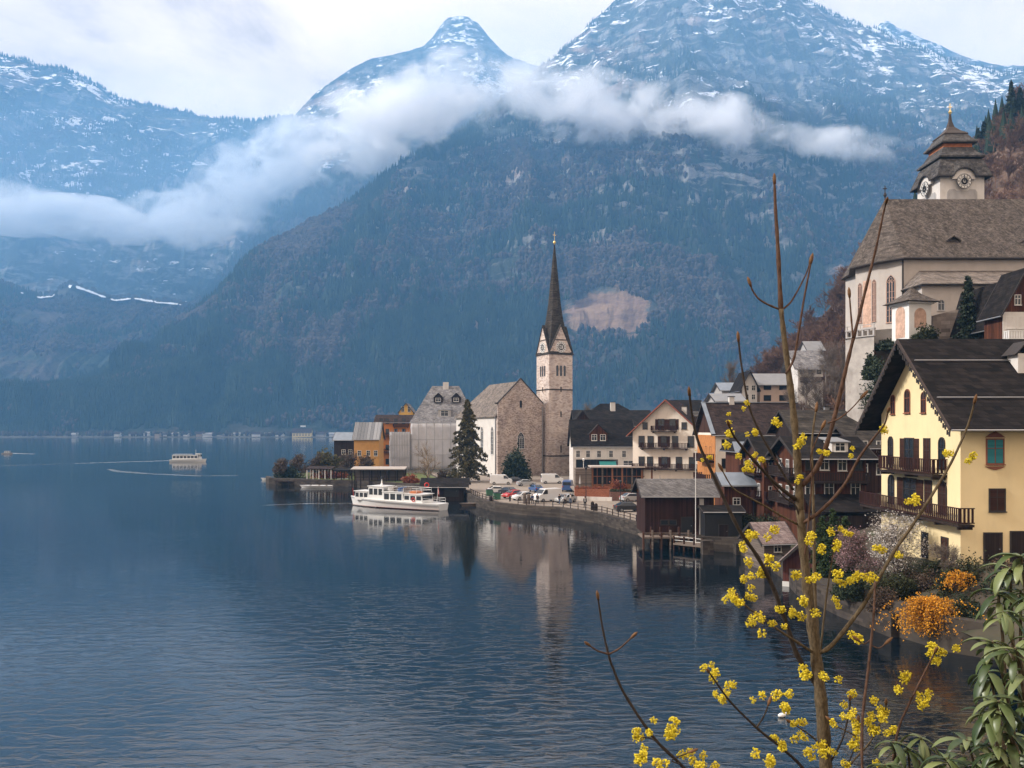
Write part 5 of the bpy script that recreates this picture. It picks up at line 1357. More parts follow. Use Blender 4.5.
win(r, 'L', 4.3, 3.85, .9, 2.2, frame=TRIM, closed=BRSH); win(r, 'L', 2.3, 3.9, 1.0, 2.2, frame=TRIM, arch='round', closed=BRSH)
for u in (9.8, 4.8, 2.0): win(r, 'L', u, .1, .8, 1.7, frame=TRIM, closed=BRSH if u != 4.8 else None)
balcony(r, 'L', (-12, 5.9), 8.4, 1.1, 5.55, hr=1.15)
balcony(r, 'L', (-12, 6.0), 15.4, 1.1, 2.35, hr=1.15)
bz = MB()                                                             # drop pendants of the carved verge
for k in range(30):
    t = k / 29.0
    for sg in (-1, 1):
        y = 6 + sg * (7.5 * (1 - t)); z = 15.6 - (7.5 - 7.5 * t) * .917 * 1.0
        bz.box((-13.6, y, z - .2 - .12 * (k % 2)), (.05, .16, .34))
bz.build('carved_fringe', TRIM, r)
win(r, 'F', -9.6, 7.3, 1.1, 1.65, frame=RED_TRIM, closed=TEAL); win(r, 'F', -9.45, 3.9, 1.0, 1.45, frame=TRIM, closed=BRSH)
for k in (-1, 1):
    pass
mb = MB(); mb.prism([(-10.3, 8.28), (-8.9, 8.28), (-9.2, 8.5), (-9.6, 8.72), (-10.0, 8.5)], 'y', -.09, -.002); mb.build('window_pediment', RED_TRIM, r)
mb = MB(); mb.prism([(-10.3, 6.25), (-8.9, 6.25), (-9.2, 6.1), (-9.6, 6.0), (-10.0, 6.1)], 'y', -.09, -.002); mb.build('window_apron', RED_TRIM, r)
for u in (-6.2, -2.6): win(r, 'F', u, 7.3, 1.1, 1.65, frame=RED_TRIM, closed=TEAL); win(r, 'F', u, 3.9, 1.0, 1.45, frame=TRIM)
door(r, 'F', -9.75, 1.15, 2.1, DARKWOOD, z=-.55); door(r, 'F', -7.9, 1.15, 2.1, DARKWOOD, z=-.45)
gs = MB()                                                             # snow guards on the roof
for z_ in (15.6 - 2.0, 15.6 - 4.9):
    y_ = 6 - (15.6 - z_) / .917
    gs.tube([(-13.3, y_, z_ + .42), (12, y_, z_ + .42)], .05, 5)
gs.build('snow_guard', METAL, r)
ch = MB(); cx_ = gx(1021, 59.5) - (YX + 12); zt = gz(346, 59.5) - YZ
ch.b2(cx_ - .6, cx_ + .6, 2.9, 4.2, zt - 4.5, zt - .6); co = ch.build('chimney', WHITE, r)
c2 = MB()
for s in (-1, 1): c2.prism([(cx_ + s * .85, zt - .7), (cx_, zt + .2), (cx_, zt + .32), (cx_ + s * .95, zt - .7)], 'y', 2.7, 4.4)
c2.build('chimney_hood', TRIM, co)
# --- sheds with tiled roofs at the water
TILE = roofmat('old pink grey tiles', (0.15, 0.11, 0.105), (0.26, 0.20, 0.19), 3.2, cols=.7, lichen=(0.33, 0.28, 0.27))
r = HP('boat_shed', 'dark plank boat shed with old tiled roof standing over the water', 'shed', 763, 792, 80, 0.2, 541, 524, GREYWOOD, TILE, d=4.0, over=.5, z0=-3, rz=0.2)
win(r, 'F', 0, 2.0, .7, .7)
r = house('boat_shed', 'white and red lakeside shed with pinkish tiled roof below the green thuja', 'shed', (gx(803, 71), 71, .2), 3.4, 4.2, 2.1, 3.8, woodmat('dull red boards', (0.05, 0.02, 0.018), (0.14, 0.05, 0.04), .3), TILE, ridge='y', over=.5, z0=-3, rz=-.45)
mb = MB(); mb.b2(-1.75, 1.75, -.06, 0, -.3, .25); mb.build('white_band', POLEW, r)
r = HP('dark_shed', 'black boarded landing shed on stone piers left of the tiled sheds', 'shed', 705, 742, 93.5, 1.5, 512, 507, BLACK, DARKROOF, d=3.5, over=.3, z0=-2.5)
door(r, 'F', 0, 1.0, 1.4, DARKWOOD)
# ---- far shore village
FG = 'tiny houses along the far shore'
rr = random.Random(5)
FARW = [simple('far wall pale', (0.55, 0.54, 0.52), .9, .05, .1), simple('far wall grey', (0.30, 0.29, 0.29), .9, .05, .1), simple('far wall tan', (0.34, 0.27, 0.21), .9, .05, .1)]
names_ = ['white', 'grey', 'tan']
spots = [(133, 16, 1), (147, 12, 0), (158, 10, 2), (166, 12, 0), (176, 14, 1), (187, 11, 0), (199, 12, 2), (208, 22, 0), (221, 13, 1), (229, 12, 2), (237, 15, 0), (247, 13, 1), (256, 18, 0), (268, 14, 1), (280, 16, 0), (321, 20, 1), (333, 16, 0), (345, 22, 2), (118, 12, 0), (75, 12, 1)]
for i, (px_, w_, c_) in enumerate(spots):
    Yv = 1505 + rr.uniform(0, 60)
    z_ = 2.0
    r = empty('far_house', (gx(px_, Yv), Yv, z_), rr.uniform(-.4, .4), None, 'house', FG)
    r['label'] = '%s gabled house on the far shore, number' % names_[c_]
    h_ = rr.uniform(3, 5.5)
    mb = MB(); mb.prism([(-5, -8), (5, -8), (5, h_), (0, h_ + 3), (-5, h_)], 'x', -w_ * .42, w_ * .42); mb.build('wall', FARW[c_], r)
    mb = MB()
    for s in (-1, 1): mb.prism([(s * 5.8, h_ - .5), (0, h_ + 3.1), (0, h_ + 3.7), (s * 5.8, h_ + .2)], 'x', -w_ * .42 - .8, w_ * .42 + .8)
    mb.build('roof', (BROWNROOF, LIGHTROOF, DARKROOF)[i % 3], r)
    r['label'] = 'tiny %s house with %s roof on the far shore %s' % (names_[c_], ('brown', 'pale', 'dark')[i % 3], ['by the first bay', 'near the left trees', 'beside the wood edge', 'left of the tour boat', 'above the tour boat', 'behind the tour boat', 'right of the tour boat', 'longest in the row', 'beside the longest one', 'under the bare slope', 'at the row middle', 'right of the row middle', 'wide one near the bright building', 'before the slope foot', 'nearest left of the yellow building', 'right of the yellow building', 'behind the olive tree', 'behind the ochre cottage', 'alone left of the row', 'farthest left at the water'][i])
r = HP('far_building', 'large pale yellow building standing by the water on the far shore', 'building', 292, 311, 1500, 1.5, 432.5, 428.5, simple('far yellow plaster', (0.70, 0.55, 0.26), .9, .05, .1), BROWNROOF, d=16, over=1.0, z0=-3)
for z in (3, 7):
    for k in range(6): win(r, 'F', -14 + k * 5.6, z, 2.2, 2.2, style='bare')
mb = MB(); mb.b2(-4, 6, 7, 8, 18, 21); mb.build('roof_sign', POLEW, r)
# ================================================================ VEGETATION
def barkmat(name, lo, hi, sc=8):
    m, nt, p = newmat(name)
    t = nt.nodes.new('ShaderNodeTexCoord')
    n = noise(nt, mapping(nt, t.outputs['Object'], (1, 1, .35)), sc, 8, .72)
    nt.links.new(ramp(nt, n, [(0.3, lo), (0.7, hi)]), p.inputs['Base Color']); p.inputs['Roughness'].default_value = .85; p.inputs['Specular IOR Level'].default_value = .2
    b = nt.nodes.new('ShaderNodeBump'); b.inputs['Strength'].default_value = .6; b.inputs['Distance'].default_value = .01
    nt.links.new(n, b.inputs['Height']); nt.links.new(b.outputs[0], p.inputs['Normal'])
    return m
def leafmat(name, lo, hi, sc=1.2, transl=0.25, rough=.6, lum=None):
    m, nt, p = newmat(name)
    g = nt.nodes.new('ShaderNodeNewGeometry'); t = nt.nodes.new('ShaderNodeTexCoord')
    n = mth(nt, 'ADD', mth(nt, 'MULTIPLY', g.outputs['Random Per Island'], .55), mth(nt, 'MULTIPLY', noise(nt, t.outputs['Object'], sc, 4, .6), .5))
    c = ramp(nt, n, [(0.2, lo), (0.8, hi)])
    nt.links.new(c, p.inputs['Base Color']); p.inputs['Roughness'].default_value = rough; p.inputs['Specular IOR Level'].default_value = .25
    if transl:
        tr = nt.nodes.new('ShaderNodeBsdfTranslucent'); nt.links.new(c, tr.inputs['Color'])
        mx = nt.nodes.new('ShaderNodeMixShader'); mx.inputs[0].default_value = transl
        nt.links.new(p.outputs[0], mx.inputs[1]); nt.links.new(tr.outputs[0], mx.inputs[2])
        nt.links.new(mx.outputs[0], nt.nodes['Material Output'].inputs['Surface'])
    return m
BARK = barkmat('brown bark', (0.045, 0.033, 0.026), (0.13, 0.10, 0.08), 5)
BARKG = barkmat('greyish bare twigs', (0.09, 0.07, 0.06), (0.20, 0.165, 0.14), 5)
TANB = barkmat('tan bare twigs', (0.16, 0.12, 0.085), (0.34, 0.27, 0.20), 5)
FIRL = leafmat('fir needles', (0.008, 0.016, 0.010), (0.03, 0.042, 0.022), .8, .1)
LARCH = leafmat('brownish spruce needles', (0.03, 0.028, 0.010), (0.13, 0.105, 0.045), .8, .1)
DKL = leafmat('dark evergreen leaves', (0.010, 0.018, 0.010), (0.04, 0.055, 0.026), 1.0, .15)
OLIVE = leafmat('olive spring leaves', (0.05, 0.045, 0.015), (0.12, 0.105, 0.04), .6, .2)
THUJA = leafmat('thuja foliage', (0.015, 0.03, 0.010), (0.05, 0.075, 0.025), .8, .15)
ORL = leafmat('orange forsythia blossom', (0.42, 0.17, 0.012), (0.75, 0.36, 0.025), .8, .25)
WHL = leafmat('white blossom', (0.40, 0.36, 0.33), (0.74, 0.70, 0.66), .8, .3)
PKL = leafmat('pink blossom', (0.22, 0.12, 0.13), (0.42, 0.27, 0.28), .8, .3)
RUSTL = leafmat('rusty leaves', (0.16, 0.045, 0.02), (0.32, 0.10, 0.05), .8, .2)
BROWNL = leafmat('brown dry leaves', (0.035, 0.023, 0.016), (0.12, 0.08, 0.055), .8, .2)
HEDGE = leafmat('hedge leaves', (0.016, 0.020, 0.009), (0.06, 0.065, 0.024), .8, .2)

def leaf_cloud(P, size, r, aspect=1.6):
    """one quad per point, random attitude"""
    n = len(P)
    a = r.normal(size=(n, 3)); a /= np.linalg.norm(a, axis=1)[:, None]
    b = r.normal(size=(n, 3)); b -= a * (a * b).sum(1)[:, None]; b /= np.linalg.norm(b, axis=1)[:, None]
    s = size * r.uniform(.6, 1.3, n)[:, None]
    A = a * s * aspect * .5; B = b * s * .5
    V = np.stack([P - A, P + B * .9, P + A, P - B * .9], 1).reshape(-1, 3)
    return V, np.arange(n * 4).reshape(n, 4)
def seg_mesh(segs, nside=3):
    """segs: list of (p0,p1,r0,r1) arrays -> prisms"""
    S_ = np.array([[*a, *b] for a, b, _, _ in segs]); rr_ = np.array([[q[2], q[3]] for q in segs])
    p0, p1 = S_[:, :3], S_[:, 3:]
    d = p1 - p0; d /= np.linalg.norm(d, axis=1)[:, None] + 1e-9
    h = np.where(np.abs(d[:, 2:3]) < .9, np.array([[0, 0, 1.0]]), np.array([[1.0, 0, 0]]))
    u = np.cross(d, h); u /= np.linalg.norm(u, axis=1)[:, None]; w = np.cross(d, u)
    V = []
    for e, p in ((0, p0), (1, p1)):
        for k in range(nside):
            a = 2 * math.pi * k / nside
            V.append(p + (u * math.cos(a) + w * math.sin(a)) * rr_[:, e:e + 1])
    V = np.stack(V, 1).reshape(-1, 3); n = len(segs)
    f = np.array([(k, (k + 1) % nside, nside + (k + 1) % nside, nside + k) for k in range(nside)])
    return V, (np.arange(n)[:, None, None] * 2 * nside + f[None]).reshape(-1, 4)
def branch_tree(h, r, levels=4, spread=.55, trunk=.28, r0=None, up=.25, nb=(3, 5), first=.3, droop=0):
    """segments of a bare tree, base at the origin"""
    segs = []; tips = []
    def grow(p, d, L, rad, lv):
        n = 4 if lv == 0 else 3; q = p.copy()
        step = L / n
        for i in range(n):
            d = d + r.normal(size=3) * (.06 if lv == 0 else .16); d[2] += up * .25 * (lv > 0) - droop * lv * .1; d /= np.linalg.norm(d)
            q2 = q + d * step; a = rad * (1 - .55 * i / n); b = rad * (1 - .55 * (i + 1) / n)
            segs.append((q.copy(), q2.copy(), a, b)); q = q2
            if lv < levels and (lv > 0 or (i + 1) / n > first):
                for k in range(r.integers(nb[0], nb[1]) if lv > 0 or i == n - 1 else r.integers(2, 4)):
                    ax = r.normal(size=3); ax -= d * ax.dot(d); ax /= np.linalg.norm(ax) + 1e-9
                    nd = d * math.cos(spread) + ax * math.sin(spread) * r.uniform(.7, 1.3); nd /= np.linalg.norm(nd)
                    grow(q, nd, L * r.uniform(.42, .62), max(b * .6, .004), lv + 1)
        tips.append(q)
    grow(np.zeros(3), np.array([0, 0, 1.0]), h * (trunk + .22), r0 or h * .022, 0)
    return segs, np.array(tips)
def tree_bare(name, loc, h, label, seed, levels=3, mat=None, leaf=None, leafn=0, leafsize=.15, cat='tree', group=None, spread=.6, **kw):
    r = np.random.default_rng(seed)
    segs, tips = branch_tree(h, r, levels, spread, **kw)
    zmax = max(s[1][2] for s in segs); k = h / zmax
    segs = [(a * k, b * k, c, d) for a, b, c, d in segs]; tips = tips * k
    root = empty(name, loc, 0, label, cat, group)
    big = [s for s in segs if s[2] > h * .006]; sm = [s for s in segs if s[2] <= h * .006]
    V, f = seg_mesh(big, 5); fastmesh('trunk', V, f, mat or BARK, root, True)
    if sm:
        V, f = seg_mesh(sm, 3); fastmesh('crown', V, f, mat or BARK, root)
    if leaf:
        P = tips[r.integers(0, len(tips), leafn)] + r.normal(size=(leafn, 3)) * h * .035
        V, f = leaf_cloud(P, leafsize, r); fastmesh('foliage', V, f, leaf, root)
    return root
def conifer(name, loc, h, w, label, seed, mat, n=9000, size=.35, gappy=.3, cat='tree', trunk_c=None, z0=.04, parent_group=None, rug=.35):
    r = np.random.default_rng(seed)
    root = empty(name, loc, 0, label, cat, parent_group)
    mb = MB(); mb.tube([(0, 0, -.5), (0, 0, h * .5), (0, 0, h * .98)], [h * .02, h * .013, .02], 6); mb.build('trunk', BARK, root)
    nb = int(h * 7)
    P = []; segs = []
    for i in range(nb):
        t = z0 + (1 - z0) * (i / nb) ** .95; a = i * 2.4 + r.uniform(-.4, .4)
        L = w / 2 * (1 - t) ** .8 * r.uniform(1 - rug, 1.1) + .12
        z = t * h; dr = -.28 * L + .1
        e = np.array([math.cos(a) * L, math.sin(a) * L, dr])
        segs.append((np.array([0, 0, z]), np.array([0, 0, z]) + e, .03, .01))
        m = max(6, int(n / nb * (L / (w / 2) + .25)))
        s = r.random(m) ** .7
        q = np.array([0, 0, z]) + e * s[:, None] + np.array([[0, 0, 1]]) * (s * (1 - s) * .25 * L)[:, None] + r.normal(size=(m, 3)) * (np.array([.13, .13, .10]) * L * (1.15 - s[:, None]) + .05)
        P.append(q)
    P = np.concatenate(P)
    V, f = seg_mesh(segs, 3); fastmesh('branches', V, f, BARK, root)
    V, f = leaf_cloud(P, size, r, 2.2); fastmesh('crown', V, f, mat, root)
    return root
def bush(name, loc, rx, ry, rz, label, seed, mat, n=5000, size=.14, cat='bush', twigs=None, lumps=14, shell=.5, group=None, twn=0, twl=1.0):
    """leafy mass of several clumps with an uneven outline"""
    r = np.random.default_rng(seed)
    root = empty(name, loc, 0, label, cat, group)
    C_ = r.normal(size=(lumps, 3)); C_ /= np.linalg.norm(C_, axis=1)[:, None]; C_ *= r.uniform(.25, .72, lumps)[:, None]; C_[:, 2] = np.abs(C_[:, 2]) * .9
    Rr = r.uniform(.22, .45, lumps)
    k = r.integers(0, lumps, n)
    d = r.normal(size=(n, 3)); d /= np.linalg.norm(d, axis=1)[:, None]
    P = C_[k] + d * (Rr[k] * (shell + (1 - shell) * r.random(n)) * (1 + .25 * r.normal(size=n)))[:, None]
    P = P * np.array([rx, ry, rz]); P[:, 2] = np.maximum(P[:, 2], -.2)
    V, f = leaf_cloud(P, size, r); fastmesh('foliage', V, f, mat, root)
    segs = []
    for i in range(lumps):
        b = np.array([r.normal() * rx * .12, r.normal() * ry * .12, -.3]); e = C_[i] * np.array([rx, ry, rz]); m_ = (b + e) / 2 + r.normal(size=3) * .05 * rx
        segs += [(b, m_, .03 * rz ** .5, .02 * rz ** .5), (m_, e, .02 * rz ** .5, .008)]
    for i in range(twn):
        k_ = r.integers(0, lumps); s0 = C_[k_] * np.array([rx, ry, rz]); d_ = r.normal(size=3); d_[2] = abs(d_[2]) + .3; d_ /= np.linalg.norm(d_)
        e = s0 + d_ * np.array([rx, ry, rz]) * r.uniform(.4, .75) * twl
        segs.append((s0, e, .012, .004))
    V, f = seg_mesh(segs, 3); fastmesh('stems', V, f, twigs or BARK, root)
    return root

# --- trees beside the church
conifer('spruce_tree', (gx(467.5, 190), 190, 1.5), 19.6, 13.5, 'tall ragged brownish spruce standing in front of the lakeside church', 3, LARCH, 11000, .40, z0=.08, rug=.7)
bush('yew_tree', (gx(515, 196), 196, 1.6), 4.0, 4.0, 9.4, 'round dark green tree against the stone church gable', 4, DKL, 11000, .42, cat='tree', lumps=26, shell=.6)
tree_bare('bare_tree', (gx(428, 186), 186, 1.5), 10.5, 'bare spreading pollarded tree before the white sheeting', 12, 3, TANB, spread=.72, r0=.34, first=.1, nb=(3, 5))
bush('shrub', (gx(410, 188), 188, 1.5), 2.6, 2.0, 2.6, 'rusty red shrub below the orange house', 21, RUSTL, 2200, .3)
bush('shrub', (gx(446, 196), 196, 1.5), 3.2, 2.0, 3.2, 'greyish brown shrub behind the dark lakeside boathouse', 22, BROWNL, 2000, .3)
bush('olive_tree', (gx(326, 216), 216, 1.5), 5.4, 4.5, 9.2, 'olive green tree in the garden on the left point', 23, OLIVE, 6500, .5, cat='tree', lumps=22)
bush('olive_tree', (gx(342, 220), 220, 1.5), 4.4, 4, 7.0, 'darker brown tree right of the olive green tree', 24, HEDGE, 4200, .5, cat='tree')
bush('shrub', (gx(288, 209), 209, 1.2), 3.6, 3, 4.4, 'round dark green bush at the tip of the left point', 25, DKL, 3800, .35)
for i, (px_, Y_, sc, lb) in enumerate([(278, 208, 1.0, 'brown leafless scrub at the outermost left point'), (300, 212, 1.2, 'brown leafless scrub between the dark round bush and the shelter'), (318, 214, 1.3, 'reddish brown scrub above the white boat shelter'), (349, 210, 1.3, 'brown scrub above the pale jetty wall'), (366, 206, 1.2, 'brown scrub in front of the ochre cottage')]):
    tree_bare('bare_bush', (gx(px_, Y_), Y_, 1.2), 5.6 * sc, lb, 30 + i, 4, BARKG, leaf=BROWNL, leafn=1500, leafsize=.30, cat='bush', spread=.8, first=.0)
bush('hedge', (gx(330, 207), 207, 1.3), 5.5, 1.8, 2.6, 'long rust brown hedge along the garden of the left point', 41, RUSTL, 2600, .3, lumps=18)
bush('hedge', (gx(385, 200), 200, 1.3), 5.0, 1.5, 1.8, 'low brown hedge below the orange house terrace', 42, BROWNL, 1800, .3, lumps=18)
# --- hillside under the church
for i, (px_, py_, Y_, rx, rz_, m_, lb) in enumerate([
        (882, 404, 100, 3.4, 6.8, DKL, 'dark ivy mass hanging beside the tall whitish retaining wall'),
        (872, 375, 102, 1.6, 3.6, DKL, 'dark ivy tuft on top of the whitish retaining wall'),
        (888, 346, 104, 2.2, 1.4, DKL, 'low green shrub by the choir at the terrace edge'),
        (925, 345, 99, 2.0, 3.2, HEDGE, 'rounded green bush right of the little chapel'),
        (866, 352, 106, 1.5, 1.0, RUSTL, 'reddish shrub at the parapet of the terrace')]):
    p = at(px_, py_, Y_); bush('shrub', (p.x, p.y, p.z - .3), rx, rx * .8, rz_, lb, 50 + i, m_, 4200, .2)
p = at(968, 348, 98); conifer('fir_tree', (p.x, p.y, p.z - 2), 10.8, 3.9, 'dark fir tree standing before the aisle of the terrace church', 61, FIRL, 7500, .2, z0=.05)
# --- scrub and bare wood on the right hill
RD = [(600, 440), (700, 436), (745, 410), (762, 384), (780, 366), (800, 345), (820, 322), (840, 298), (855, 278), (875, 256), (900, 234), (930, 206), (955, 180), (975, 152), (990, 130), (1008, 108), (1024, 100), (1080, 55), (1300, -100)]
terrain('hillside', RD, [(600, 300), (860, 340), (1024, 380), (1300, 420)], [(600, 190), (860, 170), (1300, 160)], simple('leaf litter hillside', (0.11, 0.07, 0.05), .95, .45, .06, .4), 600, 1300, 200, 120, 1.0, 7, 1.0, back=120, seed=9.0, jag=.2, wl=60, zf=1.0)
def wood(name, gname, n, hr, seed, umin, umax, mats, tmin=.02, tmax=1.0):
    V, nr = GRIDS[gname]; r = np.random.default_rng(seed); nc = V.shape[0]
    segs_all = []
    protos = []
    for k in range(7):
        sg, tp = branch_tree(1.0, np.random.default_rng(seed + k), 3, .5, trunk=.35, r0=.016, nb=(2, 4))
        zm = max(s[1][2] for s in sg); sg = [s for s in sg]
        Vv, ff = seg_mesh([(a / zm, b / zm, c + .0012, d + .0012) for a, b, c, d in sg], 3)
        protos.append((Vv, ff))
    VV, FF = [], []; off = 0
    for i in range(n):
        u = umin + (umax - umin) * r.random(); t = tmin + (tmax - tmin) * r.random()
        ui, ti = int(u * (nc - 1.01)), int(t * (nr - 1.01)); p = V[ui, ti]
        Vv, ff = protos[r.integers(0, 7)]
        h = r.uniform(*hr); a = r.random() * 6.28; ca, sa = math.cos(a), math.sin(a)
        w_ = h * r.uniform(1.0, 1.4)
        q = np.stack([(Vv[:, 0] * ca - Vv[:, 1] * sa) * w_, (Vv[:, 0] * sa + Vv[:, 1] * ca) * w_, Vv[:, 2] * h], 1) + p
        VV.append(q); FF.append(ff + off); off += len(q)
    o = fastmesh(name, np.concatenate(VV), np.concatenate(FF), mats); o['kind'] = 'stuff'
    return o
WOODM = treemat('bare wood', (0.06, 0.034, 0.024), (0.19, 0.11, 0.075), .03)
wood('bare_wood', 'hillside', 1000, (6, 12), 71, .2, .72, WOODM)
V_, nr_ = GRIDS['hillside']
forest('hill_conifers', 'hillside', 60, (9, 16), 999, [MC, MBR], 74, thr=-3, tmin=.75, tmax=.99, p_bare=-1, umin=.45, umax=.62)
cg = 'dark firs on the crest of the right hill'
rr = random.Random(8)
for i, (px_, py_, hh, lb) in enumerate([(1011, 100, 15, 'tall dark fir on the hill crest above the clock tower, rightmost'), (1020, 104, 13, 'dark fir at the right edge of the hill crest'), (978, 140, 9, 'dark fir right of the clock tower spire, lower one'), (984, 134, 10, 'dark fir right of the clock tower spire, upper one'), (963, 150, 6, 'small fir directly behind the clock tower cap')]):
    Yc = 350; p = at(px_, py_, Yc); conifer('fir_tree', (p.x, p.y, p.z - hh * .45), hh, hh * .45, lb, 80 + i, FIRL, 2200, .6, z0=.05, parent_group=cg)
for i, (px_, py_, Y_, hh, lb) in enumerate([(806, 392, 175, 8, 'bare brown tree below the white hillside gable'), (826, 372, 185, 9, 'bare brown tree beside the white hillside house'), (838, 395, 150, 8, 'bare brown tree left of the whitish wall'), (815, 408, 150, 7, 'bare brown tree above the weathered chalet roof'), (790, 408, 165, 6, 'bare brown tree below the beige hillside house'), (843, 372, 160, 8, 'bare tree under the arcaded parapet'), (588, 425, 208, 8, 'brown bare tree behind the dark roofs by the tower'), (730, 380, 210, 7, 'bare tree behind the bluish roofed house')]):
    p = at(px_, py_, Y_); tree_bare('bare_tree', (p.x, p.y, p.z - 3.0), hh + 2, lb, 90 + i, 4, BARKG, spread=.6, first=.1)
hs = strip('hill_scrub_bank', [(gx(640, 240), 240), (gx(760, 200), 200), (gx(800, 165), 165), (gx(850, 130), 130)], [8, 14, 15, 17], -2, 24, EARTH)
# --- slope below the yellow house
def gb(px_, Y_): return (gx(px_, Y_), Y_, gh(gx(px_, Y_), Y_) - .1)
for i, (x, y, z, rx, ry, rz_, m_, n, s, lb, nm) in enumerate([
        (30.6, 57.2, 3.6, 1.6, 1.0, 1.6, HEDGE, 3500, .11, 'green shrub under the ground floor windows of the yellow gable', 'shrub'),
        (28.6, 58.6, 2.6, 1.9, 1.2, 1.7, BROWNL, 3500, .10, 'brown undergrowth beneath the white blossom', 'shrub'),
        (32.5, 52.5, 1.8, 2.6, 1.8, 4.0, DKL, 8000, .13, 'dark evergreen shrub right of the orange blossom', 'shrub'),
        (30.5, 54.2, 3.0, 2.6, 1.4, 2.8, HEDGE, 6000, .12, 'dull green shrub against the yellow house foot', 'shrub'),
        (34.6, 53.6, 2.6, 2.2, 1.6, 3.3, DKL, 6000, .12, 'dark green shrub below the brown doors of the yellow house', 'shrub'),
        (27.2, 57.0, 2.2, 2.2, 1.8, 2.6, HEDGE, 5200, .12, 'green brown shrub below the white blossom tree', 'shrub'),
        (31.0, 49.5, .6, 2.0, 1.6, 2.4, DKL, 5200, .12, 'dark shrub overhanging the water right of the orange blossom', 'shrub'),
        (33.8, 49.6, 1.2, 1.8, 1.5, 2.4, BROWNL, 3500, .12, 'brownish shrub low at the right below the dark evergreen', 'shrub'),
        (25.6, 55.6, 1.6, 1.5, 1.4, 2.0, BROWNL, 3200, .10, 'brown twiggy shrub left of the orange blossom', 'shrub'),
        (25.0, 58.4, 1.8, 1.5, 1.4, 1.9, DKL, 4200, .11, 'dark green bush on the lake wall below the pink blossom', 'shrub'),
        (29.4, 56.3, 2.6, 1.7, 1.3, 1.9, BROWNL, 3600, .10, 'brown shrub between the white blossom and the yellow house', 'shrub'),
        (29.0, 51.0, 1.6, 1.5, 1.2, 2.3, DKL, 4600, .11, 'dark bush directly behind the right end of the orange blossom', 'shrub'),
        (36.8, 54.2, 3.4, 2.6, 1.5, 3.0, HEDGE, 6000, .13, 'green hedge under the front doors at the right edge', 'shrub'),
        (36.0, 51.0, 2.8, 2.8, 1.8, 3.0, DKL, 6500, .13, 'large dark shrub at the right edge below the hedge', 'shrub'),
        (33.0, 47.5, .6, 2.4, 1.8, 3.2, HEDGE, 6500, .13, 'broad green shrub low behind the big evergreen leaves', 'shrub'),
        (30.6, 47.2, -.2, 1.5, 1.3, 2.2, DKL, 4200, .12, 'dark shrub at the waterline furthest right', 'shrub')]):
    bush(nm, (x, y, z), rx, ry, rz_, lb, 120 + i, m_, n, s, twn=60, twl=1.1 if m_ is ORL else .6, lumps=20)
def arching(name, loc, label, seed, n, L, out, rise, mat, size=.10, per=26):
    r = np.random.default_rng(seed); root = empty(name, loc, 0, label, 'bush'); segs = []; P = []
    for i in range(n):
        a = r.uniform(-math.pi, math.pi); o_ = abs(r.normal()) * out * .6 + .2; d = np.array([math.cos(a) * o_, math.sin(a) * o_ * .6 - .25 * out * r.random(), 0])
        up = rise * r.uniform(.5, 1.1); l = L * r.uniform(.5, 1.1); q = None
        for k in range(9):
            t = k / 8; p = d * (t ** .8) * 1.6 + np.array([0, 0, up * 2.6 * t * (1 - t) + up * .45 * t - l * t * t * .8]) + r.normal(size=3) * .03
            if q is not None:
                segs.append((q, p, .014 * (1.2 - t), .014 * (1.1 - t)))
                if k > 2:
                    m = per // 6; s = r.random(m)[:, None]; P.append(q + (p - q) * s + r.normal(size=(m, 3)) * .06)
            q = p
    V, f = seg_mesh(segs, 3); fastmesh('stems', V, f, BARK, root)
    V, f = leaf_cloud(np.concatenate(P), size, r, 1.3); fastmesh('blossom', V, f, mat, root)
arching('forsythia_bush', (27.0, 51.8, 2.0), 'bright orange forsythia bush spilling over the lakeside wall', 201, 330, 2.1, 1.5, 1.5, ORL, .10, 40)
arching('forsythia_bush', (29.4, 53.0, 3.3), 'small upright orange shoot of blossom behind the big forsythia', 202, 40, .5, .6, 1.6, ORL, .09, 30)
for i, (x, y, z, rx, rz_, m_, lb) in enumerate([(38.5, 54.6, 4.3, 2.4, 2.0, HEDGE, 'hedge furthest right in front of the yellow house'), (35.0, 53.4, 4.0, 1.2, 2.0, DKL, 'small dark clipped bush by the brown house door'), (33.2, 54.4, 4.0, 1.2, 1.5, BROWNL, 'brown dry bush at the front corner of the yellow house')]):
    bush('shrub', (x, y, z), rx, rx * .6, rz_, lb, 210 + i, m_, 4200, .11, lumps=18, twn=30)
r_ = tree_bare('blossom_tree', (28.3, 59.2, 2.4), 5.6, 'white flowering tree in front of the yellow house gable', 131, 4, BARKG, leaf=WHL, leafn=6000, leafsize=.085, spread=.75, first=0., r0=.07)
r_ = tree_bare('blossom_tree', (26.4, 61.5, 2.2), 4.4, 'pink flowering tree left of the white blossom', 132, 4, BARKG, leaf=PKL, leafn=5500, leafsize=.08, spread=.75, first=0., r0=.07)
r_ = tree_bare('bare_shrub', (30.2, 54.8, 3.4), 3.0, 'leafless tan shrub against the corner of the yellow house', 133, 4, BARKG, cat='bush', spread=.7, first=0., r0=.04)
for i, (px_, Y_, h_, w_, lb) in enumerate([(822, 66, 5.0, 1.3, 'left tall green columnar thuja beside the pale trunk'), (833, 65, 5.6, 1.5, 'middle green columnar thuja, tallest of the three'), (845, 66.5, 4.4, 1.4, 'right green columnar thuja below the dark balcony')]):
    x, y, z = gb(px_, Y_); conifer('thuja', (x, y, z + .5), h_, w_ * 1.5, lb, 140 + i, THUJA, 5500, .12, z0=.0, rug=.15)
bush('shrub', (gx(742, 97), 97, 2.0), 4.0, 1.6, 2.4, 'dark green hedge below the metal roofed red shed', 151, HEDGE, 5200, .17, lumps=20)
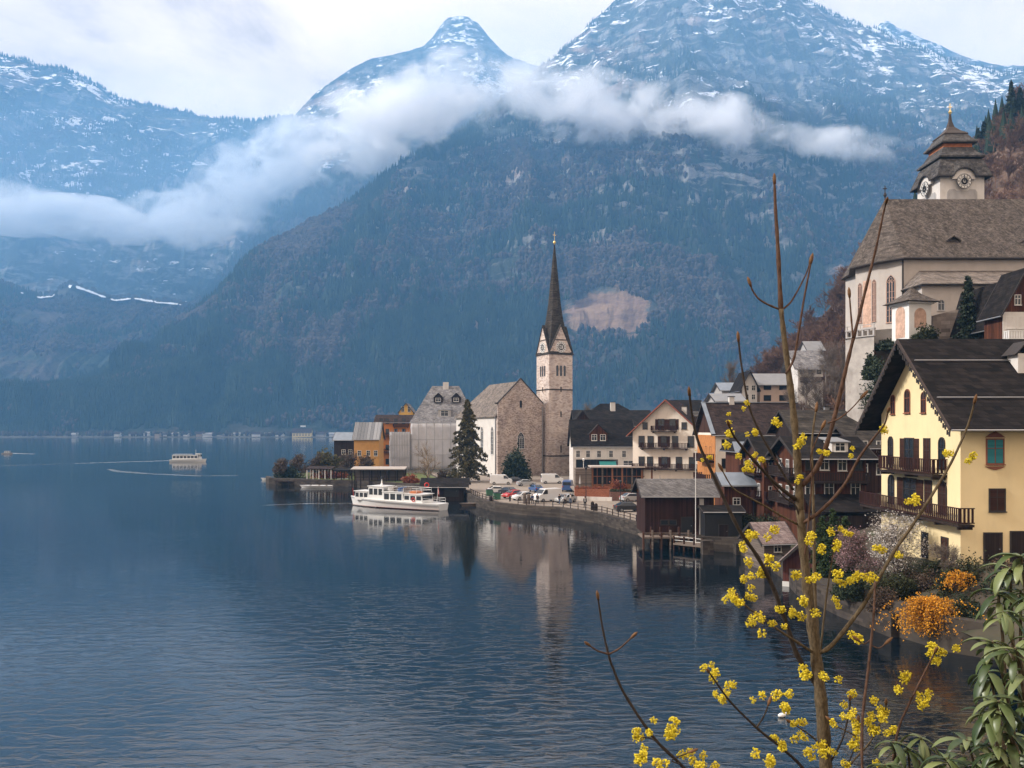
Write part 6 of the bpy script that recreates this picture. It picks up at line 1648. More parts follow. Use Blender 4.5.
bush('shrub', (gx(770, 92), 92, 1.8), 2.6, 1.6, 3.0, 'dark shrub above the tiled water shed', 152, DKL, 4200, .16)
bush('shrub', (gx(708, 99.5), 99.5, 1.8), .9, .8, 2.2, 'yellow green bush beside the grey boathouse pillar', 153, OLIVE, 1300, .14)
bush('shrub', (gx(850, 60.5), 60.5, 1.6), 1.9, 1.2, 1.6, 'low dark shrub on the lake wall left of the blossom trees', 154, DKL, 3200, .12)
# lakeside retaining walls
strip('lake_wall', [(26.4, 74), (25.2, 67), (25.6, 60), (26.4, 54.5), (27.8, 50.6), (31.5, 47.5)], [1.5, 1.9, 2.3, 2.3, 2.2, 2.1], -5, .8, CONC, kind=None, label='mossy grey brown retaining wall curving along the water below the yellow house', cat='wall')
strip('stone_pier', [(gx(742, 91), 90.2), (gx(766, 84), 84.5)], 2.2, -5, 1.2, QSTONE, kind=None, label='pale stone block wall at the water between the black shed and tiled sheds', cat='wall')
# ================================================================ BOATS
HULLW = simple('white hull paint', (0.68, 0.68, 0.67), 0.35, 0.04, 1.5, spec=.5)
HULLR = simple('dark red boot topping', (0.12, 0.018, 0.014), .5, .1, 1.5)
DECKB = simple('boat deck', (0.32, 0.30, 0.28), .7, .1, 2)
REDP = simple('signal red', (0.55, 0.03, 0.02), .5, .08, 2)
BLUEP = simple('blue paint', (0.03, 0.09, 0.28), .45, .08, 2)
def hull(mb, L, W, hb, hs, dr=.5, n=18, z0=0.0, stern=.75):
    """bow at -x"""
    vs = []; fs = []
    for i in range(n + 1):
        t = i / n; x = -L / 2 + L * t
        b = W / 2 * (1 - (1 - min(1, t / .42)) ** 2.2) * (1 - (1 - stern) * max(0, (t - .7) / .3) ** 2)
        sh = hb + (hs - hb) * t ** .6
        fl = .80
        xo = -(1 - t) ** 6 * .5
        vs += [(x + .0, 0, z0 - dr), (x, b * fl * .8 + .02, z0 - dr * .6), (x, b * fl + .02, z0 + .12), (x + xo, b + .03, z0 + sh), (x + xo, -b - .03, z0 + sh), (x, -b * fl - .02, z0 + .12), (x, -b * fl * .8 - .02, z0 - dr * .6)]
    for i in range(n):
        for k in range(7):
            a, b_ = i * 7 + k, i * 7 + (k + 1) % 7; fs.append((a, b_, b_ + 7, a + 7))
    fs.append(tuple(range(7))); fs.append(tuple(n * 7 + k for k in range(7)))
    mb.add(vs, fs); return mb
def cabin(root, name, x0, x1, w, z0, z1, nwin, wz=(.35, .85), rake=.0, roof=True, ends=True):
    mb = MB(); mb.prism([(x0, z0), (x1, z0), (x1 - rake, z1), (x0 + rake, z1)], 'y', -w / 2, w / 2)
    o = mb.build(name, HULLW, root)
    h = z1 - z0; dx = (x1 - x0 - .3) / nwin
    for s in (-1, 1):
        for i in range(nwin):
            g = MB(); a = x0 + .15 + dx * i + dx * .12; b = a + dx * .78
            g.b2(a, b, s * w / 2 - .02, s * w / 2 + .02, z0 + h * wz[0], z0 + h * wz[1])
            g.build('window', GLASS, o)
    if ends:
        for x_, s in ((x0 + rake * .6, -1), (x1 - rake * .6, 1)):
            g = MB(); g.b2(x_ - .03 * (s < 0) - .015, x_ + .03 * (s > 0) + .015, -w / 2 + .2, w / 2 - .2, z0 + h * wz[0], z0 + h * wz[1]); g.build('window', GLASS, o)
    if roof:
        g = MB(); g.b2(x0 - .12, x1 + .12, -w / 2 - .12, w / 2 + .12, z1 + .002, z1 + .1); g.build('cabin_roof', HULLW, o)
    return o
def rail(root, pts, z, h=.85, mat=None, closed=False):
    mb = MB(); n = len(pts)
    for hh in (h, h * .5): mb.tube([(p[0], p[1], z + hh) for p in pts], .025, 4)
    for p in pts: mb.tube([(p[0], p[1], z), (p[0], p[1], z + h)], .022, 4)
    return mb.build('railing', mat or HULLW, root)
def flag(root, x, y, z, h, s=1):
    mb = MB(); mb.tube([(x, y, z), (x + .25 * s, y, z + h)], .035, 5); p = mb.build('flagpole', POLEW, root)
    for k, m in enumerate((REDP, POLEW, REDP)):
        f = MB(); vs = []; 
        for i in range(5):
            u = i / 4; 
            for j in (0, 1): vs.append((x + .22 * s + .26 * u * s, y + .08 * math.sin(u * 5), z + h * .98 - .35 * (k + j) - .5 * u * 1.3))
        f.add(vs, [(2 * i, 2 * i + 1, 2 * i + 3, 2 * i + 2) for i in range(4)]); f.build('flag', m, p)
a, b = Vector((gx(353, 149.5), 149.5, 0)), Vector((gx(443.5, 139.5), 139.5, 0)); Lf = (b - a).length
F_ = empty('ferry_boat', (a + b) / 2, math.atan2((b - a).y, (b - a).x), 'white passenger ferry with rows of dark windows moored off the lakeside gardens', 'ferry')
mb = MB(); hull(mb, Lf, 4.2, 1.75, 1.15, .6); mb.build('hull', HULLW, F_, smooth=False)
mb = MB(); hull(mb, Lf - .1, 4.24, .13, .13, .6, z0=.02); mb.build('boot_topping', HULLR, F_)
mb = MB(); hull(mb, Lf + .1, 4.36, 1.62, 1.08, -.9); 
rp = [(-Lf / 2 - .45 + .3, 0)] 
ru = MB()
for s in (-1, 1): ru.tube([(-Lf / 2 + Lf * t - (1 - t) ** 6 * .5, s * (2.1 * (1 - (1 - min(1, t / .42)) ** 2.2) * (1 - .25 * max(0, (t - .7) / .3) ** 2) + .05), 1.75 - .60 * t ** .6 - .25) for t in np.linspace(0, 1, 16)], .06, 4)
ru.build('rubbing_strake', METAL, F_)
cabin(F_, 'forward_cabin', -8.6, -5.3, 3.0, 1.2, 2.75, 3, rake=.25)
wh = cabin(F_, 'wheelhouse', -5.3, -1.8, 3.2, 1.2, 3.75, 3, wz=(.42, .86), rake=.12)
cabin(F_, 'saloon', -1.8, 2.7, 3.5, 1.1, 2.9, 3, wz=(.25, .85))
cabin(F_, 'rear_cabin', 2.7, 6.9, 3.4, 1.05, 2.65, 3, wz=(.4, .85), rake=.2)
mb = MB(); mb.lathe((-3.4, 0, 3.86), [(.32, 0), (.12, .5), (.06, 1.6)], 8); mb.build('mast', HULLW, F_)
mb = MB(); mb.b2(-3.6, -3.2, -.2, .2, 5.0, 5.5); mb.build('radar', BLACK, F_)
rail(F_, [(-1.6, -1.7), (0, -1.7), (1.4, -1.7), (2.8, -1.7), (4.2, -1.6), (5.6, -1.6), (6.6, -1.5), (6.6, 1.5), (4.2, 1.6), (1.4, 1.7), (-1.6, 1.7)], 2.95, .8)
for k in range(4):
    mb = MB(); x = -.9 + k * 1.1; mb.b2(x, x + .12, -1.2, 1.2, 3.0, 3.75); mb.b2(x - .4, x, -1.2, 1.2, 3.3, 3.4); mb.build('deck_bench', (WFRAME, GREYWOOD, BLUEP, GREYWOOD)[k], F_)
mb = MB(); mb.b2(3.6, 5.0, -1.0, 1.0, 2.76, 3.15); mb.build('life_raft', simple('orange brown canvas', (.45, .16, .07), .8, .1, 2), F_)
rail(F_, [(7.0, -1.7), (8.3, -1.6), (9.7, -1.35), (9.7, 1.35), (8.3, 1.6), (7.0, 1.7)], 1.15, .9)
mb = MB(); mb.tube([(5.0 + .32 * math.cos(t), -1.78, 1.75 + .32 * math.sin(t)) for t in np.linspace(0, 2 * math.pi, 13)], .07, 5, False); mb.build('lifebuoy', REDP, F_)
flag(F_, 8.8, 0, 1.2, 2.9); 
mb = MB(); mb.tube([(-Lf / 2 + .1, 0, 1.7), (-Lf / 2 - .05, 0, 3.2)], .03, 4); mb.build('bow_staff', REDP, F_)
# tour boat far out
T_ = empty('tour_boat', (gx(188, 352), 352, 0), math.pi + .06, 'small white tour boat crossing the open lake, trailing a long foam wake', 'boat')
mb = MB(); hull(mb, 15.2, 3.8, 1.4, 1.0, .5); mb.build('hull', HULLW, T_)
cabin(T_, 'cabin', -4.8, 6.3, 3.0, 1.0, 2.9, 7, wz=(.35, .85)); cabin(T_, 'wheelhouse', -5.6, -3.6, 2.2, 1.0, 3.6, 2, wz=(.5, .85))
mb = MB(); mb.tube([(-3.4, 0, 3.6), (-3.4, 0, 5.4)], .06, 5); mb.build('mast', HULLW, T_)
mb = MB(); mb.b2(-1.5, 6, -1.4, 1.4, 3.3, 3.4)
for x in (-1.3, 1, 3.3, 5.8):
    for s in (-1, 1): mb.b2(x - .04, x + .04, s * 1.3 - .04, s * 1.3 + .04, 3.0, 3.3)
mb.build('awning', HULLW, T_)
T2 = empty('motor_boat', (gx(7, 468), 468, 0), math.pi, 'tiny greyish motor boat far out at the left edge of the lake', 'boat')
mb = MB(); hull(mb, 6, 2.0, .8, .6, .3); mb.build('hull', GREYP, T2); cabin(T2, 'cabin', -1.5, 1.2, 1.5, .6, 1.6, 2)
# foam wakes
FOAM, fnt, fp = newmat('foam on water')
_t = fnt.nodes.new('ShaderNodeNewGeometry'); fp.inputs['Base Color'].default_value = (.62, .66, .70, 1); fp.inputs['Roughness'].default_value = .6
fn = ramp(fnt, noise(fnt, mapping(fnt, _t.outputs['Position'], (.35, 1.2, 1)), 1.0, 5, .7), [(.40, 0.0), (.62, .75)])
fnt.links.new(fn, fp.inputs['Alpha'])
FOAM2 = FOAM.copy(); FOAM2.name = 'thin foam on water'
FOAM2.node_tree.nodes['Color Ramp'].color_ramp.elements[1].color = (.32, .32, .32, 1)
def wake(pts, mat=FOAM):
    mb = MB(); vs = []; fs = []
    for i, (px_, py_, w) in enumerate(pts):
        Y_ = 800 * CZ / (py_ - HY); x = gx(px_, Y_)
        vs += [(x, Y_ - w, .012), (x, Y_ + w, .012)]
        if i: k = 2 * i; fs.append((k - 2, k, k + 1, k - 1))
    mb.add(vs, fs); o = mb.build('boat_wake', mat); o['kind'] = 'stuff'
wake([(171, 460.6, 3.2), (150, 461.2, 2.8), (110, 462.4, 2.4), (75, 463.5, 2.0)])
wake([(75, 463.5, 2.0), (30, 465, 2.4), (-40, 467, 3.0)], FOAM2)
wake([(108, 469.0, 1.2), (118, 471.5, 2.6), (150, 473.8, 1.8), (200, 476, 1.6), (238, 475.5, 1.2)], FOAM2)
wake([(11, 453.2, 3), (20, 453.6, 3.5), (34, 454, 2.5)])
wake([(262, 505.5, .4), (300, 503.8, .55), (352, 503.6, .4)], FOAM2)

def small_boat(name, px_, py_, L, rz, label, mat, covered=False, W=1.7):
    Y_ = 800 * CZ / (py_ - HY); o = empty(name, (gx(px_, Y_), Y_, 0), rz, label, 'boat')
    mb = MB(); hull(mb, L, W, .62, .5, .25, n=12); h = mb.build('hull', mat, o)
    mb = MB()
    for x in (-L * .2, L * .08, L * .32): mb.b2(x - .14, x + .14, -W * .4, W * .4, .53, .60)
    mb.build('thwart', GREYWOOD, o)
    if covered:
        mb = MB(); mb.b2(-L * .28, L * .34, -W * .42, W * .42, 1.5, 1.58)
        for x in (-L * .26, L * .32):
            for s in (-1, 1): mb.b2(x - .03, x + .03, s * W * .38 - .03, s * W * .38 + .03, .55, 1.5)
        mb.build('canopy', HULLW, o)
    return o
small_boat('small_boat', 317, 487.5, 7.4, .05, 'white flat motorboat lying before the white posted shelter', HULLW, W=2.6)
small_boat('small_boat', 342, 485, 4.6, .3, 'white canopied boat moored right of the flat motorboat', HULLW, True, 1.8)
small_boat('small_boat', 267, 480, 2.6, .1, 'tiny pale dinghy at the outer tip of the left point', HULLW, W=1.1)
small_boat('rowing_boat', 683, 541, 5.0, -.55, 'dark wooden rowing boat at the landing, nearest the boathouse posts', WOOD, W=1.3)
small_boat('rowing_boat', 694, 545, 5.0, -.55, 'dark wooden rowing boat in front of the black landing shed', DARKWOOD, W=1.3)
small_boat('rowing_boat', 668, 535, 4.6, -.7, 'pale weathered rowing boat tied between the boathouse posts', GREYWOOD, W=1.3)
SWS = .7
bird = empty('swan', (gx(782, 800 * CZ / 287), 800 * CZ / 287, 0), .3, 'white swan swimming near the bottom behind the yellow blossom', 'bird')
mb = MB()
bm = bmesh.new()
pts = [(-.28, 0, .12, .09), (-.05, 0, .13, .17), (.2, 0, .14, .13), (.33, 0, .24, .055), (.36, 0, .4, .035), (.33, 0, .52, .033), (.38, 0, .58, .045), (.47, 0, .56, .02)]
mb.tube([(p[0], p[1], p[2]) for p in pts], [p[3] for p in pts], 8)
bird.scale = (.7, .7, .7); mb.build('body', POLEW, bird, smooth=True)
mb = MB(); mb.tube([(.46, 0, .56), (.55, 0, .53)], [.018, .006], 5); mb.build('beak', ORANGE, bird)

# ================================================================ SHELTERS, JETTIES
def shelter(name, label, cat, pl, pr, Y, zb, zt, d, post, roofm, n=4, th=.22, wall=None):
    o = empty(name, (gx((pl + pr) / 2, Y), Y, zb), 0, label, cat); w = gx(pr, Y) - gx(pl, Y); h = zt - zb
    mb = MB(); mb.slab([(-w / 2 - .3, -.4, h), (w / 2 + .3, -.4, h), (w / 2 + .3, d + .4, h + .45), (-w / 2 - .3, d + .4, h + .45)], th); mb.build('roof', roofm, o)
    for i in range(n):
        for y in (0, d):
            x = -w / 2 + w * i / (n - 1); mb = MB(); mb.b2(x - .11, x + .11, y - .11, y + .11, -2, h - .2); mb.build('post', post, o)
    if wall: mb = MB(); mb.b2(-w / 2 + .12, w / 2 - .12, d - .06, d + .06, 0, h - .25); mb.build('back_wall', wall, o)
    return o
shelter('boat_shelter', 'open white posted boat shelter on the left point', 'shelter', 307, 331, 203, .6, 4.2, 3.5, POLEW, BROWNROOF, 5)
shelter('long_arbour', 'long low arbour with pale flat roof along the garden shore', 'shelter', 352, 404, 193, 1.4, 4.6, 3.5, DARKWOOD, simple('pale stained boards', (.36, .32, .29), .8, .15, 2), 7, wall=GREYWOOD)
shelter('garden_shelter', 'small dark roofed shelter between the white shelter and the arbour', 'shelter', 334, 349, 200, 1.0, 4.0, 3, DARKWOOD, DARKROOF, 3)
mb = MB(); Yq = 205; mb.b2(gx(277, Yq), gx(303, Yq), Yq - 2, Yq + 2.5, .75, 1.0)
j = empty('jetty', (0, 0, 0), 0, 'dark wooden jetty under the round dark bush on the left point', 'jetty'); mb.build('deck', DARKWOOD, j)
for k in range(5):
    mb = MB(); x = gx(278 + k * 6, Yq); mb.tube([(x, Yq - 1.8, -2), (x, Yq - 1.8, 1.2)], .14, 5); mb.build('post', DARKWOOD, j)
rB = HP('boathouse', 'dark low boathouse with wide black roof beside the ferry', 'boathouse', 424, 464, 158, .6, 486, 479, DARKWOOD, DARKROOF, d=7, over=.9, z0=-3)
mb = MB(); mb.tube([(-r['w'] * 0 - 3.3 + .4 * math.cos(t), -.98, 2.6 + .4 * math.sin(t)) for t in np.linspace(0, 2 * math.pi, 15)], .12, 5, False)
lb = mb.build('lifebuoy', REDP, rB); 
door(rB, 'F', 1.5, 2.6, 2.4, BLACK, z=.2)
small_boat('rowing_boat', 474, 506, 4.6, .3, 'pale small boat at the quay right of the dark boathouse', GREYWOOD, W=1.3)

# ================================================================ MARKET PLACE
def person(px_, Y_, z, label, coat, trou, h=1.72, rz=0.0, step=.12, arms=.12, hair=None, bag=None):
    root = empty('person', (gx(px_, Y_), Y_, z), rz, label, 'person')
    k = h / 1.72
    sk = simple('skin', (.45, .27, .19), .7, .05, 3) if 'skin' not in MATS else MATS['skin']
    def skin(name, pts, edges, rad, mat, root_v=0, sub=1):
        me = bpy.data.meshes.new(name); me.from_pydata([tuple(c * k for c in p) for p in pts], edges, [])
        o = bpy.data.objects.new(name, me); COL.objects.link(o); o.parent = root
        m = o.modifiers.new('skin', 'SKIN'); 
        for i, r_ in enumerate(rad): me.skin_vertices[0].data[i].radius = (r_[0] * k, r_[1] * k)
        me.skin_vertices[0].data[root_v].use_root = True
        s = o.modifiers.new('sub', 'SUBSURF'); s.levels = sub; s.render_levels = sub
        me.materials.append(mat); KIDS.setdefault(root.name, []).append(o); return o
    st = step
    P = [(0, 0, .95), (0, 0, 1.15), (0, .01, 1.38), (0, 0, 1.48), (0, -.01, 1.57), (0, -.015, 1.67),
         (-.1, 0, .9), (-.1, -st, .5), (-.1, -st * .4, .06), (-.1, -st * .4 - .14, .03),
         (.1, 0, .9), (.1, st * .6, .5), (.1, st * 1.2, .07), (.1, st * 1.2 - .13, .03),
         (-.2, .01, 1.4), (-.24, arms, 1.13), (-.25, -.05, .9), (-.25, -.08, .82), (.2, .01, 1.4), (.24, -arms, 1.13), (.25, -arms - .12, .93), (.25, -arms - .16, .86)]
    E = [(0, 1), (1, 2), (2, 3), (3, 4), (4, 5), (0, 6), (6, 7), (7, 8), (8, 9), (0, 10), (10, 11), (11, 12), (12, 13), (2, 14), (14, 15), (15, 16), (16, 17), (2, 18), (18, 19), (19, 20), (20, 21)]
    Rd = [(.14, .10), (.13, .10), (.15, .10), (.05, .05), (.085, .09), (.07, .08), (.09, .09), (.065, .065), (.045, .045), (.04, .035), (.09, .09), (.065, .065), (.045, .045), (.04, .035), (.06, .06), (.045, .045), (.035, .035), (.035, .02), (.06, .06), (.045, .045), (.035, .035), (.035, .02)]
    b = skin('body', P, E, Rd, sk)
    P2 = [P[0], P[1], P[2], (0, 0, 1.46), P[14], P[15], P[16], P[18], P[19], P[20]]; E2 = [(0, 1), (1, 2), (2, 3), (2, 4), (4, 5), (5, 6), (2, 7), (7, 8), (8, 9)]
    skin('jacket', P2, E2, [(.18, .13), (.165, .125), (.175, .125), (.08, .08), (.08, .08), (.065, .065), (.05, .05), (.08, .08), (.065, .065), (.05, .05)], coat)
    P3 = [(0, 0, .93), P[6], P[7], P[8], P[10], P[11], P[12]]; E3 = [(0, 1), (1, 2), (2, 3), (0, 4), (4, 5), (5, 6)]
    skin('trousers', P3, E3, [(.15, .12), (.11, .11), (.08, .08), (.065, .065), (.11, .11), (.08, .08), (.065, .065)], trou)
    mb = MB(); mb.lathe((0, .015 * k, 1.63 * k), [(.085 * k, -.04 * k), (.1 * k, .02 * k), (.08 * k, .085 * k), (.03 * k, .115 * k)], 8); mb.build('hair', hair or DARKWOOD, root, smooth=True)
    if bag:
        mb = MB(); mb.box((0, .2 * k, 1.22 * k), (.3 * k, .18 * k, .45 * k), 0, .85); mb.build('backpack', bag, root)
    return root
zg = 1.66
BLK = simple('black cloth', (.015, .015, .018), .9, .2, 3); NAVY = simple('navy cloth', (.02, .03, .07), .9, .2, 3); REDC = simple('red cloth', (.45, .03, .025), .9, .1, 3); GRYC = simple('grey cloth', (.22, .21, .21), .9, .1, 3); JEAN = simple('blue jeans', (.05, .08, .14), .9, .15, 3)
def gy(py): return 800 * (CZ - zg) / (py - HY)
person(510, gy(502), zg, 'person in a red jacket standing by the mooring posts', REDC, BLK, rz=.3)
person(532.5, gy(504.5), zg, 'person in dark navy coat at the quay edge below the white van', NAVY, BLK, rz=-.5)
person(537.5, gy(504), zg, 'person in black standing close beside the navy coated one', BLK, BLK, rz=2.8)
person(559.5, gy(504.5), zg, 'person in dark jacket and blue jeans, leftmost of the group by the parked car', BLK, JEAN, rz=.8)
person(565, gy(504.8), zg, 'person in grey jacket in the middle of the group by the parked car', GRYC, BLK, rz=-.7)
person(570.5, gy(504), zg, 'person in pale grey top, rightmost of the group by the parked car', simple('pale cloth', (.42, .40, .38), .9, .1, 3), JEAN, rz=1.9)
person(585, gy(508), zg, 'person in black with a backpack walking alone along the quay fence', BLK, BLK, h=1.8, rz=2.9, step=.2, bag=GRYC)
person(640, gy(516), zg, 'person in dark clothes beside the timber boathouse gable', NAVY, BLK, rz=-1.2)

def paint(n, c): return simple(n, c, .3, .03, 1.5, spec=.6)
CW = paint('white car paint', (.62, .62, .62)); CB = paint('black car paint', (.02, .02, .024)); CG = paint('silver car paint', (.36, .37, .38)); CRr = paint('red car paint', (.42, .03, .025)); CBl = paint('blue car paint', (.03, .08, .22)); CGr = paint('green van paint', (.03, .12, .07))
TYRE = simple('tyre rubber', (.02, .02, .02), .9, .1, 4)
LAMPG = glass('lamp glass', (.55, .55, .5), .2); TAILG = glass('tail lamp glass', (.35, .02, .02), .2)
def car(px_, py_, rz, label, mat, kind='car', group='vehicles parked on the market place'):
    Y_ = gy(py_)
    root = empty('parked_' + ('van' if kind == 'van' else 'car'), (gx(px_, Y_), Y_, zg), rz, label, 'van' if kind == 'van' else 'car', group)
    if kind == 'van':
        prof = [(-2.5, .35), (2.45, .35), (2.5, .9), (2.42, 1.25), (1.75, 1.45), (1.15, 2.15), (.9, 2.25), (-2.4, 2.25), (-2.5, 2.0)]; W = 1.95; wb = 1.6; glass_p = [(1.64, 1.48), (1.1, 2.08), (.55, 2.08), (.55, 1.4), (1.6, 1.36)]; side = [((.45, 1.4), (-.35, 2.0))] if False else []
        ws = [(1.79, 1.44), (1.17, 2.15)]
    else:
        prof = [(-2.05, .32), (2.05, .32), (2.12, .62), (2.0, .82), (1.1, .98), (.45, 1.42), (-.9, 1.47), (-1.7, 1.02), (-2.08, .92)]; W = 1.75; wb = 1.3; glass_p = [(1.0, .98), (.42, 1.36), (-.85, 1.41), (-1.5, 1.02)]
        ws = [(1.12, .99), (.47, 1.43)]
    mb = MB(); n = len(prof)
    hw = [W / 2 if z < 1.0 else W / 2 - (z - 1.0) * (.12 if kind == 'van' else .38) for x, z in prof]
    vs = [(x, -h_, z) for (x, z), h_ in zip(prof, hw)] + [(x, h_, z) for (x, z), h_ in zip(prof, hw)]
    fs = [tuple(range(n)), tuple(reversed(range(n, 2 * n)))] + [(i, i + n, (i + 1) % n + n, (i + 1) % n) for i in range(n)]
    mb.add(vs, fs); body = mb.build('body', mat, root, bevel=.06)
    for s in (-1, 1):
        g = MB(); m_ = len(glass_p)
        q = [(x, s * ((W / 2 if z < 1.0 else W / 2 - (z - 1.0) * (.12 if kind == 'van' else .38)) + .012), z) for x, z in glass_p]
        q2 = [(a, b - s * .04, c) for a, b, c in q]
        g.add(q + q2, [tuple(range(m_)), tuple(reversed(range(m_, 2 * m_)))] + [(i, i + m_, (i + 1) % m_ + m_, (i + 1) % m_) for i in range(m_)]); g.build('side_window', GLASS, root)
    (xa, za), (xb, zb_) = ws
    g = MB(); wv = W / 2 - .2; g.slab([(xa - .05, -wv, za + .04), (xa - .05, wv, za + .04), (xb + .03, wv * .92, zb_ - .03), (xb + .03, -wv * .92, zb_ - .03)], .03)
    g.v = [(a + .03, b, c + .02) for a, b, c in g.v]; g.build('windscreen', GLASS, root)
    g = MB()
    if kind == 'van': g.b2(-2.53, -2.5, -.75, .75, 1.35, 1.95)
    else: g.slab([(-1.66, -.62, 1.07), (-1.66, .62, 1.07), (-.98, .58, 1.44), (-.98, -.58, 1.44)], .03); g.v = [(a - .03, b, c + .03) for a, b, c in g.v]
    g.build('rear_window', GLASS, root)
    for x in (-wb, wb):
        for s in (-1, 1):
            t = MB(); t.prism([(x + .33 * math.cos(a), .33 + .33 * math.sin(a)) for a in np.linspace(0, 2 * math.pi, 17)[:-1]], 'y', s * (W / 2 - .2), s * (W / 2 + .02)); wo = t.build('wheel', TYRE, root)
            t = MB(); t.prism([(x + .2 * math.cos(a), .33 + .2 * math.sin(a)) for a in np.linspace(0, 2 * math.pi, 13)[:-1]], 'y', s * (W / 2 + .02), s * (W / 2 + .04)); t.build('rim', METAL, wo)
    xf = prof[2][0]
    for s in (-1, 1):
        t = MB(); t.box((xf - .06, s * (W / 2 - .28), prof[2][1] + .08), (.16, .36, .15)); t.build('headlight', LAMPG, root)
        t = MB(); t.box((prof[0][0] - .0, s * (W / 2 - .18), .85 if kind != 'van' else 1.1), (.12, .2, .22)); t.build('tail_light', TAILG, root)
    return root
car(498, 493.5, .15, 'white hatchback at the left end of the parked row', CW)
car(508, 494.5, 2.2, 'dark car just right of the leftmost white hatchback', CB)
car(513, 498, -2.4, 'red car parked between the white cars', CRr)
car(523, 500, -2.55, 'white car with long bonnet in the middle of the parked row', CW)
car(547, 501.5, -2.5, 'white panel van parked nose towards the lake', CW, 'van')
car(566, 502.5, -2.3, 'pale silver car with open dark tailgate at the right end of the row', CG)
car(552, 483.5, .1, 'white delivery van parked at the back before the tower', CW, 'van')
car(526, 486, .25, 'silver and black car at the back left of the delivery van', CG)
car(516, 483, -.1, 'black car at the very back beside the round yew tree', CB)
car(568, 491, 1.4, 'blue van parked behind the silver car', CBl, 'van')
car(501, 484.5, .05, 'white box trailer van in front of the church side wall', CW, 'van')
car(628, 511.5, .2, 'black estate car by the boathouse gable', CB)
car(632, 501.5, .35, 'dark grey car behind the black estate car', CG)
car(536, 492, 1.9, 'grey car between the white van and the back row', CBl)
car(679, 487.5, 0, 'white van half hidden behind the long boathouse roof', CW, 'van'); car(693, 486.5, 0.0, 'pale silver car behind the boathouse roof next to the mast', CG)
# bins
for px_, py_, m_, lb in ((489.5, 496, CGr, 'green waste container left of the white hatchback'), (497, 499.5, CGr, 'green waste container in front of the white hatchback')):
    Y_ = gy(py_); o = empty('waste_container', (gx(px_, Y_), Y_, zg), .2, lb, 'container')
    mb = MB(); mb.box((0, 0, .62), (1.1, .9, 1.1), 0, 1.08); mb.build('body', m_, o); mb = MB(); mb.box((0, 0, 1.24), (1.25, 1.05, .12), 0, .8); mb.build('lid', BLACK, o)
# fence along the quay
def fence(name, label, pts, z, h=1.0, step=2.0, mat=None):
    root = empty(name, (pts[0][0], pts[0][1], 0), 0, label, 'fence'); o0 = Vector((pts[0][0], pts[0][1], 0))
    P = [Vector((p[0], p[1], 0)) for p in pts]
    for a, b in zip(P[:-1], P[1:]):
        n = max(1, round((b - a).length / step)); d = (b - a)
        for i in range(n):
            q = a + d * i / n - o0
            mb = MB(); mb.box((q.x, q.y, z + h / 2 - .3), (.12, .12, h + .6)); mb.build('post', mat or DARKWOOD, root)
    for hh in (.45, .9):
        mb = MB(); mb.tube([(p.x - o0.x, p.y - o0.y, z + h * hh) for p in P], .05, 4); mb.build('rail', mat or DARKWOOD, root)
fence('quay_fence', 'dark post and rail fence along the right part of the quay', [(8.2, 128.2), (13.5, 120.2), (17.4, 106.3), (18.6, 101)], 1.6, .95, 2.0)
fence('quay_fence', 'dark post and rail fence before the parked white vans', [(1.0, 132.6), (8.0, 128.3)], 1.6, .95, 1.8)
fence('quay_fence', 'thin fence along the quay below the church tree', [(-8.2, 157), (-6.0, 146.5), (-2.6, 137.3)], 1.6, .95, 2.0)
for px_, Y_, ht, lb in ((524.5, 134.0, 3.3, 'thick weathered mooring post, left of the tall pair at the quay'), (528.5, 133.0, 3.2, 'thick weathered mooring post, right of the tall pair at the quay'), (592.5, 123.5, 2.8, 'stout dark mooring post, left of the short pair'), (596.0, 122.5, 2.6, 'stout dark mooring post, right of the short pair'), (491, 139.5, 2.3, 'dark mooring post below the green container')):
    mb = MB(); mb.tube([(0, 0, -4), (0, 0, ht), (0, 0, ht + .18)], [.3, .27, .1], 8); o = mb.build('mooring_post', GREYWOOD if ht > 3 else DARKWOOD); o.location = (gx(px_, Y_), Y_, 0); tag(o, lb, 'post')
def lamp(px_, Y_, zb, zt, lb, m=BLACK, head=True):
    o = empty('street_lamp', (gx(px_, Y_), Y_, zb), 0, lb, 'street lamp'); h = zt - zb
    mb = MB(); mb.tube([(0, 0, -.3), (0, 0, h)], [.08, .05], 6); mb.build('pole', m, o)
    if head:
        mb = MB(); mb.lathe((0, 0, h), [(.1, 0), (.26, .35), (.3, .4), (.08, .6)], 8); mb.build('lantern', m, o)
lamp(586, 140, zg, 7.0, 'slim dark street lamp in front of the brick planter'); lamp(620.5, 131, zg, 5.2, 'slim dark street lamp left of the long boathouse'); lamp(583.5, 165, zg, 7.6, 'pale thin lamp before the white building', POLEW)
mp = empty('mast', (gx(695.6, 93), 93, .8), 0, 'tall thin white flagpole in front of the long boathouse', 'flagpole')
mb = MB(); mb.tube([(0, 0, -1), (0, 0, gz(451, 93) - .8)], [.055, .035], 7); mb.build('pole', POLEW, mp); mb = MB(); mb.lathe((0, 0, gz(451, 93) - .8), [(.05, 0), (.09, .08), (.02, .18)], 6); mb.build('knob', GOLD, mp)
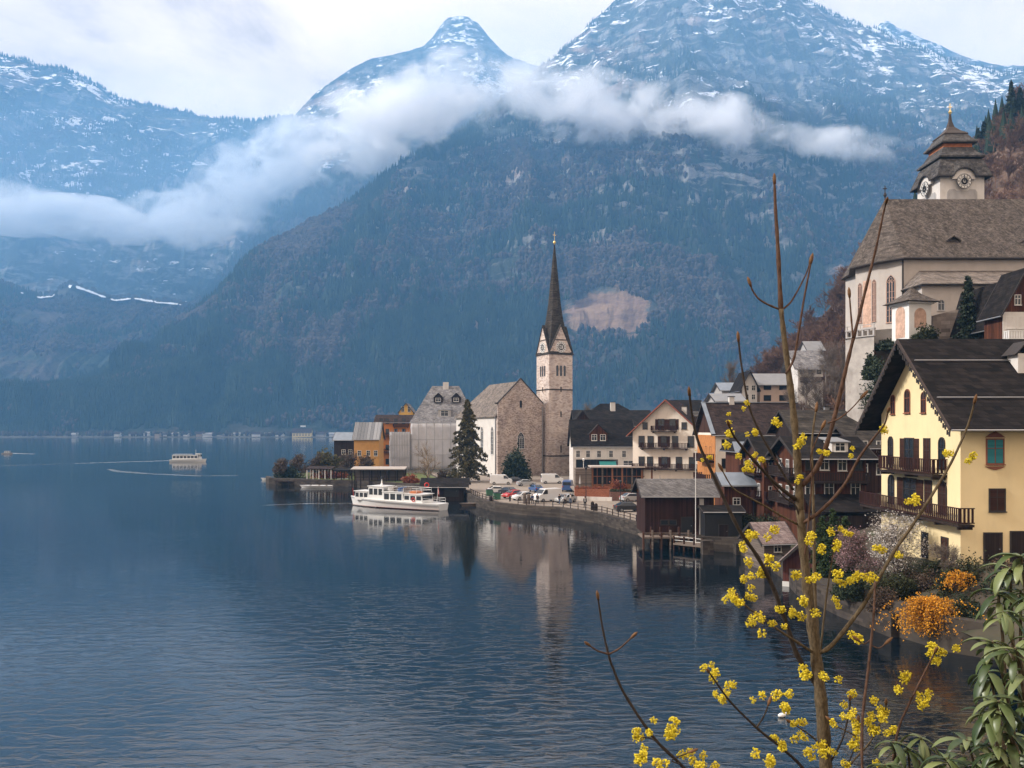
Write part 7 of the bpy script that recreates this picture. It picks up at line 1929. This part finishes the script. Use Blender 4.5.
# landing stage by the boathouse
bs = empty('landing_stage', (0, 0, 0), 0, 'dark plank walkway with stubby posts along the foot of the long boathouse', 'jetty')
mb = MB(); mb.b2(gx(641, 95), gx(716, 95), 93.8, 97.5, 1.25, 1.42); mb.build('deck', GREYWOOD, bs)
for k in range(7):
    mb = MB(); x = gx(643 + k * 9, 94.2); mb.tube([(x, 93.9, -3), (x, 93.9, 2.0 + .25 * (k % 2))], .13, 6); mb.build('post', GREYWOOD if k % 2 else WOOD, bs)
mb = MB(); mb.b2(gx(641, 95), gx(690, 95), 93.86, 93.94, 1.85, 1.95); mb.build('rail', GREYWOOD, bs)
ls = empty('landing_stage', (0, 0, 0), 0, 'weathered plank landing stage on posts below the flagpole', 'jetty')
mb = MB(); mb.slab([(gx(673, 93), 93, .85), (gx(703, 90.5), 90.5, .85), (gx(706, 93.5), 93.5, .85), (gx(676, 96), 96, .85)], .18); mb.build('deck', GREYWOOD, ls)
for px_, Y_ in ((674, 93.2), (684, 92.3), (694, 91.4), (702, 90.8)):
    mb = MB(); mb.tube([(gx(px_, Y_), Y_, -3), (gx(px_, Y_), Y_, 1.7)], .11, 6); mb.build('post', WOOD, ls)
for hh in (1.2, 1.6):
    mb = MB(); mb.tube([(gx(674, 93.2), 93.2, hh), (gx(702, 90.8), 90.8, hh)], .035, 4); mb.build('rail', POLEW, ls)
for k in range(2):
    mb = MB(); x = gx(707 + k * 33, 90.2); mb.b2(x - .6, x + .6, 89.6, 90.8, -3, 1.6 - k * .3); o = mb.build('stone_pier', QSTONE); tag(o, ('squat stone pier under the left end of the black landing shed', 'squat stone pier under the right end of the black landing shed')[k], 'pier')
# terrace restaurant
sheet('terrace', [(gx(574, 150), 149), (gx(706, 150), 149), (60, 150), (60, 162), (gx(574, 150), 162)], 2.85, PAVE)
pg = empty('terrace_restaurant', (gx(632, 151), 151, 2.85), 0, 'long wooden terrace restaurant with pale flat roof and glass front', 'restaurant')
w = gx(672, 151) - gx(593, 151)
mb = MB(); mb.b2(-w / 2 - .4, w / 2 + .4, -.8, 5, 4.05, 4.3); mb.build('roof', simple('pale fascia', (.42, .36, .32), .7, .1, 2), pg)
LARCHW = woodmat('larch posts', (.16, .065, .035), (.34, .16, .09), .3)
for i in range(9):
    mb = MB(); x = -w / 2 + w * i / 8; mb.b2(x - .16, x + .16, -.16, .16, -1.2, 4.05); mb.build('post', (LARCHW, GREYWOOD)[i % 3 == 1], pg)
mb = MB(); mb.b2(-w / 2, w / 2, .5, .62, 0, 4.04); gl = mb.build('glazing', GLASS, pg)
mb = MB()
for i in range(17): x = -w / 2 + w * i / 16; mb.b2(x - .05, x + .05, .42, .5, 0, 4.04)
mb.b2(-w / 2, w / 2, .43, .49, 2.3, 2.45); mb.b2(-w / 2, w / 2, .40, .52, 0, .9); mb.build('mullion', LARCHW, gl)
mb = MB(); mb.b2(w / 2 + .5, w / 2 + 6.3, -.5, 5, 3.3, 3.5); mb.build('lower_roof', simple('pale fascia', (.5, .45, .4), .7, .1, 2), pg)
for k in range(4): mb = MB(); x = w / 2 + .7 + k * 1.8; mb.b2(x - .1, x + .1, -.3, -.1, -1, 3.3); mb.build('post', LARCHW, pg)
mb = MB(); mb.b2(-w / 2 - 3.2, -w / 2 - .2, -.4, 3, 0, 3.9); mb.build('side_wall', GREYWOOD, pg)
BRICK = stonemat('terracotta planter', [(0.22, 0.075, 0.04), (0.36, 0.13, 0.07), (0.46, 0.19, 0.11)], 3.0, .5, .25)
for pl, pr, Y_, zt, m_, lb in ((574.5, 609, 143, 3.5, BRICK, 'long orange terracotta planter in front of the restaurant, left one'), (610, 633, 140, 3.2, stonemat('dark planter', [(0.10, 0.05, 0.04), (0.18, 0.09, 0.07), (0.25, 0.13, 0.10)], 3.0, .5, .25), 'darker brick planter in front of the restaurant, right one')):
    o = empty('planter', (gx((pl + pr) / 2, Y_), Y_, zg), 0, lb, 'planter'); w = gx(pr, Y_) - gx(pl, Y_)
    mb = MB(); mb.b2(-w / 2, w / 2, -.5, .5, .0, zt - zg); mb.build('box', m_, o)
    r_ = np.random.default_rng(int(pl)); P = np.stack([r_.uniform(-w / 2, w / 2, 700), r_.uniform(-.4, .4, 700), zt - zg + np.abs(r_.normal(0, .22, 700))], 1); V, f = leaf_cloud(P, .16, r_); fastmesh('plants', V, f, (RUSTL, HEDGE)[pl > 600], o)
strip('low_wall', [(gx(574, 141), 141), (gx(612, 139), 139)], 2.3, 1.3, .35, WHITE, kind=None, label='low whitish kerb wall below the orange planter', cat='wall')
bush('shrub', (gx(618, 146), 146, 2.8), 2.2, .8, 2.4, 'rusty leafed shrub trained on the restaurant front', 171, RUSTL, 1500, .22)
for k, (px_, lb) in enumerate(((580, 'small cafe umbrella closed beside the grey side wall'), (660, 'closed cafe umbrella near the right end of the restaurant'))):
    o = empty('cafe_umbrella', (gx(px_, 147), 147, 2.85), 0, lb, 'umbrella'); mb = MB(); mb.tube([(0, 0, 0), (0, 0, 2.9)], .04, 5); mb.build('pole', METAL, o); mb = MB(); mb.lathe((0, 0, 1.3), [(.22, 0), (.14, .7), (.03, 1.5)], 8); mb.build('canopy', GREYP, o)
# far shore strip
fs_ = MB(); V = []
xs = np.linspace(-1500, 900, 160)
for x in xs:
    w_ = 1490 + 25 * float(fbm(np.array([x / 210.0]), np.array([2.0]), 4)[0]) + .00003 * (x + 300) ** 2
    V += [(x, w_, -1), (x, w_ + 8, 1.4), (x, 1720, 7)]
f = []
for i in range(159):
    for k in range(2): a = i * 3 + k; f.append((a, a + 1, a + 4, a + 3))
fs_.add(V, f); o = fs_.build('far_shore', simple('far meadow', (.045, .04, .03), .95, .3, .05)); o['kind'] = 'structure'
rr = np.random.default_rng(9)
P = np.stack([rr.uniform(-1400, 600, 900), rr.uniform(1500, 1640, 900), np.full(900, 2.0)], 1)
GRIDS['far_shore'] = None
V, F2 = [], []
for i, p in enumerate(P):
    h = rr.uniform(5, 12); r_ = h * .35; K = 5
    ang = np.arange(K) * 2 * np.pi / K + i
    ring = lambda q, z: np.stack([p[0] + q * np.cos(ang), p[1] + q * np.sin(ang), np.full(K, p[2] + z)], 1)
    vs = np.concatenate([ring(r_ * .6, 0), ring(r_, h * .5), ring(r_ * .5, h)]); b_ = len(V) * 15
    V.append(vs)
    for l in range(2):
        for k in range(K): F2.append((b_ + l * K + k, b_ + l * K + (k + 1) % K, b_ + (l + 1) * K + (k + 1) % K, b_ + (l + 1) * K + k))
o = fastmesh('far_shore_trees', np.concatenate(V), np.array(F2), MBR); o['kind'] = 'stuff'
# ================================================================ FOREGROUND: CORNELIAN CHERRY AND EVERGREEN
CBARK = barkmat('yellowish branch bark', (0.028, 0.020, 0.012), (0.16, 0.118, 0.070), 90)
CBARK2 = barkmat('red brown twig bark', (0.03, 0.016, 0.012), (0.14, 0.08, 0.055), 90)
CBARKD = barkmat('dark twig bark', (0.02, 0.016, 0.014), (0.06, 0.046, 0.038), 90)
YEL = leafmat('yellow blossom', (0.50, 0.38, 0.015), (0.85, 0.70, 0.05), 40, .25)
BUDM = simple('brown bud scales', (0.13, 0.065, 0.028), .7, .3, 60)
FY = 3.6
tree = empty('blossoming_tree', at(826, 900, FY), 0, 'slender foreground tree with bare shoots and clusters of tiny yellow blossoms', 'tree')
TL = Vector(tree.location)
def limb(name, pts, w0, w1, mat, Y0=FY, Y1=FY, parent=tree, bud=True, knots=True):
    """pts in pixels; w in pixels"""
    P = []; n = len(pts)
    q = [Vector((p[0], p[1])) for p in pts]
    out = []
    for i in range(n - 1):                                            # Catmull-Rom
        p0, p1, p2, p3 = q[max(i - 1, 0)], q[i], q[i + 1], q[min(i + 2, n - 1)]
        for k in range(5):
            t = k / 5; out.append(.5 * ((2 * p1) + (p2 - p0) * t + (2 * p0 - 5 * p1 + 4 * p2 - p3) * t * t + (3 * p1 - p0 - 3 * p2 + p3) * t ** 3))
    out.append(q[-1]); m = len(out)
    base = Vector(parent.location)
    W = []
    for i, p in enumerate(out):
        t = i / (m - 1); Y = Y0 + (Y1 - Y0) * t; P.append(at(p.x, p.y, Y) - base)
        r_ = .74 * (w0 + (w1 - w0) * t) / 2 / F * Y
        if knots: r_ *= 1 + .18 * (abs(math.sin(i * 2.1 + w0)) > .93) + .05 * math.sin(i * 1.7)
        W.append(r_)
    mb = MB(); mb.tube(P, W, 10 if w0 > 8 else 6); o = mb.build(name, mat, parent, smooth=True)
    if bud:
        e = P[-1]; d = (P[-1] - P[-2]).normalized(); u = 1 / F * Y1
        mb = MB(); mb.tube([e - d * 2 * u, e + d * 2 * u, e + d * 6 * u, e + d * 9 * u], [w1 * .5 * u, 1.7 * u, 1.5 * u, .3 * u], 6); mb.build('bud', BUDM, o, smooth=True)
    return o
limb('trunk', [(834, 900), (826, 768), (821, 700), (814, 640), (806, 575), (800, 510)], 18, 10.5, CBARK, 3.6, 3.6, bud=False)
limb('leader', [(800.3, 514), (797, 455), (792, 400), (785, 345), (781, 309)], 10.2, 5.8, CBARK, 3.6, 3.6, bud=False)
limb('branch', [(781, 312), (778, 250), (775.5, 210), (774.5, 182)], 6.0, 3.0, CBARK2)
limb('branch', [(781.4, 310), (769, 305), (759, 299), (753, 291), (750.5, 285)], 2.8, 1.8, CBARK2)
limb('branch', [(781.4, 310), (790, 303), (798, 290), (806, 274), (810, 262)], 3.0, 1.8, CBARK2)
limb('branch', [(786, 374), (794, 358), (799, 330), (804, 299), (811, 262)], 3.4, 2.2, CBARK2, 3.6, 3.5)
limb('branch', [(802, 486), (819, 464), (831, 430), (842, 385), (849, 356), (858, 320), (868, 280), (876, 248), (883, 215), (886, 203)], 6.5, 2.0, CBARK2, 3.6, 3.3)
limb('branch', [(853, 338), (851, 315), (849.5, 296)], 2.6, 1.8, CBARK2, 3.4, 3.4)
limb('branch', [(828, 423), (838, 419), (850, 410), (862, 397)], 2.4, 1.5, CBARK2, 3.5, 3.5)
limb('branch', [(801, 524), (820.6, 511), (843.5, 486), (859, 458), (872, 440), (884, 425), (888, 412)], 5.0, 2.0, CBARK2, 3.6, 3.3)
limb('branch', [(797, 524), (780, 515), (764, 505.5), (748, 497), (733, 488), (722, 470)], 3.2, 1.6, CBARK, 3.6, 3.5)
limb('branch', [(795, 499), (775, 483), (750, 456), (734.5, 437), (729, 425)], 5, 2.4, CBARKD, 3.6, 3.4)
limb('branch', [(793, 490), (780, 468), (764, 440), (752, 415), (746.6, 395.6), (741, 362), (738.5, 340)], 3.4, 2.4, CBARKD, 3.6, 3.5)
limb('branch', [(817, 686), (797.5, 656), (786, 623), (772, 585), (757, 556), (738, 528), (715, 479), (699, 444), (692, 415), (689.5, 394)], 7, 3.0, CBARKD, 3.62, 3.3)
limb('branch', [(803, 560), (806, 545), (812, 480), (811, 455), (822, 428)], 3.0, 1.5, CBARK2, 3.6, 3.5)
limb('branch', [(821, 680), (819, 650), (815, 600), (813.7, 520), (812, 446), (816, 410)], 6.5, 2.0, CBARK, 3.7, 3.8)
limb('branch', [(817, 652), (831, 646), (862, 607), (875, 585), (895, 550), (914, 523), (940, 482), (954, 457), (968, 425), (974.5, 402)], 6.0, 2.4, CBARK, 3.6, 3.3)
limb('branch', [(812, 652), (797, 642), (780, 631), (762, 618), (746, 606), (738, 597)], 3.6, 2.0, CBARK, 3.6, 3.4)
limb('branch', [(820, 655), (826, 600), (832, 560), (834, 545)], 3.0, 1.5, CBARK, 3.65, 3.6)
limb('branch', [(875, 582), (873.5, 617), (868, 670), (862, 727), (863, 800)], 2.6, 4.0, CBARK2, 3.4, 3.3, bud=False)
limb('branch', [(870, 640), (864, 644), (859, 641)], 1.8, 1.4, CBARK2, 3.4, 3.4)
limb('branch', [(871, 645), (879, 648), (886, 643)], 1.8, 1.6, CBARK2, 3.4, 3.4)
limb('branch', [(893, 760), (899, 727), (914, 694), (930, 662), (935, 652)], 3.4, 2.0, CBARK2, 3.4, 3.3)
limb('branch', [(826, 800), (801, 766), (778, 745), (758, 729), (731, 702.5), (716, 682), (709, 672)], 5.0, 2.2, CBARKD, 3.6, 3.3)
limb('branch', [(757, 727), (764, 716), (768.5, 704)], 2.4, 1.6, CBARKD, 3.4, 3.4)
limb('branch', [(824, 748), (810, 735), (798, 727), (790, 722)], 2.6, 1.4, CBARK, 3.6, 3.5)
limb('branch', [(826, 770), (842, 740), (849, 712), (850, 700)], 2.8, 1.6, CBARKD, 3.6, 3.5)
limb('branch', [(828, 800), (850, 765), (870, 742), (884, 715), (886, 704)], 3.0, 1.6, CBARK, 3.6, 3.5)
limb('branch', [(862, 740), (850, 733), (838, 727), (832, 722)], 2.2, 1.4, CBARK, 3.5, 3.5)
limb('branch', [(835, 800), (846, 770), (855, 745), (858, 722)], 2.0, 1.4, CBARKD, 3.6, 3.5)
limb('branch', [(800, 520), (795, 505), (784, 497), (770, 480), (765, 466)], 2.4, 1.4, CBARKD, 3.6, 3.5)
# separate shoot on the left
shoot = empty('bare_shoot', at(720, 900, 3.2), 0, 'thin dark arching shoot with forked tip and few yellow blossoms at lower left', 'branch')
limb('stem', [(735, 860), (708, 800), (684, 768), (654, 738), (624.5, 694), (613, 668), (608, 653), (602, 625), (598, 598)], 5.5, 2.2, CBARKD, 3.2, 3.0, shoot)
limb('twig', [(609, 654), (598, 651), (589, 645)], 2.6, 1.8, CBARK2, 3.05, 3.0, shoot)
limb('twig', [(609, 654), (620, 648), (632, 637)], 2.6, 1.8, CBARK2, 3.05, 3.0, shoot)
limb('twig', [(660, 744), (650, 738), (641, 737)], 2.2, 1.6, CBARKD, 3.1, 3.1, shoot)
limb('twig', [(680, 764), (672, 760), (690, 752)], 2.2, 1.6, CBARKD, 3.1, 3.1, shoot)
# blossom clusters
def blossom_mesh(seed, R_=.021):
    r = np.random.default_rng(seed); mb = MB()
    oct_ = [(1, 0, 0), (-1, 0, 0), (0, 1, 0), (0, -1, 0), (0, 0, 1), (0, 0, -1)]; of = [(0, 2, 4), (2, 1, 4), (1, 3, 4), (3, 0, 4), (2, 0, 5), (1, 2, 5), (3, 1, 5), (0, 3, 5)]
    cs = [np.zeros(3)] + [r.normal(size=3) * R_ * .75 for _ in range(2)]
    for c in cs:
        for i in range(30):
            d = r.normal(size=3); d /= np.linalg.norm(d); p = c + d * R_ * r.uniform(.45, .8)
            s = r.uniform(.0028, .0046)
            rot = r.normal(size=(3, 3)); q, _ = np.linalg.qr(rot)
            mb.add([tuple(p + q @ (np.array(o) * s * np.array([1.2, 1.2, .7]))) for o in oct_], of)
            e = [c, p]; u = np.array([.0006, 0, 0]); b = len(mb.v)
            mb.add([tuple(c - u), tuple(c + u), tuple(p + u), tuple(p - u)], [(0, 1, 2, 3)])
    o = mb.build('blossom', YEL, fix=False); me = o.data; bpy.data.objects.remove(o); return me
BM = [blossom_mesh(s) for s in range(6)]
Z4 = [(110, 45), (165, 30), (75, 90), (85, 58), (90, 135), (150, 120), (130, 160), (75, 185), (45, 240), (28, 232), (60, 258), (105, 240), (90, 320), (125, 305), (185, 275), (225, 290), (165, 320), (285, 50), (310, 95), (290, 180), (240, 170), (345, 40), (395, 40), (365, 75), (260, 255), (360, 255), (370, 165), (400, 190), (425, 170), (480, 180), (495, 90), (550, 108),
      (130, 540), (180, 540), (200, 580), (260, 482), (325, 487), (405, 540), (405, 605), (350, 625), (430, 640), (500, 605), (480, 650), (535, 650), (245, 628), (250, 665), (275, 715), (300, 705), (340, 715), (410, 695), (430, 370), (570, 495), (555, 525), (640, 550), (620, 562), (660, 395), (650, 415), (690, 410), (490, 755), (395, 765), (500, 590), (470, 615), (425, 655)]
PXS = [(720 + x / 3.095, 520 + y / 3.095, 1.0) for x, y in Z4]
Z5 = [(420, 360), (455, 380), (500, 420), (480, 465), (460, 455), (650, 600), (680, 630), (640, 670), (640, 690)]
PXS += [(580 + x / 3.368, 560 + y / 3.368, 1.0) for x, y in Z5]
PXS += [(680 + x / 5.69, 430 + y / 5.69, s) for x, y, s in [(280, 22, 1), (425, 10, .7), (425, 140, .7), (460, 170, .7), (385, 190, .9), (390, 228, .7), (680, 70, .9), (790, 120, .7), (830, 130, .8), (975, 145, .6), (680, 270, .6), (165, 155, .6)]]
PXS += [(700 + x / 5.69, 320 + y / 5.69, s) for x, y, s in [(270, 475, .6), (170, 580, .6), (310, 640, .6), (425, 580, .9), (575, 695, .7)]]
PXS += [(804 + x / 3.2, 320 + y / 3.2, s) for x, y, s in [(255, 345, .8), (455, 425, .8), (535, 440, .9), (360, 580, 1.0)]]
SH = [(580 + x / 3.368, 560 + y / 3.368, 1.0) for x, y in [(305, 572), (300, 590), (190, 600), (235, 580), (205, 660), (195, 672), (260, 685), (370, 650), (415, 690), (455, 692), (400, 700)]]
rr = random.Random(4)
def put(lst, parent, Y0):
    for px_, py_, s in lst:
        Y_ = Y0 + rr.uniform(-.12, .1)
        o = bpy.data.objects.new('blossom', BM[rr.randrange(6)]); COL.objects.link(o); o.parent = parent
        o.location = at(px_, py_, Y_) - Vector(parent.location); o.rotation_euler = (rr.uniform(0, 6), rr.uniform(0, 6), rr.uniform(0, 6)); k = s * rr.uniform(.9, 1.35); o.scale = (k, k, k)
put(PXS, tree, 3.45); put(SH, shoot, 3.1)
# evergreen with drooping leaves
RL, rnt, rp_ = newmat('waxy drooping leaf')
g_ = rnt.nodes.new('ShaderNodeNewGeometry')
c_ = ramp(rnt, g_.outputs['Random Per Island'], [(0.0, (0.025, 0.045, 0.014)), (.5, (0.075, 0.105, 0.035)), (1.0, (0.17, 0.195, 0.075))])
c_ = mixc(rnt, mth(rnt, 'MULTIPLY', g_.outputs['Backfacing'], .6), c_, (0.16, 0.18, 0.09))
rnt.links.new(c_, rp_.inputs['Base Color']); rp_.inputs['Roughness'].default_value = .42; rp_.inputs['Specular IOR Level'].default_value = .5
def leaf(mb, base, d, up, L, W, droop):
    d = d.normalized(); side = d.cross(up).normalized(); n = 7; vs = []; fs = []
    p = base.copy(); cur = d.copy()
    for i in range(n):
        t = i / (n - 1); w = W * math.sin(math.pi * (t * .93 + .05)) ** .8
        nrm = side.cross(cur).normalized()
        vs += [p - side * w + nrm * w * .45, p.copy(), p + side * w + nrm * w * .45]
        cur = (cur + Vector((0, 0, -1)) * droop / n).normalized(); p = p + cur * L / (n - 1)
    for i in range(n - 1):
        a = i * 3; fs += [(a, a + 1, a + 4, a + 3), (a + 1, a + 2, a + 5, a + 4)]
    mb.add(vs, fs)
def evergreen(label, origin, tips, seed, lpx=30, n=(9, 14)):
    root = empty('evergreen_shrub', origin, 0, label, 'shrub'); r = random.Random(seed); mb = MB(); st = MB(); o0 = Vector(origin)
    for px_, py_, Y_ in tips:
        e = at(px_, py_, Y_) - o0; b = Vector((e.x * .6 + .15, e.y + .25, e.z - .5)); st.tube([b, (b + e) / 2 + Vector((0, 0, .05)), e], [.008, .006, .004], 5)
        for k in range(r.randint(*n)):
            a = k * 2.4 + r.uniform(-.3, .3); el = r.uniform(-.35, .55)
            d = Vector((math.cos(a) * math.cos(el), math.sin(a) * math.cos(el), math.sin(el)))
            L = lpx / F * Y_ * r.uniform(.75, 1.2); leaf(mb, e + Vector((0, 0, -.02 * r.random() * k / 3)), d, Vector((0, 0, 1)), L, L * .13, r.uniform(.9, 2.6))
    o = mb.build('leaves', RL, root, smooth=True, fix=False); md = o.modifiers.new('thick', 'SOLIDIFY'); md.thickness = .0006
    st.build('stems', CBARK, root)
tips = []
rr = random.Random(12)
for (x, y) in [(1010, 566), (1024, 560), (1000, 590), (1020, 590), (1006, 612), (1025, 620), (996, 640), (1016, 645), (992, 668), (1012, 676), (1030, 670), (1000, 700), (1022, 705), (985, 712), (1008, 730), (1030, 735), (990, 745), (968, 738), (1012, 760), (975, 760), (950, 756), (990, 775), (945, 775), (1030, 765), (1035, 640), (1035, 600), (960, 780), (1000, 755), (1020, 780)]:
    tips.append((x + rr.uniform(-4, 4), y + rr.uniform(-4, 4), rr.uniform(2.6, 3.2)))
evergreen('large evergreen shrub with drooping pale green leaves filling the lower right corner', at(1024, 900, 3.0), tips, 3)
evergreen('small evergreen sprig with narrow dark leaves at the bottom between blossoms and corner', at(905, 860, 3.3), [(893, 742, 3.3), (908, 748, 3.3), (921, 738, 3.4), (885, 765, 3.2), (905, 772, 3.2), (925, 770, 3.2)], 8, 26, (6, 9))
